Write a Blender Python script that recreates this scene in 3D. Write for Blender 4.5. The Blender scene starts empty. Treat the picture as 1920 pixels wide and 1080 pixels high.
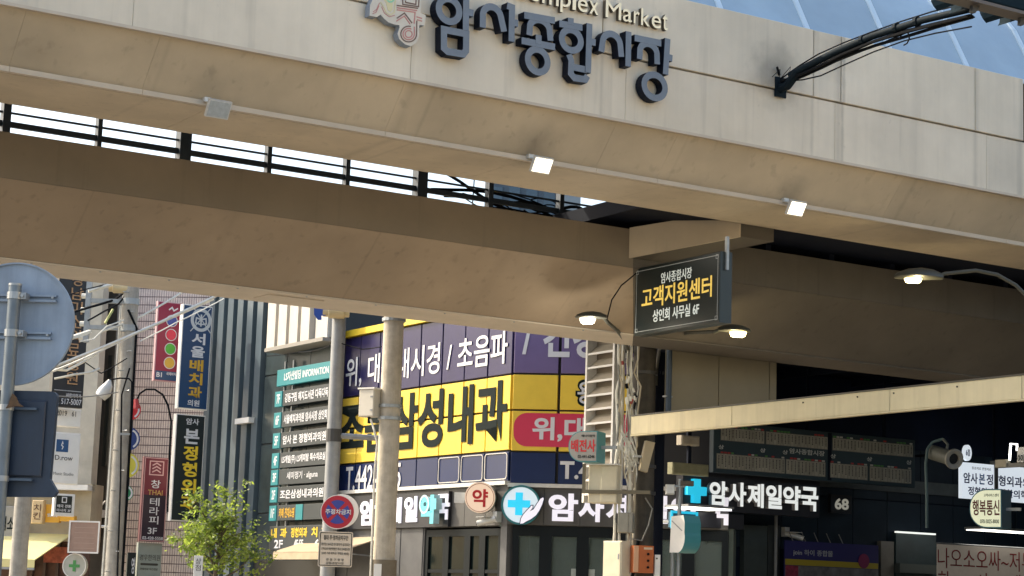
import bpy, bmesh, math, random
from mathutils import Vector, Matrix

random.seed(7)
SC = bpy.context.scene
COL = SC.collection
rad = math.radians

# ------------------------------------------------------------------ camera
FOC = 3733.0                       # focal length in pixels of the 1920 px wide frame
PITCH, ROLL = rad(8.985), rad(1.888)
EYE = Vector((0, 0, 1.6))
_fw = Vector((0, math.cos(PITCH), math.sin(PITCH)))
_u0 = Vector((0, -math.sin(PITCH), math.cos(PITCH)))
_r0 = Vector((1, 0, 0))
_rt = _r0 * math.cos(ROLL) + _u0 * math.sin(ROLL)
_up = -_r0 * math.sin(ROLL) + _u0 * math.cos(ROLL)
cam_data = bpy.data.cameras.new('Camera')
cam = bpy.data.objects.new('Camera', cam_data)
COL.objects.link(cam)
cam_data.sensor_fit = 'HORIZONTAL'
cam_data.sensor_width = 36.0
cam_data.lens = FOC / 1920.0 * 36.0
cam_data.clip_start = 0.1
cam_data.clip_end = 3000.0
cam.matrix_world = Matrix(((_rt.x, _up.x, -_fw.x, EYE.x), (_rt.y, _up.y, -_fw.y, EYE.y), (_rt.z, _up.z, -_fw.z, EYE.z), (0, 0, 0, 1)))
SC.camera = cam

# ------------------------------------------------------------------ sky, sun, exposure
SUN_DIR = Vector((-0.94, 0.34, 0.0)).normalized()     # horizontal direction towards the sun
SUN_EL = rad(40)
SUN_STRENGTH = 2.1
SKY_STRENGTH = 0.15
EXPOSURE = 1.35
world = bpy.data.worlds.new('World')
SC.world = world
world.use_nodes = True
_nt = world.node_tree
_nt.nodes.clear()
_sky = _nt.nodes.new('ShaderNodeTexSky')
_sky.sky_type = 'NISHITA'
_sky.sun_disc = False
_sky.sun_elevation = SUN_EL
_sky.sun_rotation = math.atan2(SUN_DIR.x, SUN_DIR.y)
_sky.air_density = 1.0
_sky.dust_density = 3.5
_sky.ozone_density = 1.0
_bg = _nt.nodes.new('ShaderNodeBackground')
_bg.inputs['Strength'].default_value = SKY_STRENGTH
_wo = _nt.nodes.new('ShaderNodeOutputWorld')
_nt.links.new(_sky.outputs[0], _bg.inputs[0])
_nt.links.new(_bg.outputs[0], _wo.inputs[0])
_sd = bpy.data.lights.new('Sun', 'SUN')
_sd.energy = SUN_STRENGTH
_sd.angle = rad(0.53)
_sd.color = (1.0, 0.92, 0.78)
sun = bpy.data.objects.new('Sun', _sd)
COL.objects.link(sun)
_s = Vector((SUN_DIR.x * math.cos(SUN_EL), SUN_DIR.y * math.cos(SUN_EL), math.sin(SUN_EL)))
sun.rotation_euler = _s.to_track_quat('Z', 'Y').to_euler()
sun.location = (0, 0, 60)
SC.view_settings.view_transform = 'Standard'
SC.view_settings.look = 'None'
SC.view_settings.exposure = EXPOSURE
SC.view_settings.gamma = 1.0
SC.view_settings.use_white_balance = True        # the camera's warm daylight balance
SC.view_settings.white_balance_temperature = 7000
SC.view_settings.white_balance_tint = 8
SC.view_settings.use_curve_mapping = False
SC.cycles.use_denoising = True
SC.cycles.max_bounces = 6
SC.cycles.diffuse_bounces = 4
SC.cycles.sample_clamp_indirect = 8.0

# ------------------------------------------------------------------ helpers: places
def ray(px, py):
    return _fw + _rt * ((px - 960) / FOC) + _up * ((540 - py) / FOC)

def at(px, py, Y):
    d = ray(px, py)
    return EYE + d * (Y / d.y)

class Fr:
    """a vertical working plane: x runs to the right along it, y away from the viewer, z up"""
    def __init__(s, ox, oy, deg):
        s.ox, s.oy, s.th = ox, oy, rad(deg)
        s.c, s.s = math.cos(s.th), math.sin(s.th)
    def h(s, px, py, yo=0.0):
        d = ray(px, py)
        nx, ny = -s.s, s.c
        k = (s.ox * nx + s.oy * ny + yo) / (d.x * nx + d.y * ny)
        P = EYE + d * k
        return ((P.x - s.ox) * s.c + (P.y - s.oy) * s.s, P.z)
    def w(s, x, y, z):
        return Vector((s.ox + x * s.c - y * s.s, s.oy + x * s.s + y * s.c, z))
    def rect(s, x0, x1, yt, yb, yo=0.0):
        xm, ym = (x0 + x1) / 2, (yt + yb) / 2
        return s.h(x0, ym, yo)[0], s.h(x1, ym, yo)[0], s.h(xm, yb, yo)[1], s.h(xm, yt, yo)[1]
    def sub(s, x, y, deg):
        p = s.w(x, y, 0)
        return Fr(p.x, p.y, deg)

def depth(Y, deg=0.0, px=960):
    p = at(px, 900, Y)
    return Fr(p.x, p.y, deg)

# ------------------------------------------------------------------ helpers: materials
MATS = {}
def M(name, rgb, rough=0.6, metal=0.0, var=0.0, scale=3.0, streak=0.0, bump=0.0, emit=0.0, spec=0.5, tint=0.0, emit_rgb=None, coat=0.0, drip=0.0, glow=None, spots=(), lines=()):
    if name in MATS:
        return MATS[name]
    m = bpy.data.materials.new(name)
    m.use_nodes = True
    nt = m.node_tree
    b = nt.nodes['Principled BSDF']
    b.inputs['Base Color'].default_value = (*rgb, 1)
    b.inputs['Roughness'].default_value = rough
    b.inputs['Metallic'].default_value = metal
    b.inputs['Specular IOR Level'].default_value = spec
    if coat:
        b.inputs['Coat Weight'].default_value = coat
    L = nt.links.new
    geo = nt.nodes.new('ShaderNodeNewGeometry')
    last = None
    def mul(sock, fac_sock, lo, hi, fmin=0.3, fmax=0.7):
        mr = nt.nodes.new('ShaderNodeMapRange')
        mr.inputs['From Min'].default_value = fmin
        mr.inputs['From Max'].default_value = fmax
        mr.inputs['To Min'].default_value = lo
        mr.inputs['To Max'].default_value = hi
        L(fac_sock, mr.inputs['Value'])
        mx = nt.nodes.new('ShaderNodeMix')
        mx.data_type = 'RGBA'
        mx.blend_type = 'MULTIPLY'
        mx.inputs['Factor'].default_value = 1.0
        if sock is None:
            mx.inputs['A'].default_value = (*rgb, 1)
        else:
            L(sock, mx.inputs['A'])
        L(mr.outputs[0], mx.inputs['B'])
        return mx.outputs['Result']
    if var > 0:
        n = nt.nodes.new('ShaderNodeTexNoise')
        n.inputs['Scale'].default_value = scale
        n.inputs['Detail'].default_value = 5.0
        n.inputs['Roughness'].default_value = 0.62
        L(geo.outputs['Position'], n.inputs['Vector'])
        last = mul(last, n.outputs[0], 1 - var, 1 + var * 0.6)
    if streak > 0:
        mp = nt.nodes.new('ShaderNodeMapping')
        mp.inputs['Scale'].default_value = (3.2, 3.2, 0.12)
        L(geo.outputs['Position'], mp.inputs['Vector'])
        n2 = nt.nodes.new('ShaderNodeTexNoise')
        n2.inputs['Scale'].default_value = 1.6
        n2.inputs['Detail'].default_value = 6.0
        n2.inputs['Roughness'].default_value = 0.7
        L(mp.outputs[0], n2.inputs['Vector'])
        last = mul(last, n2.outputs[0], 1 - streak, 1.03, 0.30, 0.56)
    if drip > 0:
        # sparse rain stains: thin vertical runs, and small specks of dirt
        mp = nt.nodes.new('ShaderNodeMapping')
        mp.inputs['Scale'].default_value = (2.3, 2.3, 0.10)
        L(geo.outputs['Position'], mp.inputs['Vector'])
        n4 = nt.nodes.new('ShaderNodeTexNoise')
        n4.inputs['Scale'].default_value = 2.6
        n4.inputs['Detail'].default_value = 3.0
        L(mp.outputs[0], n4.inputs['Vector'])
        last = mul(last, n4.outputs[0], 1 - drip, 1.0, 0.28, 0.40)
        n5 = nt.nodes.new('ShaderNodeTexNoise')
        n5.inputs['Scale'].default_value = 5.5
        n5.inputs['Detail'].default_value = 2.0
        L(geo.outputs['Position'], n5.inputs['Vector'])
        last = mul(last, n5.outputs[0], 1 - drip, 1.0, 0.22, 0.29)
        n6 = nt.nodes.new('ShaderNodeTexNoise')
        n6.inputs['Scale'].default_value = 0.35
        n6.inputs['Detail'].default_value = 4.0
        L(geo.outputs['Position'], n6.inputs['Vector'])
        last = mul(last, n6.outputs[0], 0.88, 1.06, 0.35, 0.65)
    if spots or lines:
        # soot round fixings and rain runs below open joints, placed on the part itself
        tc = nt.nodes.new('ShaderNodeTexCoord')
        sx = nt.nodes.new('ShaderNodeSeparateXYZ')
        nz_ = nt.nodes.new('ShaderNodeTexNoise')
        nz_.inputs['Scale'].default_value = 4.0
        nz_.inputs['Detail'].default_value = 4.0
        L(tc.outputs['Object'], nz_.inputs['Vector'])
        wob = nt.nodes.new('ShaderNodeMath'); wob.operation = 'MULTIPLY_ADD'
        wob.inputs[1].default_value = 0.5; wob.inputs[2].default_value = -0.25
        L(nz_.outputs[0], wob.inputs[0])
        L(tc.outputs['Object'], sx.inputs[0])
        for (p, r_, k_) in spots:
            ds = nt.nodes.new('ShaderNodeVectorMath'); ds.operation = 'DISTANCE'
            ds.inputs[1].default_value = p
            L(tc.outputs['Object'], ds.inputs[0])
            ad = nt.nodes.new('ShaderNodeMath'); ad.operation = 'ADD'
            L(ds.outputs['Value'], ad.inputs[0]); L(wob.outputs[0], ad.inputs[1])
            last = mul(last, ad.outputs[0], 1 - k_, 1.0, 0.0, r_)
        for (xl, w_, k_) in lines:
            sb_ = nt.nodes.new('ShaderNodeMath'); sb_.operation = 'SUBTRACT'
            sb_.inputs[1].default_value = xl
            L(sx.outputs['X'], sb_.inputs[0])
            ab = nt.nodes.new('ShaderNodeMath'); ab.operation = 'ABSOLUTE'
            L(sb_.outputs[0], ab.inputs[0])
            ad = nt.nodes.new('ShaderNodeMath'); ad.operation = 'MULTIPLY_ADD'
            ad.inputs[1].default_value = 0.12; 
            L(wob.outputs[0], ad.inputs[0]); L(ab.outputs[0], ad.inputs[2])
            last = mul(last, ad.outputs[0], 1 - k_, 1.0, 0.0, w_)
    if tint > 0:
        oi = nt.nodes.new('ShaderNodeObjectInfo')
        last = mul(last, oi.outputs['Random'], 1 - tint, 1 + tint, 0, 1)
    if last is not None:
        L(last, b.inputs['Base Color'])
    if bump > 0:
        n3 = nt.nodes.new('ShaderNodeTexNoise')
        n3.inputs['Scale'].default_value = 25.0
        n3.inputs['Detail'].default_value = 4.0
        L(geo.outputs['Position'], n3.inputs['Vector'])
        bp = nt.nodes.new('ShaderNodeBump')
        bp.inputs['Strength'].default_value = bump
        bp.inputs['Distance'].default_value = 0.02
        L(n3.outputs[0], bp.inputs['Height'])
        L(bp.outputs[0], b.inputs['Normal'])
    if emit > 0:
        b.inputs['Emission Color'].default_value = (*(emit_rgb or rgb), 1)
        b.inputs['Emission Strength'].default_value = emit
    if glow is not None:
        tr = nt.nodes.new('ShaderNodeBsdfTranslucent')
        tr.inputs['Color'].default_value = (*glow, 1)
        ms = nt.nodes.new('ShaderNodeMixShader')
        ms.inputs[0].default_value = 0.5
        L(b.outputs[0], ms.inputs[1]); L(tr.outputs[0], ms.inputs[2])
        L(ms.outputs[0], nt.nodes['Material Output'].inputs['Surface'])
    MATS[name] = m
    return m

# ------------------------------------------------------------------ helpers: meshes
class MB:
    def __init__(s):
        s.v, s.f, s.mi = [], [], []
    def add(s, vs, fs, mi=0):
        b = len(s.v)
        s.v += [tuple(v) for v in vs]
        for f in fs:
            s.f.append(tuple(i + b for i in f))
            s.mi.append(mi)
        return s
    def box(s, x0, x1, y0, y1, z0, z1, mi=0):
        vs = [(x0, y0, z0), (x1, y0, z0), (x1, y1, z0), (x0, y1, z0), (x0, y0, z1), (x1, y0, z1), (x1, y1, z1), (x0, y1, z1)]
        return s.add(vs, [(0, 3, 2, 1), (4, 5, 6, 7), (0, 1, 5, 4), (1, 2, 6, 5), (2, 3, 7, 6), (3, 0, 4, 7)], mi)
    def bbox(s, x0, x1, y0, y1, z0, z1, r=0.01, mi=0):
        """box whose front outline has chamfered edges"""
        vs, fs = [], []
        rings = [(y1, 0.0), (y0 + r, 0.0), (y0, r)]
        for y, i in rings:
            c = r if i == 0 else 0.0
            X0, X1, Z0, Z1 = x0 + i, x1 - i, z0 + i, z1 - i
            vs += [(X0, y, Z0), (X1, y, Z0), (X1, y, Z1), (X0, y, Z1)]
        for k in range(2):
            a, b = k * 4, k * 4 + 4
            for i in range(4):
                j = (i + 1) % 4
                fs.append((a + i, b + i, b + j, a + j))
        fs.append((8, 9, 10, 11))
        fs.append((3, 2, 1, 0))
        return s.add(vs, fs, mi)
    def prism(s, poly, y0, y1, mi=0, mside=None):
        """poly in (x,z), counter-clockwise seen from the viewer, extruded from y0 (front) to y1"""
        n = len(poly)
        a = sum(poly[i][0] * poly[(i + 1) % n][1] - poly[(i + 1) % n][0] * poly[i][1] for i in range(n))
        if a < 0:
            poly = poly[::-1]
        vs = [(x, y0, z) for x, z in poly] + [(x, y1, z) for x, z in poly]
        b = len(s.v)
        s.add(vs, [tuple(range(n))], mi)
        ms = mi if mside is None else mside
        for i in range(n):
            j = (i + 1) % n
            s.f.append((b + i, b + n + i, b + n + j, b + j)); s.mi.append(ms)
        s.f.append(tuple(b + n + i for i in range(n))[::-1]); s.mi.append(ms)
        return s
    def section(s, prof, x0, x1, mi=0, closed=True):
        """closed profile in (y,z) swept along x"""
        n = len(prof)
        vs = [(x0, y, z) for y, z in prof] + [(x1, y, z) for y, z in prof]
        fs = []
        for i in range(n if closed else n - 1):
            j = (i + 1) % n
            fs.append((i, j, n + j, n + i))
        if closed:
            fs += [tuple(range(n))[::-1], tuple(range(n, 2 * n))]
        return s.add(vs, fs, mi)
    def tube(s, pts, r, n=8, mi=0, r1=None, cap=True):
        pts = [Vector(p) for p in pts]
        m = len(pts)
        vs, fs = [], []
        prev = None
        for i, p in enumerate(pts):
            d = (pts[min(i + 1, m - 1)] - pts[max(i - 1, 0)]).normalized()
            if prev is None:
                a = d.orthogonal().normalized()
            else:
                a = (prev - d * prev.dot(d)).normalized()
            prev = a
            b = d.cross(a)
            rr = r if r1 is None else r + (r1 - r) * i / max(1, m - 1)
            if isinstance(r, (list, tuple)):
                rr = r[i]
            for k in range(n):
                t = 2 * math.pi * k / n
                vs.append(p + a * (rr * math.cos(t)) + b * (rr * math.sin(t)))
        for i in range(m - 1):
            for k in range(n):
                j = (k + 1) % n
                fs.append((i * n + k, i * n + j, (i + 1) * n + j, (i + 1) * n + k))
        if cap:
            fs += [tuple(range(n))[::-1], tuple((m - 1) * n + k for k in range(n))]
        return s.add(vs, fs, mi)
    def disc(s, cx, cz, r, y0, y1, n=32, mi=0, mside=None, rz=None):
        rz = rz or r
        return s.prism([(cx + r * math.cos(2 * math.pi * k / n), cz + rz * math.sin(2 * math.pi * k / n)) for k in range(n)], y0, y1, mi, mside)
    def stroke(s, pts, w, y0, y1, closed=False, mi=0, mside=None):
        """a flat ribbon along pts in (x,z), mitred, extruded from y0 (front) to y1"""
        P = [Vector((p[0], p[1])) for p in pts]
        n = len(P)
        Ls, Rs = [], []
        for i in range(n):
            if closed:
                d0, d1 = (P[i] - P[i - 1]), (P[(i + 1) % n] - P[i])
            else:
                d0 = P[i] - P[i - 1] if i > 0 else P[1] - P[0]
                d1 = P[i + 1] - P[i] if i < n - 1 else P[-1] - P[-2]
            d0, d1 = d0.normalized(), d1.normalized()
            n0, n1 = Vector((-d0.y, d0.x)), Vector((-d1.y, d1.x))
            mt = (n0 + n1)
            mt = mt.normalized() if mt.length > 1e-6 else n0
            k = (w / 2) / max(0.45, mt.dot(n0))
            Ls.append(P[i] + mt * k); Rs.append(P[i] - mt * k)
        b = len(s.v)
        for y in (y0, y1):
            s.v += [(p.x, y, p.y) for p in Ls] + [(p.x, y, p.y) for p in Rs]
        ms = mi if mside is None else mside
        m = n if closed else n - 1
        for i in range(m):
            j = (i + 1) % n
            s.f.append((b + n + i, b + n + j, b + j, b + i)); s.mi.append(mi)
            s.f.append((b + i, b + j, b + 2 * n + j, b + 2 * n + i)); s.mi.append(ms)
            s.f.append((b + n + j, b + n + i, b + 3 * n + i, b + 3 * n + j)); s.mi.append(ms)
            s.f.append((b + 2 * n + i, b + 2 * n + j, b + 3 * n + j, b + 3 * n + i)); s.mi.append(ms)
        if not closed:
            s.f.append((b, b + 2 * n, b + 3 * n, b + n)); s.mi.append(ms)
            s.f.append((b + n - 1, b + 2 * n - 1, b + 4 * n - 1, b + 3 * n - 1)); s.mi.append(ms)
        return s
    def make(s, name, mats, off=(0, 0, 0), smooth=False):
        me = bpy.data.meshes.new(name)
        ox, oy, oz = off
        me.from_pydata([(x - ox, y - oy, z - oz) for x, y, z in s.v], [], s.f)
        if not isinstance(mats, (list, tuple)):
            mats = [mats]
        for m in mats:
            me.materials.append(m)
        if len(mats) > 1:
            me.polygons.foreach_set('material_index', s.mi)
        if smooth:
            me.polygons.foreach_set('use_smooth', [True] * len(me.polygons))
        bm = bmesh.new(); bm.from_mesh(me)
        bmesh.ops.recalc_face_normals(bm, faces=bm.faces)
        if smooth:
            for e in bm.edges:
                if len(e.link_faces) == 2 and e.calc_face_angle(0) > 0.7:
                    e.smooth = False
        bm.to_mesh(me); bm.free()
        me.update()
        return me

def link(o, parent=None):
    COL.objects.link(o)
    if parent is not None:
        o.parent = parent
    return o

def setp(o, label=None, cat=None, group=None, kind=None):
    if label: o['label'] = label
    if cat: o['category'] = cat
    if group: o['group'] = group
    if kind: o['kind'] = kind
    return o

class T:
    """a thing: an Empty at its base; parts are given in the plane's coordinates"""
    def __init__(s, name, label, cat, fr, x, y, z, group=None):
        s.fr, s.off = fr, (x, y, z)
        s.o = bpy.data.objects.new(name, None)
        s.o.empty_display_size = 0.2
        s.o.location = fr.w(x, y, z)
        s.o.rotation_euler = (0, 0, fr.th)
        link(s.o)
        setp(s.o, label, cat, group)
    def part(s, name, mb, mats, parent=None, smooth=False, label=None, kind=None):
        o = bpy.data.objects.new(name, mb.make(name, mats, s.off, smooth))
        link(o, parent or s.o)
        setp(o, label, None, None, kind)
        return o
    def box(s, name, mat, x0, x1, y0, y1, z0, z1, parent=None, r=0.0):
        mb = MB()
        (mb.bbox(x0, x1, y0, y1, z0, z1, r) if r else mb.box(x0, x1, y0, y1, z0, z1))
        return s.part(name, mb, mat, parent)
    def text(s, txt, x0, x1, z0, z1, y, mat, bold=0.0, dep=0.006, name='lettering', parent=None, side=None):
        for wd, u0, u1, v0, v1 in words(txt):
            mb = MB()
            text_into(mb, wd, x0 + (x1 - x0) * u0, x0 + (x1 - x0) * u1, z0 + (z1 - z0) * v0, z0 + (z1 - z0) * v1, y, bold, dep)
            o = s.part(name, mb, [mat, side] if side else mat, parent)
        return o
    def ptext(s, txt, px0, px1, pyt, pyb, y, mat, bold=0.0, dep=0.006, name='lettering', parent=None, side=None):
        x0, x1, z0, z1 = s.fr.rect(px0, px1, pyt, pyb, y)
        return s.text(txt, x0, x1, z0, z1, y, mat, bold, dep, name, parent, side)
    def vtext(s, chars, x0, x1, zt, zb, y, mat, bold=0.0, dep=0.006, gap=0.12, name='lettering', parent=None):
        mb = MB()
        n = len(chars)
        hh = (zt - zb) / n
        for i, ch in enumerate(chars):
            if ch != ' ':
                text_into(mb, ch, x0, x1, zt - hh * (i + 1) + hh * gap / 2, zt - hh * i - hh * gap / 2, y, bold, dep)
        return s.part(name, mb, mat, parent)

def solo(name, label, cat, fr, mb, mats, base, group=None, kind=None, smooth=False):
    o = bpy.data.objects.new(name, mb.make(name, mats, base, smooth))
    o.location = fr.w(*base)
    o.rotation_euler = (0, 0, fr.th)
    link(o)
    return setp(o, label, cat, group, kind)

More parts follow.
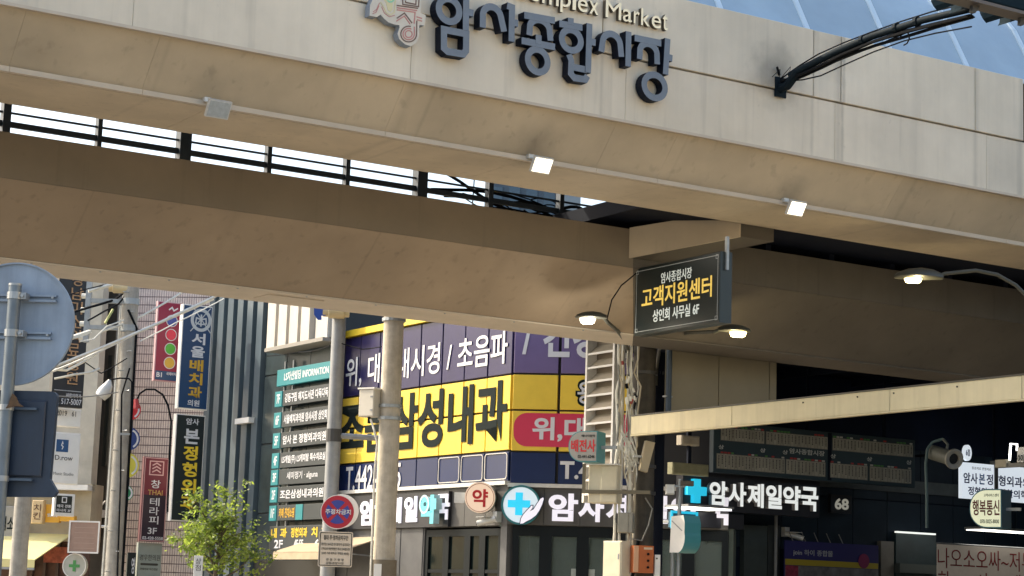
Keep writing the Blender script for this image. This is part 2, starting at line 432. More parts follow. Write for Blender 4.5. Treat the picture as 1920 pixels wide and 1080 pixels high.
_tc = {}
_ts = bpy.data.scenes.new('lettering_scratch')
_txo = []
SPACE_ADV = 0.278
OUTLINES = """\
(ŘŁŋŃťŋżŗƐŏƐŃƁĹŰĴŞĲŋĴĸĹĥŃĔŏąŗąŋĚŃı
)ŘĿŋĽıĶĚĪąĲąľĔŇĥōĸŏŋōŞŇŰľƁĲƐĪƐĶżĽť
,ŉıĖĻěŀģłĬŁĴĽĹĸĺĳĹİĶįĲİĮĲīĶĪķĤĵĞıę
-ŘŒŐĮŐĮłŒł
.ŉĸĹĴķıĴįİıīĴĨĸħĽĨŀīŁİŀĴĽķ
/ŒĩħĴħőƐŇƐ
0ųůśŬűťƁśƌŎƐŀƌĶƁįűĭśįņĶĵŀĪŎħśĪťĵŬņ|ŠśşŋśĿŕķŎĵņķŀĿļŋĻśļūŀŷņſŎƂŕſśŷşū
1ųŕƎņƎņĨŕĨ
2ųŮĶŇĶřōţşŧŰŤŽŞƇŔƍŇƐĿƏķƋįƆįųķżĿƀņƁŏſŖŸŘŮŖţőŘŀŀĭĩĭĨŮĨ
3ųĴŽĽƁņƂŏƀŕŻŗŲŕŪŎťŃŤŃŖōŕœŒŘŌřŅŗļőķňĵĽķĲļĲĭĽĨŇħŔĩşįťĹŨņŦŐšřřŞŠŤťūŦŵŤƀŞƈŔƎňƐĽƏĴƋ
4ųŤƐŝƐĪŐĪŊŕŊŕĨŤĨŤŊůŊůŗŤŗ|ŕŴŕŗĽŗ
5ųťƎķƎķřņŚŒŗřŐśŇŘľŐķņĵĻĶİļİĭļĨňħŖĩŠİŧĺŪŇŧŕŠşŔŦŅŧŅƁťƁ
6ųŘƐņƁĹŰıŞįŋıļĸıłĩŐħśĩťİūĹŮŅŬőŦśŜšőţňŢŁşňŭœźŠƄ|ľŐņŔŎŕŗœŝōşŅŝĽŗķŏĵŇĶŁļĽń
7ųŲƎįƎįƀŜƀĶĬŃħ
8ųŮńŭōŨŖŠŜŧţūŪŭŲŪžŤƇśƍŏƐłƍĸƇĲžįŲıŪĵŢĻŜĳŖĮŎĭńįĸĶįŁĩŎħśĩťįŬĸ|ŞŲŜūŖťŎţņťŀūľųŀŻņƀŎƂŖƀŜź|ŠŅŝĽŗķŎĵńķľļļŅľōńœŎŕŗœŝō
9ųńħŕĴŢŅŪŗŭŪūŹŤƅŚƍōƐŀƍĶƆİżĭűİŦĶŜĿŖŊŔœŕŚŘŕŋŊľĻı|ļŲľźńƀōƂŖſŜŸŞůŝŧŕţŎšŅŤľũ
:ŉĸŭĴūıŨįŤışĴŜĸśĽŜŀşŁŤŀŨĽū|ĸĹĴķıĴįİıīĴĨĸħĽĨŀīŁİŀĴĽķ
AƌŞƏŔƏĨĨķĨńņůņŽĨƌĨ|řŸũœŊœ
BżĳĨŖĨŧĪŲıŸĺŹŃŸōųŕūśšŞŪŤůūŰŴůžũƆşƌőƎĳƎ|łƁŏƁŚſŠźšųşŪŘŤŌţłţ|łŕŔŕŠœŨŎŪŅũŀŦĺşķŔĵłĵ
CƒƊƇŸƎŧƐŘƎŊƉĿƀķŶıŨįŚıŎĵŃļĸŇįŕĩŦħŵĨƁīƋİƋŀƀĹŴĵŨĴŗķŊĿŁŋľśŁūŊŷŗſŧƂųƁžžƊŸ
DƙĳĨśĨūĪŸįƃĸƋłƐŎƒśƐŧƌųƅžźƆŬƌśƎĳƎ|łƁřƁŦƀŰżŸŶžŮƁťƂśƂŔſŌźŃųļŨķŚĵłĵ
EųŭƎĳƎĳĨůĨůĵłĵłŕŬŕŬŢłŢłƁŭƁ
FŮŪƎĳƎĳĨłĨłŘŪŘŪťłťłƁŪƁ
GƗƍŚūŚūōžōžĸųĵŨĴŗķŊĿłŋĿśłŪŊŷŗſŦƂŲƁſžƋŸƋƇŷƎŦƐŗƎŊƉĿƀķŶıũİśıŌķŀĿĵŊĭŗĨŦħųħƀĪƍį
HƕƊƎŻƎŻŢłŢłƎĳƎĳĨłĨłŕŻŕŻĨƊĨ
IŎłƎĳƎĳĨłĨ
JŎłƎĳƎĳīĳġıęĬĕĢēğēġĆĦąĳĈļďŁĚłħ
KƊœŞſƎŭƎłŠłƎĳƎĳĨłĨłśŶĨƊĨ
LŲłƎĳƎĳĨŰĨŰĵłĵ
MƝƒƎƅƎţŤŁƎĳƎĳĨłĨłŸšŐŤŐƃŸƄŸƄĨƒĨ
NƝƒƎƄƎƄĿĿƎĳƎĳĨŁĨŁŷƅĨƒĨ
OƣįśİŎĵŁľĶňĮŖĩťħŵĩƃĮƎķƖŁƛŎƝśƛũƖŵƎƀƃƈŵƎŦƐŖƎŉƈľƀĶŵıũ|ľśŁūŉŷŖſŦƂŶſƂŷƋūƎśƋŌƂĿŶķŦĴŖķŉĿŁŌ
PŵĳƎĳĨŁĨŁŔőŔŠŖūŝűŦųűűżūƆšƌŒƎ|ŁƁŒƁŝſŢŹŤŲŢũśţŒšŁš
QƣŲĨƃĮƑĺƚŉƝśƛũƖŶƎƁƃƉŶƎŧƐŗƎŊƉĿƁĶŶıŪįśĲŉĻĺňĮŚĨũĞŹėƌēƙĠƙġƎĠƂĢ|ŧƂŶſƃŷƋŪƎśƋŌƃŀŷķŧĴŚĶŐĺňŀłňĿőľśĿţłŬŇŴŎŻřƀ
RƃĴƎĴĨłĨłŔňŔŐœŘŌŤĽűĨƃĨŵļŭňŦőŞřŧŞŭŧůŲŭžŦƇśƌōƎ|łƂŌƂŗƀŞŻŠŲşŬŜŧŖţŌŢłŢ
SŭŤƈřƎōƐŀƎĶƈİƀĮŴıŨĹşńŘŏőŗŊŚŁŘĻœĶŊĴŀĶķĻįŃįİķīŁĨŋħŗĩŠįŦķŨłťŐŜŚŒšŇŧĿŮļŶľŽŃƁŌƂœƂśžŤŸ
TƃƀƎīƎīƁŎƁŎĨŝĨŝƁƀƁ
UƒƉƎŻƎŻœźŊŸłŴļŮĸŦĵŜĴŔĵŌĸņĽłłŀňŀŒŀƎıƎıŏĳłķĸľİŇīőĨŜħŪĨŵĬžĲƄĺƈńƉŐ
VƃƃƎŴƎŕņķƎĨƎŔħŗħ
WǄǄƎƶƎƚňŽƎůƎœňķƎĨƎőħŔħŶŻƘħƛħ
XƒƏƎŽƎŝŧĽƎīƎŔŝĨĨĺĨŝŒƀĨƒĨŦŝ
YƃŕūĺƎĨƎŎŞŎĨŝĨŝŞƃƎűƎ
ZƉŬƁĪĨƇĨƇĵņĵƇƎĮƎĮƁ
aŨŦĴşİŝıŜĴŜŗŚŠŕŧōūńŭĻŬĳũĭŤĭŕĴśĻşŃŠŉşōśŏŔŏőŃŌĻŉĳŅĮŀĬķĮįĴĩļħņĨŏĮŐĪŔħřħŞĨŦĬ|ŏĶŉĲŃİľıĻĵĹĺļŀńŅŏŉ
bųľƎıƎıĬĽĨŊħřĩŤİūļŮŋŬřŦţŜŪőŭŇūľŧ|ľŚņşŎšŗŞŞŖŠŉŞľŖĶŌĳľĵ
cŪţŨŚūŏŭłŪķţİŗĮňıĻĸİŃĩŐħśĨŤīŤĸśĴœĳŉĵłĹĽŀļŊĽœłŚňşŐŠřşţŚ
dŵŬƎŞƎŞŪŐŭŃŪĸţıřįŋıĽķĲłĪŏĨŬĨ|ŞĳőĳŇĵŁĺĽŁļŉľœłŚŉşŒšŘŠŞŞ
eŰŪļŞĶŒĳŇĶĿļļňūňũŘţŤŚŪŎŭŁŪķţİŘĮŋİĽķĲŁĪŏħřĨŢĪŪį|ļőĿŚŅşŎšŖşŜřŞő
fŎŔƎŊƐłƎĻƉķƃĴŻĳŰĳūĩūĩşĳşĳĨŀĨŀşŌşŌūŀūŀŲŁŻņƀŎƂŔƁ
gŨŧūŋūĿŪĶťİŞĮŔįōĲňĶŃĽĿķļĴĹĲĵĴıĹĭįĩĪĢĨĚĪĒıċĻćŇąŔćŞċťĒŧěťģşĩœĮňİŁĳĿĶńĻŏĽŚŃŞŊŠŒşŚřšŧš|ŔŔœōŎŉňŇŀŉļōĺŔļŚŁŞŇŠŎŞœŚ|ŚĚŘĕőđŇĐĽđķĕĵĚķĠļģńĥōĤŖĠ
hųĿƎıƎıĨĿĨĿŘŇŠŏŢŖŠśŚŝŒŝĨŪĨŪőŨŝţŦŜūœŭŋūŅŨĿţ
iŉĿūĲūĲĨĿĨ|ŀƀĿƄļƇĹƈĵƇĲƄıƀĲżĵŹĹŸļŹĿż
jŉĿūıūıĞİėĬēħďıąĹċĽēĿğ|ŀƀĿƄļƇĸƈĴƇıƄİƀıżĴŹĸŸļŹĿż
kŰŭūŝūĿŊšĨųĨŐŊ|ĿƎıƎıĨĿĨ
lŉĿƎĲƎĲĨĿĨ
mƜıūıĨľĨľřńŞŉšŏšŕŠřśśŒśĨũĨũřŰşŸšſŠƄŚƅŒƅĨƓĨƓŒƑŝƍťƆūżŭŴūŬŧŦššŧŚūŒŭňŪľţľū
nųĿūıūıĨĿĨĿŘŇŠŏŢŖŠśŚŝŒŝĨŪĨŪŒŨŞţŦŜūœŭŋūŅŨĿţ
oŻőŭŃŪĸţİŘĭŊİļķıŃĩőħŠĩūıųļŵŊųŘūţŠŪ|őšŚşšŚŦœŨŊŦŀŢĹŚĴőĳňĴŁĹĽŁĻŊĽœŁŚňş
pųľĪŅħŋħřĩŤİūĻŮŉūŘŤţŘũňūıūıąľą|ľşŊşŔŞŚŚşœŠŉŞŀŚĹœĴŋĳńĳľĶ
qųŝąŪąŪūŒūńŪĻťĴŞİŗĮŏĭŉİĻķİłĩŐħŝĩ|ŝşŝĵŗĳőĲňĴŁĹĽŀĻŉĽœłŚŉŞőş
rţĲūĲĨŀĨŀŋłŖňŝŐŠŖŞŝřŤťśūŔŭōūŇŦŀŜŀū
sŢřŧŎūŅŭĹŪıŤįŚĴŏľŇŉŀŎĺōĶŉĳńĲĺĵĮĻĮĭĺĨņħőĩřİŜĺŚŁŕŇōōŀŖļśĽŞŀŠŅšŎşřŚ
tŚŁŹĨšĨşĴşĴļĵĳĹĭŀĨŊħŒĨŚīŚĸŒĴŋĳņĴŃķŁĽŁşŖşŖūŁū
uųŪĨŪūŜūŜĻŗĶŒĳŌĲŅĴŀĹľŁľūıūıłĳĶĸĮĿĨňħœĩŜıŜĨ
vŪŇħŋħũūśūŉłķūĨū
wƔţūřūňŃĶūĨūņħŊħŞŖŲħŶħƔūƆūŴŃ
xųűūŠūōŔĹūĨūńŊĨĨĹĨōŀŢĨųĨŕŊ
yŪŪūśūŉŅķūĨūłĶīąĺą
zŧťūīūīşōşĪĨťĨťĴŁĴ
~ƀĬņĳŋĺŎŁŐŊŎœŊŝņŦńŮņŵŉżŎżŚŲœŧŐŞŒŕŖŋŚłŜĺŚĳŗĬŒ
·ŏļťķŤĴŠĳŜĴŗķŔļœŀŔŃŗŅŜŃŠŀŤ
ㄴƲńƃńľƚľƚňŐňŐƃ
ㅜƲıŶıŬŧŬŧıŴıŴŬƫŬƫŶ
가ƲƋƤƋĜƘĜƘţƭţƭŭƘŭƘƤ|ķƖķƋŨƋţŴŘŠŇŎİŀķĶŋłśŐŦŠůűųƃŵƖ
간ƲƌƤƌŁƙŁƙŰƭŰƭŻƙŻƙƤ|ĵƚĵƏŧƏŢžŖŰŅŤİŚĵŐŇŘŗšţŬŭźŲƉŴƚ|ńŋńğƟğƟĪőĪőŋ
강ƲŮőŜŏŎŊŅłłķŅĬŎĤŜĞŮĝƀĞƎĤƗĬƚķƗłƎŊƀŏ|ŮŇŻņƅŃƌľƎķƊĮſĩŮĦŝĩŒĮŎķőľŗŃšņ|ƌƤƌœƙœƙŷƭŷƭƁƙƁƙƤ|ĶƚĶƐŧƐŢſŖűņťİŝĵŒŇřŗŢţŮŬŻŲƉŴƚ
개ƲŸƠŸģƄģƄţƖţƖĜƢĜƢƤƖƤƖŭƄŭƄƠ|ĵƓĵƈŝƈŚŴőšńőİłķĹňŅŕœşšťűŨƁũƓ
객ƲŇŎŇŃƖŃƖĜƢĜƢŎ|ŸơŸŕƄŕƄŸƖŸƖŔƢŔƢƤƖƤƖƂƄƂƄơ|ĶƚĶƐŞƐŚƀŐŲŃŦİŜĶœņśœŤŝŰťżũƊŪƚ
건ƲŵźŵŰƓŰƓŀƟŀƟƤƓƤƓź|ĸƚĸƏŨƏţžŗůŇţĲřķŏŉŗŘŠťŬŮźŴƉŶƚ|ŉŊŉğƣğƣĪŖĪŖŊ
검ƲňőňĞƟĞƟő|ƓŇƓĨŔĨŔŇ|ĸƛĸƑŨƑţƁŗųŇŨışĶŖňŜŘťŤŰŭżųƋŵƛ|ŵƁŵŷƓŷƓŗƟŗƟƤƓƤƓƁ
경ƲųőŠŏŒŊŉłņķŉĬŒĤŠğųĝƆğƔĤƝĬƠķƝłƔŊƆŏ|ųŇƀņƋŃƑľƔķƑİƋīƀĨųħťĨśīŕİŒķŕľśŃťņ|ĸƚĸƐŨƐţſŘűŇťıŝĶœŋŚśťŨŲűƁƓƁƓůůůůťƓťƓœƟœƟƤƓƤƓƋŴƋŵƚ
고ƲĽƖĽƌƏƌƏƉƎŮƊŌƗŊƛŮƜƉƜƖ|şŪşĺİĺİįƪįƪĺŬĺŬŪ
과ƲĶƕĶƋŮƋŭŶŪřŶŘźŸźƎźƕ|İĺŘĻƄĿƃňŗŅŗŮŋŮŋŅĮń|ƋƤƋĜƗĜƗšƭšƭūƗūƗƤ
관ƲķƚķƏŮƏŭƀŪūŷŪźƂźƒźƚ|İŔřŔƄřƄŢŘŞŘŻŋŻŋŞįŞ|ƍƤƍľƙľƙŭƬŭƬŸƙŸƙƤ|ŃŇŃğƝğƝĪŐĪŐŇ
구ƲİšİŗŦŗŦĜųĜųŗƪŗƪšƖšƚŻƚƏƚƛĿƛĿƑƎƑƎƏƍŻƊš
국ƲļŊļŀƏŀƏĜƛĜƛŊųŊųţƫţƫŭƗŭƚƃƛƔƛƞĿƞĿƓƎƓƎƃƋŭİŭİţŧţŧŊ
금ƲĿŎĿĞƛĞƛŎ|ƏńƏĨŋĨŋń|İūİšƫšƫūƗūƚƁƛƓƛƝĿƝĿƓƎƓƎƁƊū
기ƲƒƤƒĜƟĜƟƤ|ķƕķƋŪƋŨżŢŭŚŠŐŔłŉıŀĸĶŌłŜŐŨşűŰŵƂŷƕ
나ƲƋƤƋĜƘĜƘŤƭŤƭŮƘŮƘƤ|ĵŉĵĿŀĿşŀƀŅſŏşŋŁŉŁƗĵƗ
날ƲƌƤƌŠƙŠƙžƭžƭƈƙƈƙƤ|ĶűĶŦŁŦşŧƀŬžŶşŲłűłƞĶƞ|ŃĨŃĞƞĞƞĨŏĨŏĸƙĸƙřŃřŃŏƌŏƌŁŃŁ
남ƲŃŐŃĞƙĞƙŐ|ƍņƍĨŏĨŏņ|ƌƤƌŗƙŗƙŻƭŻƭƅƙƅƙƤ|ĶŬĶŢŁŢşţƀŨſŲŠŭłŬłƝĶƝ
내ƲŸơŸģƃģƃţƖţƖĜƢĜƢƤƖƤƖŭƃŭƃơ|ĶŊĶĿĿĿŖŀůńŮŏŗŋŃŊŃƔĶƔ
너ƲũŷũŭƓŭƓĜƟĜƟƤƓƤƓŷ|ķňķĽŁĽŠľſŃžōšŉŃňŃƕķƕ
는Ʋįşįŕƪŕƪş|ŀƟŀűƜűƜŻŌŻŌƟ|ĿŇĿĠƝĠƝĪŌĪŌŇ
니ƲƒƤƒĜƟĜƟƤ|ĸŊĸĿŃĿŤŁƆņƄŐţŌńŊńƗĸƗ
다ƲƋƤƋĜƘĜƘŤƮŤƮůƘůƘƤ|ĵƗĵľŀľŢĿƀŃſōŢŊłŉłƍŴƍŴƗ
단ƲƌƤƌłƙłƙŲƭŲƭżƙżƙƤ|ĶƘĶŚŀŚţśſŞžũţťłŤłƎŲƎŲƘ|ńŌńğƟğƟĪőĪőŌ
닭Ʋůŕůŋƍŋƍĝƙĝƙŕ|ĶƜĶŢŀŢţţſŧžűţŭłŬłƑűƑűƜ|ƌƤƌśƙśƙźƭźƭƄƙƄƙƤ|ĽŕĽŌŝŌŝĿĽĿĽĞŅĞŠğųġŲīŠĨŉĨŉĶũĶũŕ
대ƲŸơŸģƄģƄţƗţƗĜƣĜƣƤƗƤƗŮƄŮƄơ|ĴƔĴľĽľŘľůłŮŌřŉŁňŁƉŧƉŧƔ
도ƲĿƙĿśŧśŧĸİĸİĭƫĭƫĸųĸųśƜśƜťŌťŌƏƛƏƛƙ
독ƲĽŉĽĿƏĿƏěƛěƛŉ|ĿƟĿűŧűŧŠİŠİŖƪŖƪŠųŠųűƜűƜŻŋŻŋƔƛƔƛƟ
동ƲŭōřŌŋŇŁĿľĵŁĪŋģřĞŭĜƀĞƏģƘĪƛĵƘĿƏŇƀŌ|ŭńſłƋĽƏĵƋĭſĨŭĦŚĨŏĭŋĵŏĽŚł|ĿƞĿűŧűŧšİšİŗƪŗƪšųšųűƜűƜŻŋŻŋƔƛƔƛƞ
되ƲƒƤƒĜƞĜƞƤ|ĲĺŜĺƊĿƉňţŅţşƀşƀŪŇŪŇƍſƍſƗĺƗĺşŖşŖŅİń
둑ƲĽňĽĽƏĽƏĜƛĜƛňųňųřƪřƪţİţİřŧřŧň|ĿƟĿŲƜŲƜżŋżŋƕƛƕƛƟ
딩ƲƒƤƒőƟőƟƤ|ŲŐşŏŐŊŇŁńĶŇīŐģşĞŲĜƅĞƓģƜīƟĶƜŁƓŊƅŏ|ŲņſŅƊłƑĽƓĶƑİƊīſħŲĦŤħřīœİőĶœĽřłŤŅ|ĸƙĸŞŃŞŨşƆţƅŭŨũńŨńƏŸƏŸƙ
라ƲƋƤƋĜƘĜƘŤƮŤƮŮƘŮƘƤ|ĵƗĵƍŦƍŦűĵűĵĽŀĽŢľƁłƀŌŢňŁŇŁŧŲŧŲƗ
량ƲŭŎśŌōŇńŀŁĵńīōģśĞŭĝƀĞƎģƗīƚĵƗŀƎŇƀŌ|ŭńſłƊĽƎĵƊĭſĨŭĦŜĨőĭōĵőĽŜł|ƌƤƌŒƙŒƙŨƭŨƭŲƙŲƙƄƭƄƭƏƙƏƙƤ|ĵƜĵƑŦƑŦƀĵƀĵŚŀŚŢśƁŞſũŢťłŤłŷŲŷŲƜ
로ƲĿśĿőŧőŧķİķİĭƫĭƫķųķųőƞőƞśŋśŋűƛűƛƚĿƚĿƐƏƐƏŻĿŻ
료ƲĿśĿőŒőŒķİķİĭƫĭƫķƉķƉőƞőƞśŋśŋűƛűƛƚĿƚĿƐƏƐƏŻĿŻ|ŞķŞőŽőŽķ
립ƲƒƤƒřƟřƟƤ|ŇœŇĞƟĞƟœƒœƒŃœŃœœ|œĹƒĹƒĨœĨ|ĶƝĶƓŨƓŨƂķƂķŜłŜţŝƃšƂūţŧŃŧŃŹŴŹŴƝ
마ƲĵƖĵĿųĿųƖ|ŧƍŧŉŁŉŁƍ|ƋƤƋĜƘĜƘţƮţƮŮƘŮƘƤ
만ƲĵƘĵřųřųƘ|ŧƎŧţŁţŁƎ|ƌƤƌŁƙŁƙŰƭŰƭŻƙŻƙƤ|ńŊńğƟğƟĪőĪőŊ
몰ƲƎƖƎƀŌƀŌƖ|ĿƠĿŶŦŶŦũİũİşƪşƪũųũųŶƚŶƚƠ|ĿĨĿĞƞĞƞĨŋĨŋĵƚĵƚŔľŔľŊƎŊƎľĿľ
무ƲĿƝĿŨƛŨƛƝ|ƎƓƎŲŋŲŋƓ|įŕįŋŦŋŦĜųĜųŋƪŋƪŕ
미ƲķƗķľŶľŶƗ|ŪƍŪňŃňŃƍ|ƒƤƒĜƟĜƟƤ
바ƲĵƙĵĽŴĽŴƙŨƙŨŵŁŵŁƙ|ŁūŨūŨŇŁŇ|ƋƤƋĜƘĜƘŤƮŤƮůƘůƘƤ
박ƲŁŋŁŁƌŁƌĜƙĜƙŋ|ĵƜĵśŴśŴƜŨƜŨƆŁƆŁƜ|ŁżŨżŨťŁť|ƌƤƌŒƙŒƙŶƭŶƭƁƙƁƙƤ
반ƲĵƚĵŗŴŗŴƚŨƚŨƄŁƄŁƚ|ŁźŨźŨšŁš|ƌƤƌŀƙŀƙűƭűƭŻƙŻƙƤ|ńŊńğƟğƟĪőĪőŊ
발ƲĵƞĵţŴţŴƞŨƞŨƋŁƋŁƞ|ŁƁŨƁŨŭŁŭ|ƌƤƌŞƙŞƙŽƭŽƭƇƙƇƙƤ|ŃĨŃĞƞĞƞĨŏĨŏķƙķƙŘŃŘŃŎƍŎƍŀŃŀ
방ƲŮŏśōōňńŀŁĶńīōģśĞŮĜƀĞƎģƗīƚĶƗŀƎňƀō|ŮŅſŃƊľƎĶƊĭſĨŮĦŜĨőĭōĶőľŜŃ|ĵƜĵŝŴŝŴƜŨƜŨƇŁƇŁƜ|ŁŽŨŽŨŧŁŧ|ƌƤƌœƙœƙŸƭŸƭƂƙƂƙƤ
배ƲĴƗĴľŨľŨƗŝƗŝŶŀŶŀƗ|ŀŬŝŬŝňŀň|ŹơŹģƅģƅŤƗŤƗĜƣĜƣƤƗƤƗŮƅŮƅơ
범ƲŃŽŧŽŧŧŃŧ|ŇŏŇĞƟĞƟŏ|ƓŅƓĨœĨœŅ|ƓƤƓƂųƂųƜŧƜŧƇŃƇŃƜĶƜĶŝųŝųŷƓŷƓŕƟŕƟƤ
병ƲŃżŧżŧŦŃŦ|ŲŏŠōőňňŁŅĶňīőģŠĞŲĝƅĞƓģƜīƠĶƜŁƓňƅō|ŲŅƄńƏľƓĶƏĭƄĨŲĦšĨŖĭŒĶŖľšń|ųƄƓƄƓŲųŲ|ƓƤƓƎųƎųƜŧƜŧƆŃƆŃƜĶƜĶŜųŜųŨƓŨƓŒƟŒƟƤ
복ƲĽŇĽĽƎĽƎĜƛĜƛŇ|ŌƈƎƈƎŸŌŸ|ŀơŀŮŧŮŧŞİŞİŔƪŔƪŞųŞųŮƚŮƚơƎơƎƑŌƑŌơ
본ƲŌƄƎƄƎŲŌŲ|İŚİŐƪŐƪŚųŚųŨƚŨƚƟƎƟƎƎŌƎŌƟŀƟŀŨŧŨŧŚ|ĿŅĿğƜğƜĪŌĪŌŅ
부ƲĿƟĿŤƛŤƛƟƎƟƎƌŋƌŋƟ|ŋƂƎƂƎŮŋŮ|įŔįŊŦŊŦĜųĜųŊƪŊƪŔ
비ƲƒƤƒĜƟĜƟƤ|ķƙķĽŷĽŷƙūƙūŵńŵńƙ|ńūūūūŇńŇ
빌ƲƒƤƒŝƟŝƟƤ|ķƟķţŶţŶƟŪƟŪƋŃƋŃƟ|ŃƁŪƁŪŭŃŭ|ŇĨŇĞƣĞƣĨœĨœĶƟĶƟŖŇŖŇŌƒŌƒĿŇĿ
사ƲőƘőƀŎŭŇŜĻōĮŃĵĹŃńŏŔŗŦşŕŪņŸļſņŲŐŧŞŠŮŝƀŝƘ|ƋƤƋĜƘĜƘţƮţƮŭƘŭƘƤ
산ƲőƜőƋŎżňůĽŤįŝĶœńśŐŦŗŵşŨŪŝŸŖſŠűŧŦűŠŽŝƋŝƜ|ƌƤƌŀƙŀƙŰƭŰƭŻƙŻƙƤ|ŅŉŅğƟğƟĪőĪőŉ
삼ƲńŎńĞƙĞƙŎ|ƍńƍĨŐĨŐń|őƝőƐŎƁňŴĽũįšĶŗńŠŐūŗźşŭŪţŸśžťűŬŦŶŠƂŝƐŝƝ|ƌƤƌŕƙŕƙŸƭŸƭƂƙƂƙƤ
상ƲŮŎśŌōňńŀŁĵńīōģśĞŮĝƀĞƎģƗīƚĵƗŀƎňƀŌ|ŮńſłƊĽƎĵƊĭſĨŮĦŜĨőĭōĵőĽŜł|őƝőƏŎƀŇųĽŨįšĶŗńşŏŪŗŹşŬŪŢŷŚžŤŰūŦŵşƁŝƎŝƝ|ƌƤƌŒƙŒƙŶƭŶƭƁƙƁƙƤ
서ƲƓƤƓŶųŶųŬƓŬƓĜƟĜƟƤ|ŒƘŒƀŐŭňŜĽōįŃķĹŅńőŔřŦšŕŬņŻĻƂŅŴŏũŝŢŮşƀşƘ
성ƲŲŐŠŎőŉňŁŅĶňīőģŠĞŲĝƅĞƓģƜīƠĶƜŁƓŉƅŎ|ŲņƄńƏĿƓĶƏĮƄĨŲĦšĨŖĮŒĶŖĿšń|ŒƜŒƎŏſňŲľŨįŠĶŖŅŞŐŪŘŹŠŬūšŸŚſŤŲūŧŵŠƁŞƏŞƜ|ŵƇŵŽƓŽƓŔƟŔƟƤƓƤƓƇ
세ƲƗƤƗĜƣĜƣƤ|ŻơŻųťųťũŻũŻģƇģƇơ|ŌƗŌŽŊŬńŜĺōĮŃĶĺłńŋŒŒţŘœšņŭĽŴņŨŐşŞŚŮŘžŘƗ
센ƲƖƤƖľƢľƢƤ|ŻơŻƂŦƂŦŸŻŸŻłƇłƇơ|ŉŋŉğƦğƦĪŖĪŖŋ|ŌƚŌƇŊźńŮĻţİśķŒłŚŋŤŒűŘŦŠŜūŕŲşŧŦŞůřŻŘƇŘƚ
소ƲŦřŦĸİĸİĮƫĮƫĸųĸųř|ŦƛŦƑšƀŖŲņŨĴŢĺŘŉŝŘťŤŰŬŽŵŰƁťƐŝƟŘƥŢƓŨƃŲŷƀųƑųƛ
속ƲĽŉĽĿƎĿƎĜƛĜƛŉ|ŧŵŧŠİŠİŖƪŖƪŠųŠųŵ|ŦƢŦƜŢƏŘƄňżķŷļŭŐųšŽŭƋŹŽƊųƞŭƣŷƑżƂƄŷƏųƜųƢ
쇼ƲİĸİĮƫĮƫĸƉĸƉŗŽŗŽĸŝĸŝŗőŗőĸ|ŦƛŦƑšƁŖŴņũĴŤĹřŉŞŗŦŤűŬžŵűƁŦƐŞƠřƥŤƓũƃųŷƁųƑųƛ
수ƲŦƟŦƘŢƊŗžňŵĶŰĻŦŊŪřűŤŻŭƆŶŻƁűƐŪƟŦƤŰƒŵƂžŷƊųƘųƟ|İŘİōŦōŦĜųĜųōƪōƪŘ
스ƲİĹİįƫįƫĹ|ŦƛŦƐšƀŖűņŦĵŠĺŖŉśŘŤŤůŬŽŵůƁţƏśƟŖƤŠƓŦƃűŷƀųƐųƛ
승Ʋİţİřƪřƪţ|ŭōřŋŋņŁĿľĵŁĪŋģřĞŭĜƀĞƏģƘĪƛĵƘĿƏņƀŋ|ŭŃſŁƋļƏĵƋĭſĨŭĦŚĨŏĭŋĵŏļŚŁ|ŦƢŦƜŢƏŘƄňżķŸĻŮŐŴšžŭƋŹžƊŴƞŮƣŸƑżƂƅŷƏųƜųƢ
시ƲƒƤƒĜƟĜƟƤ|œƘœƀŐŭŉśĽōįŃĶĹŅŃőœŚŦŢŔŮŅżĻƄŅŶŏŪŝŢŮŠƀŠƘ
신ƲƒƤƒŀƟŀƟƤ|ňŊňğƣğƣĪŔĪŔŊ|œƜœƏŐſŉűĿŦıŞķŔņŝőũřŸšŪŬŞŻŗƁŠųŨũųŢƀşƏşƜ
실ƲƒƤƒŞƟŞƟƤ|ŇĨŇĞƣĞƣĨœĨœĶƟĶƟŗŇŗŇōƒōƒŀŇŀ|œƠœƖŐƇŉŻľŰİũķşŅŧőŲřƁšųŭũŻŢƂūŴŲũżŢƈşƖşƠ
싸ƲƎƤƎĜƚĜƚŤƮŤƮůƚůƚƤ|ŨƘŨźŧŪţřśŊœřŏŪŎźŎƘłƘłźŁŬľŝĸŏĭńĶļľńńŏňśŌŏŒŃśĺŤŃŪŎŮśŲŏŹńƁĻƉńſŏŸŝŵūŴźŴƘ
아ƲŔƚņƖĻƍĴžıŪĴŗĻňņľŔĻšľŬňųŗŶŪųžŬƍšƖ|ŔƎŝƌŤƅŨŹŪŪŨśŤŐŝŉŔņŋŉńŐĿśĽŪĿŹńƅŋƌ|ƋƤƋĜƘĜƘţƮţƮŮƘŮƘƤ
암ƲńŏńĞƙĞƙŏ|ƍŅƍĨŐĨŐŅ|ŕƜŇƚļƓĵƉĲżĵůļťŇŞŕŜŤŞůťŶůŹżŶƉůƓŤƚ|ŕƑşƐŦƋūƅŭżūųŦŬşŨŕŧŌŨŅŬŀųľżŀƅŅƋŌƐ|ƌƤƌŖƙŖƙŹƭŹƭƃƙƃƙƤ
야ƲŔƚņƖĻƍĴžıŪĴŗĻňņľŔĻšľŬňųŗŶŪųžŬƍšƖ|ŔƎŝƌŤƅŨŹŪŪŨśŤŐŝŉŔņŋŉńŐĿśĽŪĿŹńƅŋƌ|ƋƤƋĜƘĜƘŏƭŏƭŚƘŚƘŸƭŸƭƂƘƂƘƤ
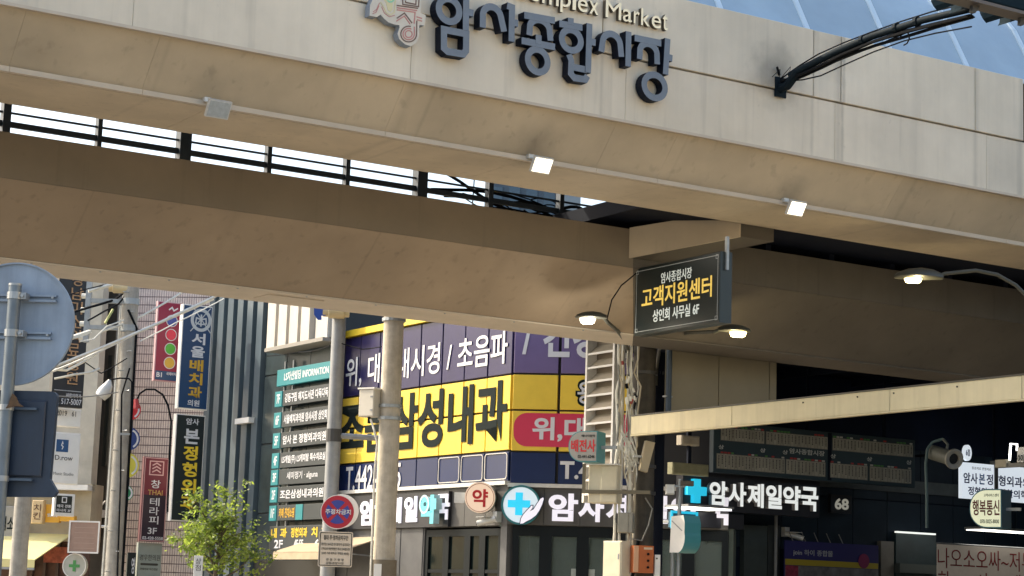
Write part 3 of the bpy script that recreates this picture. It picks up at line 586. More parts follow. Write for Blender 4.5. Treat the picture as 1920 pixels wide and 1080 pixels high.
약ƲŁōŁŃƌŃƌĜƙĜƙō|ŕƜŇƚļƓĵƉĲżĵůļťŇŞŕŜŤŞůťŶůŹżŶƉůƓŤƚ|ŕƑşƐŦƋūƅŭżūųŦŬşŨŕŦŌŨŅŬŀųľżŀƅŅƋŌƐ|ƌƤƌŔƙŔƙŨƬŨƬŲƙŲƙƅƬƅƬƏƙƏƙƤ
에ƲƗƤƗĜƣĜƣƤ|ŎƍŕƋśƄŞŸŠŪŞśśŏŕňŎņŇňŁŏľśĽŪľŸŁƄŇƋ|ŎƙłƕĹƌĳŽıŪĳŖĹŇłĽŎĺřĽŢņŨœūťżťżģƈģƈơżơżůūůŨƁŢƎřƖ
여ƲŔƎŝƌŤƅŨŹŪŪŨśŤŐŝŉŔņŋŉńŐĿśľŪĿŹńƅŋƌ|ųżƓżƓśŴśŵŪ|ƓƤƓƆŰƆũƐşƗŔƚņƖĻƍĴžĲŪĴŗĻňņľŔĻŠĽŪŅűőƓőƓĜƟĜƟƤ
역ƲŅōŅŃƓŃƓĜƟĜƟō|ŕƒŞƐťƌŪƅŬżŪųťŬŞŧŕŦŋŧńŬĿųĽżĿƅńƌŋƐ|ƓƆƓŲŶŲŷżŶƆ|ŕƜŇƚļƓĴƉĲżĴůļŤŇŞŕśŠŝũšŰŧƓŧƓŔƟŔƟƤƓƤƓƐŰƐũƗŠƛ
염ƲŕƒŞƐťƌŪƅŬżŪųťŭŞŨŕŧŋŨńŭĿųĽżĿƅńƌŋƐ|ŇŏŇĞƟĞƟŏ|ƓŅƓĨœĨœŅ|ŶƇƓƇƓŲŶŲŷż|ƓƤƓƑŰƑũƗşƛŕƜŇƚļƓĴƉĲżĴůļťŇşŕŜşŞũŢŰŨƓŨƓŖƟŖƟƤ
영ƲŕƑŞƐťƋŪƄŬżŪųťŬŞŨŕŦŋŨńŬĿųĽżĿƄńƋŋƐ|ŲőŠŏőŊňłŅķňĬőģŠĞŲĝƅĞƓģƜĬƠķƜłƓŊƅŏ|ŲŇƀņƋłƑĽƓķƑİƋīƀĨŲĦťĨŚīŔİőķŔĽŚłťņ|ŶƆƓƆƓűŶűŷż|ƓƤƓƐŰƐũƗşƛŕƜŇƚļƓĴƉĲżĴůļŤŇŞŕśşŝũšŰŧƓŧƓŔƟŔƟƤ
옛ƲƖƤƖňƢňƢƤ|ŏƐŚƍšƆţźšůŚŧŏŤŅŧĿůļźĿƆŅƍ|ŽƄŽŰŭŰŮźŭƄ|ŏƛŃƘĺƒĳƇıźĳŭĺţŃŜŏŚřśšşŨŦŽŦŽŕƈŕƈơŽơŽƏŨƏŢƕřƙ|ůŏůŋūľšĳŒīŁħŅĝřģũĬŵĺƀĬƑģƤĝƩħƘīƉĳſľŻŋŻŏ
오ƲŭƑżƏƇƊƏƂƒŸƏŭƇťżŠŭŞŞŠŒťŊŭňŸŊƂŒƊŞƏ|İĸİĮƫĮƫĸųĸųŔƄŘƒşƛŪƞŸƚƆƐƑƀƙŭƛřƙŉƑĿƆļŸĿŪňşŕŘŧŔŧĸ
외ƲśƐťƏŭƋŲƄŴŻŲųŭŬťŨśŦŒŨŊŬŅųŃŻŅƄŊƋŒƏ|ƒƤƒĜƞĜƞƤ|ĲĺōĺūļƊŀƉŉŢŅŢŜŮşŷŦžŰƀŻŽƈŶƒŪƙśƛōƙŁƒĺƈķŻĹŰĿŦŉşŕŜŕŅİń
용ƲŭōřŋŋņŁĿľĵŁĪŋģřĞŭĝƀĞƏģƘĪƛĵƘĿƏņƀŋ|ŭŃſŁƋļƏĵƋĭſĨŭĦŚĨŏĭŋĵŏļŚŁ|ŭƘſƖƋƑƐƈƋƀſŻŭŹŚŻŎƀŊƈŎƑŚƖ|ŭƢřƠŊƛŀƓĽƈĿƀŅŹŎŴŎšİšİŗƪŗƪšƌšƌŴƕŹƚƀƜƈƙƓƐƛƁƠ|ŚšŚűŭůſűſš
우ƲŭƟřƝŊƗŁƍĽƁŁŵŊūřťŭţƀťƏūƙŵƜƁƙƍƏƗƀƝ|ŭƕŻƓƆƏƍƉƏƁƍŹƆŲŻůŭŭŞůœŲŌŹŊƁŌƉœƏŞƓ|įŖįŌŦŌŦĜųĜųŌƪŌƪŖ
울ƲŭƢřơŊƜŀƕĽƋŀƁŊźřŵŭųƁŵƐźƙƁƜƋƙƕƐƜƁơ|ŭƙƀƗƌƓƐƋƌƃƀſŭŽŚſŎƃŊƋŎƓŚƗ|ĿĨĿĞƞĞƞĨŋĨŋĵƚĵƚŔųŔųšƪšƪūİūİšŦšŦŔľŔľŋƎŋƎĿĿĿ
원ƲśƟōƝŃƘļƑĺƇļŽŃŶōűśůŨűųŶźŽżƇźƑųƘŨƝ|śƕŦƓŮƎŰƇŮſŦźśŹŐźňſŅƇňƎŐƓ|İśŖŜŖłŢłŢŜƇŠƆũřŦįť|ŶŔŶŋƒŋƒĽƟĽƟƤƒƤƒŔ|łŇłğƢğƢĪŎĪŎŇ
위ƲŜƞŎƜŃƖļƍĹƂļŶŃŮŎŨŜŦŪŨŵŮżŶžƂżƍŵƖŪƜ|ŜƓŨƑŰƋųƂŰŸŨŲŜŰŐŲňŸŅƂňƋŐƑ|ƒƤƒĜƟĜƟƤ|ıŐŖőŖĠţĠţőƊŖƉşŚśįŚ
으ƲŭƛřƙŊƑĿƅļŶĽūłŢŊśœŕşŒŭőźŒƆŕƐśƘŢƜūƞŶƚƅƐƑƀƙ|ŭƑżƏƇƊƏƁƒŶƏūƇŢżŝŭśŞŝŒŢŊūŇŶŊƁŒƊŞƏ|İĹİĮƫĮƫĹ
은Ʋİŝİœƪœƪŝ|ŭƟřƞŊƘŀƐĽƄŀŹŊŰřūŭũƀūƏŰƙŹƜƄƙƐƏƘƀƞ|ŭƕŻƔƆƑƍƋƐƄƍŽƆŸŻŵŭųŞŵœŸŌŽŊƄŌƋœƑŞƔ|ĿŇĿğƜğƜĪŌĪŌŇ
음ƲŭơřƟŊƚŀƒĽƇŀżŊŴřůŭŮƁůƐŴƙżƜƇƙƒƐƚƁƟ|ŭƗŻƖƆƓƍƎƐƇƋſſźŭŸŚźŎſŊƇŌƎœƓŞƖ|ĿŋĿĞƛĞƛŋ|ƏŁƏĨŋĨŋŁ|İŢİŘƪŘƪŢ
의ƲśƚōƘŁƑĺƇķźĺŭŁţōŝśŚŪŝŶţŽŭƀźŽƇŶƑŪƘ|śƏťƎŭƊŲƃŴźŲŲŭūťŧśťŒŧŊūŅŲŃźŅƃŊƊŒƎ|ƒƤƒĜƞĜƞƤ|ĲĺōĺūļƊŀƉŉśŅİń
이ƲƒƤƒĜƟĜƟƤ|ŗƚŉƖľƍķžĴŪķŗľňŉľŗĻťľŰňŷŗŹŪŷžŰƍťƖ|ŗƎŠƌŧƅŬŹŭŪŬśŧŐŠŉŗņŎŉŇŐłśŀŪłŹŇƅŎƌ
인ƲƒƤƒŁƟŁƟƤ|ŖƚňƘĽƑĵƇĳŹĵŬĽšňŚŖŘŤŚůšŷŬŹŹŷƇůƑŤƘ|ŖƐşƎŦƉūƂŭŹūŰŦũşŤŖţōŤŅũŀŰĿŹŀƂŅƉōƎ|ňŋňğƣğƣĪŔĪŔŋ
일ƲŖƟňƝļƗĵƍĳƁĵŵļūňťŖţŤťůūŶŵŹƁŶƍůƗŤƝ|ŖƕšƒŪƋŭƁŪŷšŰŖŭŊŰłŷĿƁłƋŊƒ|ƒƤƒşƟşƟƤ|ŇĨŇĞƣĞƣĨœĨœķƟķƟŘŇŘŇŎƒŎƒŀŇŀ
자ƲĲƖĲƌőƌőŻŎũņŘĻŊĭŀĵĶŃŁŏőŗţşŒūńŹĺƀńŲōŧśŠŪŝŻŝƌŻƌŻƖ|ƋƤƋĜƘĜƘţƮţƮŭƘŭƘƤ
장ƲŮŏśōōňńŀŁĶńīōģśĞŮĝƀĞƎģƗīƚĶƗŀƎňƀō|ŮŅſŃƊľƎĶƊĭſĨŮĦŜĨőĭōĶőľŜŃ|ĳƚĳƐőƐőƊŎżňŰĽŦįŞĵŕńŜŐŨŗŶşũŪŠŸřžŢűũŦŲŠžŝƋŝƐŻƐŻƚ|ƌƤƌŒƙŒƙŷƭŷƭƂƙƂƙƤ
재ƲźơźģƅģƅţƗţƗĜƣĜƣƤƗƤƗŭƅŭƅơ|ıƔıƊŌƊŌſŊŬńŚĻŌĮłĶĸłŃŌőŒŢŘœšņŭĽŵŇŨŐşŝřŭŘſŘƊŰƊŰƔ
저ƲŶųŶũƓũƓĜƟĜƟƤƓƤƓų|ĳƖĳƌŒƌŒżŏŪŇřļŋĮŁĶķńłŐŒŘťŠœŬńŻĺƂńŴōũśšūŞżŞƌŽƌŽƖ
전ƲƓƤƓſŷſŷŴƓŴƓŀƟŀƟƤ|ŉŉŉğƣğƣĪŕĪŕŉ|ĴƙĴƏŒƏŒƈŐźŉŭľţİŜĶŒŅŚőťŘŴŠŧūŜŹŕſşŲŦŨŰšŻşƈşƏżƏżƙ
절ƲƓƤƓƆŸƆŸżƓżƓŞƟŞƟƤ|ĴƝĴƓŒƓŒƏŏƃňŷľŭİŦĶŜŅŤŐůŘżŠŰūŦŹŠſũŲŰŧŹšƃŞƏŞƓżƓżƝ|ňĨňĞƤĞƤĨŔĨŔķƟķƟŗňŗňōƓōƓŀňŀ
점ƲŇŎŇĞƟĞƟŎ|ƓńƓĨœĨœń|ƓƤƓƂŸƂŸŸƓŸƓŕƟŕƟƤ|ĴƛĴƑŒƑŒƌŐžŉűľŧİŠĶŖŅŞőũŘŸŠūūŠŹřſţŲŪŨŴšſşƌşƑżƑżƛ
정ƲŲŏŠōőňňŀŅĶňīőģŠĞŲĜƅĞƓģƜīƠĶƜŀƓňƅō|ŲŅƄŃƏľƓĶƏĭƄĨŲĦšĨŖĭŒĶŖľšŃ|ƓƤƓƁŸƁŸŶƓŶƓœƟœƟƤ|ĴƚĴƐŒƐŒƋŐŽŉŰľŦİŞĶŔŅŝőŨřŷŠŪūşŹŘſŢŲũŨųšſşƋşƐżƐżƚ
제ƲƗƤƗĜƣĜƣƤ|żơżųťųťũżũżģƇģƇơ|ĲƔĲƊŋƊŋžŉūńŚĺŌĮŁĶķłłŋőőŢŘŒšŅŭĻŴńŨŎşŜřŬŗžŗƊŰƊŰƔ
조ƲŧřŧĸİĸİĮƫĮƫĸųĸųř|ĺƘĺƍŦƍŦƋŢŻŗŮŇŤĶŞĻŔŊřŘšŤūŭŸŶŬƂšƐřƠŕƥşƓŤƃŮŸŻųƋųƍƠƍƠƘ
종ƲŭŋřŊŋŅŁľľĴŁĪŋģřĞŭĝƀĞƏģƘĪƛĴƘľƏŅƀŊ|ŭłſŀƋĻƏĴƋĬſĨŭĦŚĨŏĬŋĴŏĻŚŀ|İšİŖƪŖƪšųšųŴŧŴŧš|ĻƞĻƔťƔŠƉŖƁŇźĶŷĻŭŋŰřŶťžŭƈŵžƀŶƏŰƟŭƣŷƒźƄƁŹƉŵƔƟƔƟƞ
주ƲĻƜĻƒŦƒŦƑŢƄŗŹňűķŬļŢŋŦřŭťŶŭƁŵŶƁŭƏŦƞŢƣŬƑűƂŹŸƄŴƑŴƒƞƒƞƜ|İŗİōŦōŦĜųĜųōƪōƪŗ
준ƲĻƝĻƓťƓšƈŗžňŶķŲļŨŌŬŚŲťŻŭƆŴŻƀŲƎŬƞŨƣŲƑŶƃžŹƈŵƓƟƓƟƝ|įŞįŔŨŔŨĹŴĹŴŔƪŔƪŞ|ĿņĿğƝğƝĪŋĪŋņ
즉Ʋİţİřƪřƪţ|ĽŋĽŀƎŀƎĜƛĜƛŋ|ĻƞĻƔťƔšƉŖƀňŹĶŵĻŬŋůřŵťŽŭƈŵŽƀŵƏůƟŬƣŵƒŹƃƀŹƉŵƔƟƔƟƞ
증ƲİŤİřƪřƪŤ|ŭŎřŌŋŇŁĿľĵŁīŋģřĞŭĝƀĞƏģƘīƛĵƘĿƏŇƀŌ|ŭńſłƋĽƏĵƋĭſĨŭĦŚĨŏĭŋĵŏĽŚł|ĻƝĻƓťƓšƈŖƀňŹĶŶĻŬŋůřŵťŽŭƇŵŽƀŵƏůƟŬƣŶƒŹƃƀŹƈŵƓƟƓƟƝ
지ƲƒƤƒĜƟĜƟƤ|ĴƖĴƌœƌœŻŐũŉŘĽŊİŀķĶŅŁőŐŚţŢŒŮńŽĺƄńŶōūŚţŪŠŻŠƌƀƌƀƖ
진ƲƒƤƒŁƟŁƟƤ|ĵƙĵƏŔƏŔƇőŹŊŭĿŢıśĸőŇřŒťŚųŢŦŮśżŔƂŞŵťŪŮţźŠƇŠƏſƏſƙ|ňŊňğƣğƣĪŔĪŔŊ
차ƲŐƢŐƍĲƍĲƂőƂőŸŎŧŇŗļŊĮŀĵķŃŁŏŏŗŠŞŐũŃŷĹžŃŰŌŦřşŨŝŸŝƂŻƂŻƍŝƍŝƢ|ƋƤƋĜƘĜƘŢƮŢƮŬƘŬƘƤ
찰ƲőƥőƖĳƖĳƌőƌőƊŏžňŴĽŬįŧĵŝńţŐŭŘŹŠŮūŦźŠſŪŲůŧŶŠſŞƊŞƌżƌżƖŞƖŞƥ|ƌƤƌŝƙŝƙżƭżƭƆƙƆƙƤ|ŃĨŃĞƞĞƞĨŏĨŏĶƙĶƙŖŃŖŃŌƍŌƍĿŃĿ
창ƲŮŎśŌōŇńĿŁĵńīōģśĞŮĝƀĞƎģƗīƚĵƗĿƎŇƀŌ|ŮńſłƊĽƎĵƊĭſĨŮĦŜĨőĭōĵőĽŜł|őƥőƔĳƔĳƊőƊőƇŏźňŮĽŤİŞĶŔńŜŐŦŘųŠŨūŞŹŘſŢűŨŧŰŠŻŞƇŞƊżƊżƔŞƔŞƥ|ƌƤƌőƙőƙŷƭŷƭƁƙƁƙƤ
청ƲŲŎŠōőňňŀŅĶňīőģŠĞŲĝƅĞƓģƜīƠĶƜŀƓňƅō|ŲŅƄŃƏľƓĶƏĭƄĨŲĦšĨŖĭŒĶŖľšŃ|őƥőƔĳƔĳƊőƊőƇŏźňŮĽŤİŞĶŔńśŐŦŘŴŠŨūŞźŘƀšŲŧŧŰŠŻŞƇŞƊżƊżƔŞƔŞƥ|ƓƤƓŽŸŽŸųƓųƓŒƟŒƟƤ
초Ʋŧŗŧĸİĸİĭƫĭƫĸųĸųŗ|ŧơŧƏĻƏĻƄŧƄţŶŘŪŉšĶŜĻŒŋŖřŝťŦŭűŵŦƁŝƏŖƟŒƣŜƑšƁŪŷŶųƄƟƄƟƏųƏųơ
층Ʋİşİŕƪŕƪş|ŭŊřňŊńŁĽľĳŁĩŊĢřĞŭĝƀĞƏĢƘĩƛĳƘĽƏńƀň|ŭŀſĿƋĺƏĳƋĬſĨŭĦŚĨŏĬŋĳŏĺŚĿ|ļƗļƍŦƍŢƃŗŻŉŵķŲĺŨŐŬšŴŭƀŸŴƊŬƟŨƣŲƑŵƂŻŸƃųƍƞƍƞƗųƗųƤŧƤŧƗ
치ƲƒƤƒĜƟĜƟƤ|ŕƢŕƍĶƍĶƂŕƂŕŸŒŧŋŗŀŉĲŀĹķňŀœŏśŠŤŐŰłžĹƅŃŷŋŬŘŤŧšŸšƂƀƂƀƍšƍšƢ
칙ƲƒƤƒőƟőƟƤ|ńŊńĿƒĿƒĜƟĜƟŊ|ŔƥŔƔĶƔĶƊŔƊŔƆŒŹŋŭŀţĲŝĸœŇŚœťśŲţŦůŜŽŕƃşŵťŪŮţźšƆšƊſƊſƔšƔšƥ
카ƲĸƖĸƌũƌŧƀťŴıűĳŦšŪŖřŇŊıļĸĳōŀŝŎũşŰŰŴƃŵƖ|ƋƤƋĜƘĜƘţƭţƭŭƘŭƘƤ
캐ƲŹơŹģƄģƄţƗţƗĜƣĜƣƤƗƤƗŭƄŭƄơ|ķƔķƊşƊŜŵİŲĲŧŘūŐśŃŎİŁĸĸŊńŗŒššŧűŪƂūƔ
킨ƲƒƤƒŁƟŁƟƤ|ĹƚĹƐŪƐŦſĲŽĴųšŶŗŪňŠĳŗĸōŌŖŜŠŨŬŰŹŵƉŷƚ|ňňňĞƣĞƣĩŔĩŔň
탈ƲĶƝĶŢŀŢţţžŦŽůţŭłŬłŻűŻűƅłƅłƓŴƓŴƝ|ƌƤƌŝƙŝƙżƭżƭƇƙƇƙƤ|ŃĨŃĞƞĞƞĨŏĨŏķƙķƙŗŃŗŃōƍōƍŀŃŀ
태ƲĵƔĵľľľřľŰŁůŌŚŉŁňŁŧŨŧŨűŁűŁƊŪƊŪƔ|ŹơŹģƅģƅţƗţƗĜƣĜƣƤƗƤƗŮƅŮƅơ
터ƲŷűŷŧƓŧƓĜƟĜƟƤƓƤƓű|ĶƘĶĽŀĽšľžŁŽŋŢňłŇłŧůŧůŲłŲłƍŵƍŵƘ
테ƲƗƤƗĜƣĜƣƤ|ŻơŻűŨűŨŦŻŦŻģƇģƇơ|ĵƔĵĽĽĽŘĽůŀŭŋřňŀŇŀťšťšůŀůŀƊŧƊŧƔ
통ƲŭňřŇŊŃŁļľĲŁĩŊĢřĞŭĝƀĞƏĢƘĩƛĲƘļƏŃƀŇ|ŭĿſĽƋĹƏĲƋĬſħŭĦŚħŏĬŋĲŏĹŚĽ|ŀƠŀũŦũŦŜįŜįŒƪŒƪŜųŜųũƜũƜųŌųŌƀƗƀƗƊŌƊŌƖƛƖƛƠ
특ƲįŜįŒƪŒƪŜ|ĽŅĽĻƎĻƎĜƚĜƚŅ|ŀƠŀũƜũƜųŌųŌƀƗƀƗƊŌƊŌƗƛƗƛƠ
파ƲįľŘĿƄŃƃŌŮŊŮƋŽƋŽƖıƖıƋŀƋŀŉĮň|ŌƋŢƋŢŉŌŉ|ƋƤƋĜƘĜƘţƮţƮŮƘŮƘƤ
페ƲƗƤƗĜƣĜƣƤ|ŽơŽŰūŰūťŽťŽģƉģƉơ|İľŐĿųłŲŌŤŊŤƉůƉůƓıƓıƉļƉļňĮň|ŇƉŘƉŘŉŇŉ
피ƲƒƤƒĜƟĜƟƤ|ıľŚĿƇŃƇŌűŊűƋƀƋƀƖĳƖĳƋłƋłŉįň|ŎƋŤƋŤŊŎŉ
핑ƲƒƤƒőƟőƟƤ|ŲŎşŌőŇňŀŅĵňīőģşĞŲĝƅĞƓģƜīƠĵƜŀƓŇƅŌ|ŲńƄłƏĽƓĵƏĭƄĨŲĦŠĨŕĭőĵŕĽŠł|ĳśśśƆŠƅũűŧűƎžƎžƘĶƘĶƎŃƎŃťĲť|ŏƎťƎťŦŏť
하ƲŗŹŊŷŀŰĹŦĶŚĹōŀŃŊĽŗĻťĽůŃŶōŸŚŶŦůŰťŷ|ŗůŢŬŪťŭŚŪŏŢňŗŅŌňŅŏłŚŅťŌŬ|ƋƤƋĜƘĜƘŢƮŢƮŬƘŬƘƤ|őƢőƎįƎįƄſƄſƎŝƎŝƢ
학ƲŘƅŋƃŀžĺŶķŬĺŢŀŚŋŕŘŔťŕůŚŶŢŸŬŶŶůžťƃ|ŘŻţŹŪŴŬŬŪŤţşŘŝōşņŤŃŬņŴōŹ|ŁňŁľƌľƌĜƙĜƙň|ŒƥŒƖİƖİƌƀƌƀƖŞƖŞƥ|ƌƤƌŏƙŏƙŴƭŴƭſƙſƙƤ
한ƲŘƂŋƀŀŻĺųķũĺŞŀŖŋőŘŏťőůŖŶŞŸũŶųůŻťƀ|ŘŸţŶŪűŬũŪŠţśŘřōśņŠŃũņűōŶ|ƌƤƌľƙľƙŭƭŭƭŷƙŷƙƤ|ŒƤŒƓİƓİƉƀƉƀƓŞƓŞƤ|ńņńğƟğƟĪőĪőņ
합ƲŃŏŃĞƙĞƙŏƌŏƌŁŐŁŐŏ|ŐķƌķƌĨŐĨ|ŘƆŋƄŀſĺŸķŮĺŤŀŝŋŘŘŖťŘůŝŶŤŸŮŶŸůſťƄ|ŘżţŻŪŶŬŮŪŦţšŘŠōšņŦŃŮņŶōŻ|ƌƤƌŕƙŕƙŷƭŷƭƁƙƁƙƤ|ŒƥŒƖİƖİƌƀƌƀƖŞƖŞƥ
해ƲőźŅŷļűĶŧĴśĶŎļńŅľőļŝľŦńŬŎŮśŬŧŦűŝŷ|őůŚŬšťţśšŐŚŉőņňŉŁŐĿśŁťňŬ|ŋƠŋƍįƍįƃųƃųƍŗƍŗƠ|ŹơŹģƅģƅšƖšƖĜƢĜƢƤƖƤƖūƅūƅơ
행ƲőƃņƁļŽķŵĴŬķŢļśņŖőŕŝŖŦśŬŢŮŬŬŵŦŽŝƁ|őźśŸšųţŬšŤśşőŞňşłŤŀŬłųňŸ|ŵŌŢŊŔņŋľňĴŋĪŔģŢĞŵĝƈĞƗģƟĪƣĴƟľƗņƈŊ|ŵłƇŁƒļƖĴƒĭƇĨŵĦţĨŘĭŔĴŘļţŁ|ŹơŹœƅœƅŵƖŵƖŎƢŎƢƤƖƤƖſƅſƅơ|ŋƣŋƔįƔįƊųƊųƔŗƔŗƣ
형ƲŖƄŊƂŀŽĺŵķūĺšŀřŊŔŖŒţŔŬřųšŵūųŵŬŽţƂ|ŖŻŠŹŧųũūŧţŠŝŖśŌŝņţŃūņųŌŹ|ųŋŠŉőŅŉľŅĴŉĪőģŠĞųĝƆĞƔģƝĪƠĴƝľƔŅƆŉ|ųŁƄŀƏĻƓĴƏĬƄĨųĦšĨŖĬŒĴŖĻšŀ|ƓƤƓƄżƄżŹƓŹƓũżũżşƓşƓŌƟŌƟƤ|ŐƥŐƕİƕİƋżƋżƕŜƕŜƥ
환ƲřſŤžŪŹŭųŪŬŤŨřŧŏŨňŬŅųňŹŏž|ƌƤƌĺƙĺƙŪƬŪƬŵƙŵƙƤ|ŃŁŃğƝğƝĪŏĪŏŁ|řƈŌƆłƂļżĹųĻūŀťňšœŞœŔįŔİŉŊŊŨŌƅŏƄŘşŕşŞŭŢŶũŹųŶżŰƂŦƆ|œƥœƗĲƗĲƍƀƍƀƗşƗşƥ
활ƲřƄŤƃŪƀŭŻŪŶŤŲřűŏŲňŶŅŻňƀŏƃ|ƌƤƌŔƙŔƙŷƬŷƬƁƙƁƙƤ|ŁħŁĞƞĞƞħōħōĳƙĳƙŎŁŎŁŅƌŅƌĻŁĻ|řƍŌƋłƈļƂĹŻĽŲŅŬœũœšįŠİŗŊŗŧřƅŜƄŤşšşũŭŬŶŲŹŻŶƂŰƈŦƋ|œƥœƚĲƚĲƑƀƑƀƚşƚşƥ
회ƲƒƤƒĜƞĜƞƤ|ŜŸŧŶŮűűũŮŠŧśŜřőśŊŠňũŊűőŶ|ŜƂŏƀŅŻľųļũľşŃŘŋœŖŐŖŁİŁĲĶōĶūĸƊļƉŅţłţŐŭœŶŘŻşŽũŻųŴŻŪƀ|ŖƤŖƓĳƓĳƉƅƉƅƓţƓţƤ
"""

_OUT = {}
for _ln in OUTLINES.split('\n'):
    if _ln:
        _sp = []
        for _s_ in _ln[2:].split('|'):
            _q = [(ord(c) - 0x100 - 40) / 150.0 for c in _s_]
            _sp.append(list(zip(_q[0::2], _q[1::2])))
        _OUT[_ln[0]] = ((ord(_ln[1]) - 0x100 - 40) / 150.0, _sp)
def glyphs(txt, bold):
    """letter outlines -> filled, normalised to a unit box"""
    key = (txt, round(bold, 4))
    if key in _tc:
        return _tc[key]
    c = bpy.data.curves.new('tmp_text', 'CURVE')
    c.dimensions = '2D'
    c.fill_mode = 'FRONT'
    c.offset = bold
    x = 0.0
    for ch in txt:
        if ch not in _OUT:
            x += SPACE_ADV
            continue
        adv, sp_ = _OUT[ch]
        for L_ in sp_:
            s = c.splines.new('POLY')
            s.points.add(len(L_) - 1)
            for p, (u, v) in zip(s.points, L_):
                p.co = (x + u, v, 0, 1)
            s.use_cyclic_u = True
        x += adv
    o = bpy.data.objects.new('tmp_text', c)
    _ts.collection.objects.link(o)
    vl = _ts.view_layers[0]
    vl.update()
    dg = vl.depsgraph
    me = bpy.data.meshes.new_from_object(o.evaluated_get(dg), depsgraph=dg)
    bpy.data.objects.remove(o)
    bpy.data.curves.remove(c)
    bm = bmesh.new(); bm.from_mesh(me)
    bmesh.ops.remove_doubles(bm, verts=bm.verts, dist=0.0004)
    bm.verts.ensure_lookup_table(); bm.verts.index_update()
    vs = [(v.co.x, v.co.y) for v in bm.verts]
    fs = [tuple(v.index for v in f.verts) for f in bm.faces]
    es = [(e.verts[0].index, e.verts[1].index) for e in bm.edges if len(e.link_faces) == 1]
    bm.free()
    bpy.data.meshes.remove(me)
    xs, ys = [v[0] for v in vs], [v[1] for v in vs]
    x0, x1, y0, y1 = min(xs), max(xs), min(ys), max(ys)
    _tc[key] = ([((x - x0) / max(1e-6, x1 - x0), (y - y0) / max(1e-6, y1 - y0)) for x, y in vs], fs, es)
    return _tc[key]

def text_into(mb, txt, x0, x1, z0, z1, y, bold=0.0, dep=0.006, mi=0, mside=1):
    vs, fs, es = glyphs(txt, bold)
    n = len(vs)
    P = [(x0 + u * (x1 - x0), z0 + v * (z1 - z0)) for u, v in vs]
    b = len(mb.v)
    mb.v += [(x, y - dep, z) for x, z in P] + [(x, y, z) for x, z in P]
    for f in fs:
        mb.f.append(tuple(i + b for i in f)); mb.mi.append(mi)
    for i, j in es:
        mb.f.append((b + i, b + j, b + n + j, b + n + i)); mb.mi.append(mside)

def words(txt):
    """each word of a line with its share of the line's box"""
    x, out, allp = 0.0, [], []
    cur, pts = '', []
    for ch in txt + ' ':
        if ch == ' ':
            if cur and pts:
                out.append((cur, pts)); pass
            cur, pts = '', []
            x += SPACE_ADV
            continue
        cur += ch
        if ch in _OUT:
            adv, sp_ = _OUT[ch]
            for L_ in sp_:
                pts += [(x + u, v) for u, v in L_]
            x += adv
        else:
            x += SPACE_ADV
    allp = [p for _, q in out for p in q]
    X0, X1 = min(p[0] for p in allp), max(p[0] for p in allp)
    Y0, Y1 = min(p[1] for p in allp), max(p[1] for p in allp)
    res = []
    for wd, q in out:
        res.append((wd, (min(p[0] for p in q) - X0) / (X1 - X0), (max(p[0] for p in q) - X0) / (X1 - X0), (min(p[1] for p in q) - Y0) / (Y1 - Y0), (max(p[1] for p in q) - Y0) / (Y1 - Y0)))
    return res

def arc(cx, cz, rx, rz, a0, a1, n=14):
    return [(cx + rx * math.cos(rad(a0 + (a1 - a0) * k / n)), cz + rz * math.sin(rad(a0 + (a1 - a0) * k / n))) for k in range(n + 1)]

def rrect(x0, x1, z0, z1, r, n=5):
    return (arc(x1 - r, z1 - r, r, r, 0, 90, n) + arc(x0 + r, z1 - r, r, r, 90, 180, n) + arc(x0 + r, z0 + r, r, r, 180, 270, n) + arc(x1 - r, z0 + r, r, r, 270, 360, n))

def curve3(p0, p1, sag, n=14):
    p0, p1 = Vector(p0), Vector(p1)
    return [p0.lerp(p1, k / n) - Vector((0, 0, sag * 4 * (k / n) * (1 - k / n))) for k in range(n + 1)]
WORLD = Fr(0, 0, 0)
_p = at(960, 185, 28.0)
FB = Fr(_p.x, _p.y, 32.13)          # bridge: x along the span, y across it away from the camera
BASE = (5.0, 3.0, 0.0)
def onb(px, py, y=0.0):
    a, b = FB.h(px, py, y)
    return (a - BASE[0], y - BASE[1], b - BASE[2])
# ------------------------------------------------------------------ materials
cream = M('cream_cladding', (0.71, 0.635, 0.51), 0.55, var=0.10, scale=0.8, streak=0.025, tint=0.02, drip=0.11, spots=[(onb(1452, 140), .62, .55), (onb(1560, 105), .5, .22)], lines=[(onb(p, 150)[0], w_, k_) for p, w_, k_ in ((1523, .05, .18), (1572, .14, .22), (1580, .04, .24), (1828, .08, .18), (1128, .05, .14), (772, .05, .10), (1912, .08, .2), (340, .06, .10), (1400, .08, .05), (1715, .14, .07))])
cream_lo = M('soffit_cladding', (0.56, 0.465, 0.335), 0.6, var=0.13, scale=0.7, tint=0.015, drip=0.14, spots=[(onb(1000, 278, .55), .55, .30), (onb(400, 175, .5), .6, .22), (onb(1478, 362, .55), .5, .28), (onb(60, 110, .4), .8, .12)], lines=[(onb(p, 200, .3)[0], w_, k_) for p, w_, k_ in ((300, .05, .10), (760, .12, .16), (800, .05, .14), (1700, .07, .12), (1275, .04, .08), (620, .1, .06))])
girder = M('girder_paint', (0.36, 0.275, 0.19), 0.65, var=0.15, scale=0.6, tint=0.01, drip=0.16, lines=[(onb(p, 480, 4.0)[0], w_, k_) for p, w_, k_ in ((150, .03, .12), (420, .10, .07), (690, .03, .14), (930, .16, .08), (1085, .03, .10))], spots=[(onb(1100, 585, 4.4), .7, .28), (onb(640, 470, 3.7), .5, .12), (onb(250, 500, 4.6), .8, .10)])
trim = M('pale_trim', (0.56, 0.48, 0.38), 0.6, var=0.1, scale=2)
seam = M('dark_seam', (0.05, 0.045, 0.04), 0.8)
navy_steel = M('navy_steel', (0.012, 0.03, 0.055), 0.5, var=0.2, scale=4)
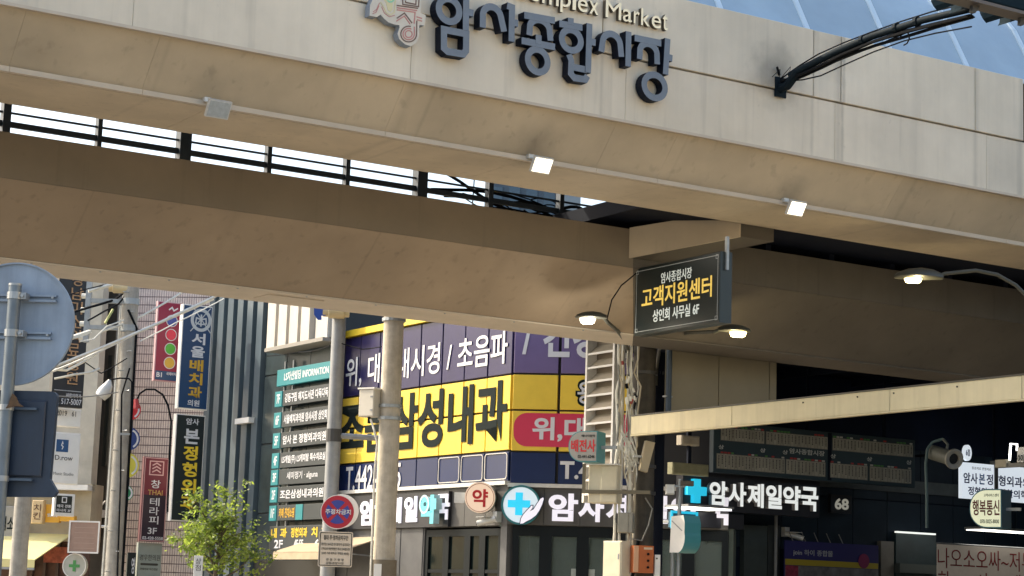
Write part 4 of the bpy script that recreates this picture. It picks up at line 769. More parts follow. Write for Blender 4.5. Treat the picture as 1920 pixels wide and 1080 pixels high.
black_navy = M('black_navy', (0.003, 0.006, 0.016), 0.8, spec=0.2, var=0.2, scale=2)
white_paint = M('white_paint', (0.78, 0.76, 0.72), 0.55, var=0.06, scale=5)
concrete = M('pole_concrete', (0.36, 0.335, 0.29), 0.85, var=0.22, scale=5, streak=0.2, bump=0.25)
galv = M('galvanised_steel', (0.34, 0.36, 0.37), 0.45, 0.6, var=0.15, scale=8)
grey_steel = M('grey_steel', (0.27, 0.28, 0.29), 0.5, 0.3, var=0.15, scale=6, streak=0.15)
cable_black = M('black_cable', (0.006, 0.007, 0.009), 0.7, spec=0.1)
cable_white = M('white_cable', (0.70, 0.68, 0.60), 0.6, var=0.15, scale=6)
lamp_on = M('lamp_lens_lit', (0.6, 0.58, 0.52), 0.3, emit=1.2, emit_rgb=(1.0, 0.90, 0.70))
led_core = M('led_core', (1, 1, 1), 0.3, emit=14.0, emit_rgb=(1.0, 0.94, 0.80))
lamp_warm = M('lamp_lens_warm', (1, 0.9, 0.6), 0.3, emit=2.6, emit_rgb=(1.0, 0.80, 0.36))
lamp_off = M('lamp_lens_off', (0.42, 0.45, 0.45), 0.15, var=0.15, scale=20)
cast_white = M('cast_metal_white', (0.60, 0.60, 0.58), 0.45, 0.2, var=0.1, scale=10)

# ------------------------------------------------------------------ setting: ground
asphalt = M('asphalt', (0.055, 0.055, 0.057), 0.9, var=0.25, scale=2, bump=0.4)
paving = M('pale_paving', (0.36, 0.32, 0.26), 0.85, var=0.18, scale=1.2, bump=0.3)
roadline = M('road_paint', (0.75, 0.74, 0.70), 0.7, var=0.15, scale=6)
mb = MB(); mb.add([(-1500, -1500, 0), (1500, -1500, 0), (1500, 1500, 0), (-1500, 1500, 0)], [(0, 1, 2, 3)])
solo('ground', None, None, WORLD, mb, paving, (0, 0, 0), kind='structure')
# the street runs under the bridge, away to the left; the cross street runs along the camera's side
mb = MB(); mb.add([(-9.5, -18, 0.004), (-1.0, -18, 0.004), (-1.0, 70, 0.004), (-9.5, 70, 0.004)], [(0, 1, 2, 3)])
solo('road', None, None, FB, mb, asphalt, (0, 0, 0), kind='structure')
mb = MB(); mb.add([(-90, -34, 0.004), (120, -34, 0.004), (120, -18.004, 0.004), (-90, -18.004, 0.004)], [(0, 1, 2, 3)])
solo('road', None, None, FB, mb, asphalt, (0, 0, 0), kind='structure')
for k in range(12):
    mb = MB(); mb.add([(-5.3, -14 + k * 7, 0.008), (-5.15, -14 + k * 7, 0.008), (-5.15, -11 + k * 7, 0.008), (-5.3, -11 + k * 7, 0.008)], [(0, 1, 2, 3)])
    solo('road_marking', None, None, FB, mb, roadline, (0, 0, 0), kind='structure')
for xk in (-9.7, -1.0):
    solo('kerb', None, None, FB, MB().box(xk, xk + .2, -17.9, 70, 0, 0.14), concrete, (0, 0, 0), kind='structure')

# ------------------------------------------------------------------ footbridge
BX0, BX1 = -24.0, 34.0
z_top = FB.h(960, -75)[1]; z_joint = FB.h(960, 65)[1]; z_fb = FB.h(960, 185)[1]
z_sl = FB.h(960, 289, 0.60)[1]; z_ub = z_sl - 0.07
bridge = T('footbridge', 'cream clad footbridge spanning the whole street with a glazed canopy on top', 'footbridge', FB, *BASE)
core = bridge.part('front_girder', MB().section([(0.12, z_fb + 0.03), (0.60, z_sl + 0.06), (0.62, z_ub + 0.05), (2.18, z_ub + 0.05), (2.18, z_top - 0.6), (0.12, z_top - 0.03)], BX0, BX1), seam)
xs_up = [BX0, -12.4, -9.2, -6.0, FB.h(340, -60)[0], FB.h(770, -10)[0], FB.h(1128, 60)[0], FB.h(1523, 120)[0], FB.h(1575, 130)[0], FB.h(1826, 190)[0], FB.h(1917, 205)[0]]
for a, b in zip(xs_up[:-1], xs_up[1:]):
    d = random.uniform(-0.006, 0.006)
    bridge.part('fascia_panel', MB().bbox(a + 0.007, b - 0.007, -0.03 + d, 0.10, z_joint + 0.02, z_top, 0.008), cream, core)
bridge.part('fascia_panel', MB().bbox(10.6, BX1, -0.0, 0.10, z_joint + 0.04, z_top + 0.02, 0.008), cream, core)
xs_lo = [BX0, -13, -7.9, FB.h(250, 20)[0], FB.h(770, 130)[0], FB.h(1172, 210)[0], FB.h(1565, 290)[0], FB.h(1850, 340)[0], 12.5, 17, 22, 27, BX1]
for a, b in zip(xs_lo[:-1], xs_lo[1:]):
    bridge.part('fascia_panel', MB().bbox(a + 0.002, b - 0.002, 0.0 + random.uniform(-0.004, 0.004), 0.10, z_fb, z_joint, 0.006), cream, core)
bridge.part('drip_edge', MB().box(BX0, BX1, -0.035, 0.03, z_fb - 0.045, z_fb - 0.003), trim, core)
xs_s = [BX0, -16, -11.5, -7.2, FB.h(300, 130)[0], FB.h(760, 220)[0], 1.9, FB.h(1275, 290)[0], FB.h(1700, 370)[0], 10.6, 14.6, 18.6, 24, BX1]
for a, b in zip(xs_s[:-1], xs_s[1:]):
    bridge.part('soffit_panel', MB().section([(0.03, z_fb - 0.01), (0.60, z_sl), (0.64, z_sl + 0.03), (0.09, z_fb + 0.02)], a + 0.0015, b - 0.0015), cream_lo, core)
for a, b in zip(xs_s[:-1], xs_s[1:]):
    bridge.part('ledge_strip', MB().box(a + 0.003, b - 0.003, 0.56, 0.64, z_ub, z_sl - 0.002), trim, core)
xs_u = [BX0, -15, -9, -4.4, 0.6, 5.2, 10, 15, 21, BX1]
for a, b in zip(xs_u[:-1], xs_u[1:]):
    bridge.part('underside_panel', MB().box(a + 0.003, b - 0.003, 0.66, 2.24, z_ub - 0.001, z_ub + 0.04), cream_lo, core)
bridge.part('back_plate', MB().box(BX0, BX1, 2.245, 2.29, z_ub + 0.01, z_top - 0.5), girder, core)
# rear girder
girder_shaded = M('girder_face_shaded', (0.225, 0.182, 0.13), 0.65, var=0.15, scale=0.6, drip=0.10)  # girder paint darkened: shade below the front girder is put into this colour
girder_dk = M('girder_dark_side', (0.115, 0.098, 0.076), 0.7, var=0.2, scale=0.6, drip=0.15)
zr_t = FB.h(960, 395, 3.6)[1]; zr_b = FB.h(960, 470, 3.6)[1]; zr_s = FB.h(960, 598, 4.8)[1]
rg = bridge.part('rear_girder', MB().section([(3.66, zr_t - 0.03), (3.66, zr_b + 0.02), (4.84, zr_s + 0.03), (5.92, zr_s + 0.03), (5.92, zr_t - 0.03)], BX0, BX1), seam)
cut = [FB.h(1187, 500, 3.6)[0], FB.h(1188, 610, 4.8)[0], FB.h(1186, 640, 5.96)[0]]   # the pale cladding ends on a skew joint at the column
def gsec(prof, a, b):
    """profile of (y, z) with its own x at both ends"""
    n = len(prof)
    fx = lambda e, y: e if not isinstance(e, list) else (e[0] + (e[1] - e[0]) * (y - 3.6) / 1.2 if y < 4.8 else e[1] + (e[2] - e[1]) * (y - 4.8) / 1.16)
    vs = [(fx(a, y) + .002, y, z) for y, z in prof] + [(fx(b, y) - .002, y, z) for y, z in prof]
    return MB().add(vs, [(k, (k + 1) % n, n + (k + 1) % n, n + k) for k in range(n)] + [tuple(range(n))[::-1], tuple(range(n, 2 * n))])
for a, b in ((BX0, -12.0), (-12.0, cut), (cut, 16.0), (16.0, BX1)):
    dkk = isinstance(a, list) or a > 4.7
    gm_f, gm_s, gm_t = (girder_dk, girder_dk, girder_dk) if dkk else (girder_shaded, girder, trim)
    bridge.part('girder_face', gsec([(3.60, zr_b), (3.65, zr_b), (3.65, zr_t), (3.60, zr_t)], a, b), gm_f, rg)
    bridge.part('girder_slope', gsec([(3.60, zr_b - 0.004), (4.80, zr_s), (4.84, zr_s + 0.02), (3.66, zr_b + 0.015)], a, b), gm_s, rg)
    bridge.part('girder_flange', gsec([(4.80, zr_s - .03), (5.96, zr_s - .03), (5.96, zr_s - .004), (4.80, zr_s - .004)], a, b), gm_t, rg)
bridge.part('access_hatch', MB().box(FB.h(495, 560, 5.2)[0], FB.h(600, 572, 5.2)[0], 5.05, 5.6, zr_s - .045, zr_s - .031), trim, rg)
for k in range(9):
    xk = FB.h(60 + k * 130, 520, 4.8)[0]
    bridge.part('flange_bolt', MB().tube([(xk, 4.86, zr_s - .045), (xk, 4.86, zr_s - .031)], .018, 8), galv, rg)
# cross beam between the two girders
xc = 4.74
xl_, xr_ = 4.70, FB.h(1386, 436, 2.30)[0]
zl0, zr0 = FB.h(1193, 486, 3.59)[1], FB.h(1384, 444, 2.30)[1]
def beam_prism(o0, o1, dz):
    q = [(xl_ + o0, 3.59, zl0 + dz), (xr_ + o0, 2.295, zr0 + dz), (xr_ + o0, 2.295, z_ub + .25), (xl_ + o0, 3.59, zr_t + .02)]
    r = [(a + o1 - o0, b, c) for a, b, c in q]
    return MB().add(q + r, [(0, 1, 2, 3), (7, 6, 5, 4), (0, 4, 5, 1), (1, 5, 6, 2), (2, 6, 7, 3), (3, 7, 4, 0)])
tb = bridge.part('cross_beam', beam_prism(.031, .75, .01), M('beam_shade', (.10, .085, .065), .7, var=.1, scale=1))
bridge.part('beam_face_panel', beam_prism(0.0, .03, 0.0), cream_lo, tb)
# dark deck over the right half
bridge.part('deck_slab', MB().box(4.15, BX1, 2.31, 12.0, zr_t + 0.14, zr_t + 0.39), black_navy)
for k in range(9):
    x = 6.3 + k * 1.5
    bridge.part('deck_rib', MB().box(x, x + 0.12, 3.7, 11.9, zr_t + 0.02, zr_t + 0.138), black_navy)
# railing seen through the gap
rl = bridge.part('railing', MB().box(BX0, 5.6, 4.98, 5.04, FB.h(340, 289, 5.0)[1], FB.h(340, 279, 5.0)[1]), navy_steel)
bridge.part('rail', MB().box(BX0, 5.6, 4.99, 5.025, FB.h(340, 265, 5.0)[1], FB.h(340, 261.5, 5.0)[1]), navy_steel, rl)
bridge.part('rail', MB().box(BX0, 5.6, 4.985, 5.03, zr_t - 0.02, zr_t + 0.02), navy_steel, rl)
bridge.part('rail', MB().box(BX0, 5.6, 4.97, 5.05, zr_t + 1.3, zr_t + 1.38), navy_steel, rl)
for px, w in ((-330, .2), (-160, .07), (5, .12), (182, .07), (343, .19), (503, .075), (651, .075), (790, .19), (920, .09), (1053, .085), (1160, .2)):
    x = FB.h(px, 300, 5.0)[0]
    bridge.part('post', MB().box(x - w / 2, x + w / 2, 4.96 - w / 4, 5.06 + w / 4, zr_t - 0.03, zr_t + 1.3), navy_steel, rl)
# glazed canopy
glass = M('tinted_canopy_glass', (0.30, 0.42, 0.52), 0.14, var=0.15, scale=0.5, spec=1.0, tint=0.05, coat=0.4)
alu = M('pale_aluminium', (0.52, 0.66, 0.78), 0.5, 0.0)
prof = [(0.16, z_top + 0.05), (0.16 + .55 * .5, z_top + .55), (0.16 + .55 * 1.1, z_top + 1.15)]
_a0 = math.atan2(1.0, .55)
for k in range(1, 12):
    a = _a0 - (2 * _a0) * k / 11
    prof.append((prof[-1][0] + .52 * math.cos(a), prof[-1][1] + .52 * math.sin(a)))
prof.append((prof[-1][0] + .5, prof[-1][1] - .9))
frame = bridge.part('canopy_frame', MB().box(BX0, BX1, 0.11, 0.21, z_top - 0.02, z_top + 0.05).box(BX0, BX1, prof[-1][0] - 0.05, prof[-1][0] + 0.05, z_top - 0.6, prof[-1][1] + 0.02), alu)
m0, m1 = FB.h(1513, 45, 0.16)[0], FB.h(1812, 115, 0.16)[0]
sp = (m1 - m0) / 2
k0 = int((BX0 - m0) / sp) + 1
xm = [m0 + sp * k for k in range(k0, k0 + 48) if m0 + sp * k < BX1 - 0.1]
for x in xm:
    mb = MB()
    pr = [Vector((y, z)) for y, z in prof]
    for q0, q1 in zip(pr[:-1], pr[1:]):
        d = (q1 - q0).normalized(); nn = Vector((-d.y, d.x)) * 0.03
        A, B_, C_, D_ = q0 + nn, q1 + nn, q1 - nn * 0.4, q0 - nn * 0.4
        mb.add([(x - .05, A.x, A.y), (x - .05, B_.x, B_.y), (x - .05, C_.x, C_.y), (x - .05, D_.x, D_.y), (x + .05, A.x, A.y), (x + .05, B_.x, B_.y), (x + .05, C_.x, C_.y), (x + .05, D_.x, D_.y)],
               [(0, 1, 2, 3), (7, 6, 5, 4), (0, 4, 5, 1), (3, 2, 6, 7)])
    bridge.part('mullion', mb, alu, frame)
for a, b in zip(xm[:-1], xm[1:]):
    mb = MB()
    n = len(prof)
    mb.add([(a + .051, y, z) for y, z in prof] + [(b - .051, y, z) for y, z in prof], [(i, i + 1, n + i + 1, n + i) for i in range(n - 1)])
    bridge.part('canopy_pane', mb, glass, frame, smooth=True)
# supports beyond the picture and at the rear
for x, y in ((-20.5, 3.0), (27.0, 3.0), (17.5, 4.6)):
    bridge.part('column', MB().box(x - .4, x + .4, y - .4, y + .4, 0.0, zr_s + 0.02), cream_lo)
# beige stair wall below the rear girder, right half
for a, b in ((1252, 1347), (1348, 1442), (1443, 1456)):
    x0, x1 = FB.h(a, 720, 6.1)[0], FB.h(b, 720, 6.1)[0]
    bridge.part('stair_wall_panel', MB().box(x0 + .004, x1 - .004, 6.1, 6.2, FB.h(1350, 781, 6.1)[1], zr_s + 0.6), M('stair_wall', (0.19, 0.165, 0.115), 0.7, var=0.1, scale=1, tint=0.03))

# ------------------------------------------------------------------ sign letters on the fascia
let_face = M('letter_face', (0.165, 0.20, 0.245), 0.5, var=0.12, scale=4)
let_side = M('letter_side', (0.002, 0.006, 0.018), 0.6, spec=0.2)
def Z1(zx, zy):                    # a spot of the enlarged view -> photograph pixel
    return 640 + zx / 2.909, zy / 2.909
YF = -0.20
def fz(zx, zy, y=YF):
    return FB.h(*Z1(zx, zy), y)
def zarc(cx, cy, rx, ry, a0, a1, n=16):
    return [(cx + rx * math.cos(rad(a0 + (a1 - a0) * k / n)), cy - ry * math.sin(rad(a0 + (a1 - a0) * k / n)) + (rx * math.cos(rad(a0 + (a1 - a0) * k / n))) * 0.2) for k in range(n + 1)]
W_ = 35 / 2.909 * 28 / FOC * 1.13
LET = [
 ('ring and bars', [('c', zarc(588, 55, 56, 62, 0, 348, 26)), ('o', [(683, -60), (680, 165)]), ('o', [(683, 62), (722, 72)]), ('c', [(562, 160), (562, 262), (582, 280), (668, 294), (682, 276), (684, 184)])]),
 ('arch and bar', [('o', [(772, 150)] + zarc(822, 95, 50, 58, 170, 8, 12) + [(888, 172)]), ('o', [(905, 30), (932, 40), (929, 226)]), ('o', [(930, 118), (966, 128)])]),
 ('bar, arch and ring', [('o', [(998, 82), (1165, 112)]), ('o', [(1026, 192)] + zarc(1083, 160, 54, 52, 165, 10, 12) + [(1142, 222)]), ('o', [(1078, 190), (1077, 240)]), ('o', [(985, 220), (1168, 256)]), ('c', zarc(1074, 330, 54, 62, 0, 348, 24))]),
 ('ring, bars and cup', [('o', [(1252, 98), (1252, 135)]), ('o', [(1190, 128), (1316, 150)]), ('c', zarc(1256, 218, 52, 56, 0, 348, 22)), ('o', [(1356, 128), (1348, 395)]), ('o', [(1350, 222), (1390, 232)]), ('o', [(1245, 295), (1258, 330), (1255, 400), (1275, 424), (1335, 432), (1346, 412)]), ('o', [(1258, 362), (1345, 380)])]),
 ('arch and post', [('o', [(1418, 282)] + zarc(1474, 240, 48, 55, 168, 8, 12) + [(1528, 310)]), ('o', [(1568, 172), (1565, 362)])]),
 ('bar, arch, bar and ring', [('o', [(1600, 206), (1745, 236)]), ('o', [(1628, 322)] + zarc(1676, 290, 47, 52, 165, 10, 12) + [(1724, 350)]), ('o', [(1782, 210), (1770, 405)]), ('o', [(1776, 308), (1808, 318)]), ('c', zarc(1712, 470, 57, 63, 0, 348, 24))]),
]
x_, z_ = fz(1150, 250)
gsign = T('market_name_sign', 'dark blue raised Korean letters on the bridge fascia', 'sign', FB, x_, -0.02, z_)
for nm, strokes in LET:
    mb = MB()
    for i, (kind, pts) in enumerate(strokes):
        mb.stroke([fz(*p) for p in pts], W_, YF + 0.003 * i, -0.032, kind == 'c', 0, 1)
    gsign.part('letter', mb, [let_face, let_side])
# English line
cream_let = M('cream_letter', (0.70, 0.64, 0.48), 0.5, var=0.08, scale=6, emit=0.10, emit_rgb=(1, .9, .66))
cream_side = M('letter_edge_brown', (0.10, 0.08, 0.055), 0.6)
ze, zc = fz(1440, 92, -0.12)[1], fz(1440, -2, -0.12)[1]
xe0, xe1 = fz(598, -90, -0.12)[0], fz(1785, 160, -0.12)[0]
esign = T('english_name_sign', 'cream English letters reading Amsa Complex Market along the bridge top', 'sign', FB, xe0, -0.035, ze)
# advance widths taken letter by letter so that each letter is a piece of its own
ADV = {'A': .68, 'm': .89, 's': .55, 'a': .56, ' ': .27, 'C': .72, 'o': .6, 'p': .6, 'l': .26, 'e': .58, 'x': .55, 'M': .88, 'r': .38, 'k': .55, 't': .36}
tot = sum(ADV[c] for c in 'Amsa Complex Market')
cur = 0.0
HX = {'m': .74, 's': .74, 'a': .74, 'o': .74, 'e': .74, 'x': .73, 'r': .74, 'p': .74, 't': .95}
for ch in 'Amsa Complex Market':
    w = ADV[ch]
    if ch != ' ':
        a = xe0 + (xe1 - xe0) * (cur + .05) / tot; b = xe0 + (xe1 - xe0) * (cur + w - .04) / tot
        zb = ze - (0.28 * (zc - ze) if ch == 'p' else 0); zt = ze + (zc - ze) * HX.get(ch, 1.0)
        esign.text(ch, a, b, zb, zt, -0.05, cream_let, 0.004, 0.07, 'letter', None, cream_side)
    cur += w
# emblem
emb_face = M('emblem_face', (0.66, 0.61, 0.52), 0.5, var=0.06, scale=5)
emb_side = M('emblem_side', (0.24, 0.28, 0.34), 0.45)
pinkl = M('emblem_pink', (0.55, 0.24, 0.22), 0.5)
brownl = M('emblem_brown', (0.16, 0.09, 0.07), 0.5)
yell = M('emblem_yellow', (0.66, 0.60, 0.36), 0.5)
greenl = M('emblem_green', (0.25, 0.60, 0.42), 0.5)
def Z2(zx, zy, y=-0.17):
    return FB.h(680 + zx / 10.8, zy / 10.8, y)
outl = [(150, 100), (200, 0), (240, -160), (560, -420), (1000, -420), (1190, -240), (1190, 0), (1170, 260), (1280, 310), (1250, 520), (1150, 500), (1140, 720), (1090, 860), (980, 935), (860, 900), (740, 790), (705, 680), (750, 560), (740, 510), (640, 495), (520, 450), (430, 370), (360, 295), (290, 345), (140, 315)]
x_, z_ = Z2(700, 300)
emb = T('market_emblem', 'pale rounded emblem plate with pink and yellow line pattern beside the Korean letters', 'emblem', FB, x_, -0.02, z_)
emb.part('plate', MB().prism([Z2(*p) for p in outl], -0.17, -0.032, 0, 1), [emb_face, emb_side])
LW = 24 / 10.8 * 28 / FOC
def emb_line(pts, mat, closed=False, w=1.0):
    emb.part('pattern_line', MB().stroke([Z2(*p) for p in pts], LW * w, -0.176, -0.171, closed), mat)
def e2(cx, cy, r, a0, a1, n=18):
    return [(cx + r * math.cos(rad(a0 + (a1 - a0) * k / n)), cy - r * math.sin(rad(a0 + (a1 - a0) * k / n))) for k in range(n + 1)]
emb_line(e2(930, 690, 70, 0, 345), pinkl, True)
emb_line([(1045, 540)] + e2(930, 690, 115, 0, -300), pinkl)
emb_line([(1095, 420)] + e2(930, 690, 160, 0, -285), brownl)
emb_line([(690, 110), (1120, 170)], brownl); emb_line([(690, 155), (1100, 215)], pinkl); emb_line([(690, 200), (1060, 250), (1040, 480)], pinkl)
emb_line([(690, 370), (845, 265), (1000, 470)], brownl); emb_line([(680, 430), (845, 325), (960, 490)], pinkl)
emb_line([(810, 0), (810, 90), (1130, 135), (1140, -40), (810, -80)], brownl, True); emb_line([(865, 10), (870, 50), (1075, 90), (1080, 0)], brownl)
emb_line([(1090, 340), (1200, 375)], pinkl); emb_line([(1100, 400), (1200, 430)], pinkl)
emb.part('pattern_patch', MB().prism([Z2(*p) for p in [(400, -40), (470, 60), (510, 210), (560, 240), (600, 200), (610, -40)]], -0.174, -0.171), yell)
emb_line([(360, 40), (430, 150), (480, 260), (560, 300), (640, 250), (660, 0)], yell)
emb_line([(380, 130), (440, 270), (540, 340), (650, 310)], pinkl, w=.6)
emb_line([(340, 60), (280, 190), (210, 240)], pinkl, w=.6); emb_line([(330, 120), (270, 250), (200, 280)], pinkl, w=.6)
emb_line(e2(560, -30, 70, 200, 340), greenl, w=1.3)

# ------------------------------------------------------------------ floodlights under the fascia
def floodlight(px, py, lens, label):
    x, z = FB.h(px, py, 0.42)
    t = T('floodlight', label, 'floodlight', FB, x, 0.60, z + 0.12, 'floodlights under the bridge fascia')
    t.part('bracket', MB().tube([(x - .07, .60, z + .12), (x - .07, .50, z + .10), (x - .05, .44, z + .02)], .014, 6).tube([(x + .07, .60, z + .12), (x + .07, .50, z + .10), (x + .05, .44, z + .02)], .014, 6).box(x - .09, x + .09, .585, .615, z + .09, z + .15), cast_white)
    w = 0.165
    c, s_ = math.cos(rad(-30)), math.sin(rad(-30))
    def loc(a, b, d):              # a right, b up the lens, d out of the lens
        ny, nz = -math.cos(rad(32)), -math.sin(rad(32))
        uy, uz = -math.sin(rad(32)), math.cos(rad(32))
        return (x + a, .42 + uy * b + ny * d, z + uz * b + nz * d)
    def slab(mb, aw, bh, d0, d1, ta=0.0):
        vs = []
        for d, e in ((d0, 0), (d1, ta)):
            vs += [loc(-aw + e, -bh + e, d), loc(aw - e, -bh + e, d), loc(aw - e, bh - e, d), loc(-aw + e, bh - e, d)]
        return mb.add(vs, [(0, 1, 2, 3), (7, 6, 5, 4), (0, 4, 5, 1), (1, 5, 6, 2), (2, 6, 7, 3), (3, 7, 4, 0)])
    t.part('housing', slab(slab(MB(), w, .125, 0.0, .05), w * .8, .10, 0.0, -.07, .03), cast_white)
    t.part('lens', slab(MB(), w - .018, .107, .0505, .058), lens)
    if lens is lamp_on:
        t.part('led_panel', slab(MB(), w - .05, .075, .0585, .062), led_core)
    t.part('junction_box', MB().box(x - .16, x - .06, .50, .58, z + .09, z + .15), cast_white)
floodlight(408, 203, lamp_off, 'unlit floodlight under the left of the bridge fascia')
floodlight(1014, 308, lamp_on, 'lit floodlight below the Korean letters, the middle of three')
floodlight(1491, 389, lamp_on, 'lit floodlight under the fascia right of the letters, above the hanging board')

# ------------------------------------------------------------------ signal mast arm and traffic signal
xa, za = FB.h(1462, 152, -0.05)
ye = -4.35
xe_, ze_ = FB.h(1832, 14, ye)
arm_m = M('mast_paint', (0.007, 0.014, 0.020), 0.7, 0.0, spec=0.12, var=0.15, scale=6)
arm = T('signal_mast', 'dark steel mast arm wrapped in cables reaching out from the bridge fascia', 'mast arm', FB, xa, -0.04, za)
def along(f, dz=0.0, dx=0.0):
    return (xa + (xe_ - xa) * f + dx, -0.06 + (ye + 0.06) * f, za + (ze_ - za) * f + dz + 0.16 * math.sin(math.pi * f))
arm.part('mast_tube', MB().tube([along(0.06), along(.15), along(.3), along(.5), along(.75), along(1.0)], 0.062, 12, r1=0.05), arm_m, smooth=True)
arm.part('wall_bracket', MB().tube([(xa + .02, -.035, za - .12), (xa + .02, -.22, za - .10), along(.10)], .075, 10).box(xa - .09, xa + .13, -.06, -.032, za - .26, za + .06), arm_m)
for k, (dz, dx, sg) in enumerate(((-.085, .02, .03), (-.105, -.02, .05), (-.13, .05, .10), (.07, -.03, .06), (-.10, .08, .12), (-.24, .02, .06))):
    pts = [Vector(along(f, dz * min(1, f * 5 + .1) - sg * math.sin(f * 9 + k) * .25, dx)) for f in (0.01, .05, .12, .22, .35, .5, .65, .8, .97)]
    arm.part('cable', MB().tube(pts, .026 if k < 3 else .012, 5), cable_black)
for f in (.45, .62, .72):
    p = Vector(along(f))
    arm.part('clamp', MB().tube([p + Vector((0, .03, 0)), p + Vector((0, -.03, 0))], .074, 10), arm_m)
loop = Vector(along(.66, -.2))
arm.part('cable_loop', MB().tube([loop + Vector((0, .10 * math.cos(t), .10 * math.sin(t))) for t in [k * .7 for k in range(8)]], .012, 5), cable_black)
arm.part('loose_wires', MB().tube([(xa, -.04, za + .05), (xa - .12, -.2, za + .14), (xa - .2, -.1, za + .02)], .006, 4).tube([(xa, -.04, za + .02), (xa + .05, -.25, za + .2), (xa + .15, -.1, za + .12)], .006, 4).tube([(xa, -.04, za + .1), (xa - .1, -.1, za + .2)], .02, 5), cable_black)

sig_m = M('signal_black', (0.008, 0.020, 0.030), 0.8, var=0.1, scale=5, spec=0.08)
ys = ye - .12
sx0_, szb = FB.h(1728, -12, ys)[0], FB.h(1800, 4, ys)[1]
sig = T('traffic_signal', 'dark horizontal traffic signal with lens visors at the top right corner', 'traffic signal', FB, sx0_ + .9, ys - .1, szb)
SL = 2.3
sig.part('housing', MB().bbox(sx0_, sx0_ + SL, ys - .24, ys, szb, szb + .42, .03), sig_m)
sig.part('base_trim', MB().box(sx0_ - .02, sx0_ + SL + .02, ys - .26, ys + .02, szb - .05, szb - .003), M('trim_brown', (.10, .085, .075), .5))
for k in range(3):
    xc_ = FB.h((1808, 1900, 1990)[k], 6, ys)[0]
    mb = MB(); n = 14
    vs = []
    for fy in (0.0, 1.0):
        for j in range(n + 1):
            a = rad(-55 + 290 * j / n)
            yy = ys + .022 + fy * (.50 - .12 * (1 - math.sin(a)) / 2)
            vs.append((xc_ + .20 * math.cos(a), yy, szb + .15 + .22 * math.sin(a)))
    mb.add(vs, [(j, j + 1, n + 2 + j, n + 1 + j) for j in range(n)])
    sig.part('visor', mb, sig_m)
    mb = MB(); mb.tube([(xc_, ys + .001, szb + .2), (xc_, ys + .03, szb + .2)], .165, 16)
    sig.part('lens', mb, M('signal_lens_%d' % k, [(.3, .01, .01), (.35, .2, .01), (.01, .2, .12), (.01, .25, .1)][k], 0.5, spec=0.2))
for xh in (FB.h(1815, 8, ys)[0], FB.h(1905, 28, ys)[0]):
    sig.part('hanger', MB().prism([(xh - .05, szb - .052), (xh + .09, szb - .052), (xh + .0, szb - .16), (xh - .06, szb - .16)], ys - .14, ys - .08), M('hanger_dark', (.05, .05, .05), .6))
# ------------------------------------------------------------------ corner medical building: faces A (left), B (corner), C (right)
_c = at(953, 905, 45.0)
FA = Fr(_c.x, _c.y, -57.4)
FBc = Fr(_c.x, _c.y, -8.9)
purple = M('purple_film', (0.019, 0.015, 0.072), 0.3, var=0.12, scale=2, spec=0.3, bump=0.05, tint=0.03)
purple_reflect = M('purple_film_reflect', (0.17, 0.13, 0.27), 0.25, var=0.06, scale=2, spec=0.35, tint=0.03)  # the purple film again, paled to paint in its reflected light
yellow = M('yellow_film', (0.82, 0.57, 0.07), 0.35, var=0.09, scale=1.5, spec=0.35, bump=0.05, tint=0.03)
navy = M('navy_film', (0.007, 0.020, 0.082), 0.25, var=0.08, scale=2, spec=0.3, tint=0.04)
pinkred = M('pink_red_film', (0.62, 0.035, 0.09), 0.35)
mullion_d = M('dark_mullion', (0.018, 0.018, 0.022), 0.5)
fascia_dk = M('dark_fascia', (0.075, 0.072, 0.068), 0.6, var=0.2, scale=2.5, tint=0.04)
stone_gr = M('grey_stone_cladding', (0.085, 0.086, 0.09), 0.55, var=0.2, scale=2.5, tint=0.05)
white_print = M('white_print', (0.66, 0.66, 0.68), 0.6, spec=0.2)
lilac_lit = M('lit_letter', (0.62, 0.61, 0.72), 0.4, emit=0.24, emit_rgb=(0.88, 0.86, 1.0))
black_print = M('black_print', (0.008, 0.014, 0.014), 0.7, spec=0.1)
teal_lit = M('lit_teal', (0.10, 0.45, 0.52), 0.4, emit=0.14, emit_rgb=(0.10, 0.62, 0.72))
cyan_lit = M('lit_cyan', (0.01, 0.4, 0.6), 0.4, emit=0.28, emit_rgb=(0.01, 0.60, 0.95))
sill_white = M('white_sill', (0.62, 0.60, 0.56), 0.5, var=0.1, scale=4)
gutter = M('yellow_gutter', (0.78, 0.56, 0.04), 0.35)
glass_dk = M('dark_shop_glass', (0.006, 0.011, 0.011), 0.12, spec=0.08)
LA = 8.3
zr = [FA.h(955, 905)[1] + 0.03, FA.h(950, 845)[1], FA.h(953, 769)[1], FA.h(955, 702)[1], FA.h(800, 605)[1]]
med = T('medical_building', 'corner clinic building with purple, yellow and navy window film above a pharmacy', 'building', FA, 0.0, 0.0, 0.0)
# main mass behind the three faces (in FA coordinates)
def inA(x, y, fr):
    p = fr.w(x, y, 0)
    dx, dy = p.x - FA.ox, p.y - FA.oy
    return (dx * FA.c + dy * FA.s, -dx * FA.s + dy * FA.c)
zcap = zr[4] + 0.10
WB = 4.95                                  # length of the corner face
pA0, pA1 = (-LA, 0.10), (-0.06, 0.10)
pB1 = inA(3.6, 0.13, FBc)
pC1 = inA(WB + 14 * math.cos(rad(41)), 0.10 + 14 * math.sin(rad(41)), FBc)
foot = [pA0, pA1, pB1, (pB1[0] - 2.2, 15.5), (-LA, 15.5)]
mb = MB()
n = len(foot)
mb.add([(x, y, zr[0] - 1.0) for x, y in foot] + [(x, y, zcap) for x, y in foot], [tuple(range(n))[::-1], tuple(range(n, 2 * n))] + [(i, (i + 1) % n, n + (i + 1) % n, n + i) for i in range(n)])
upper = med.part('wall', mb, mullion_d)
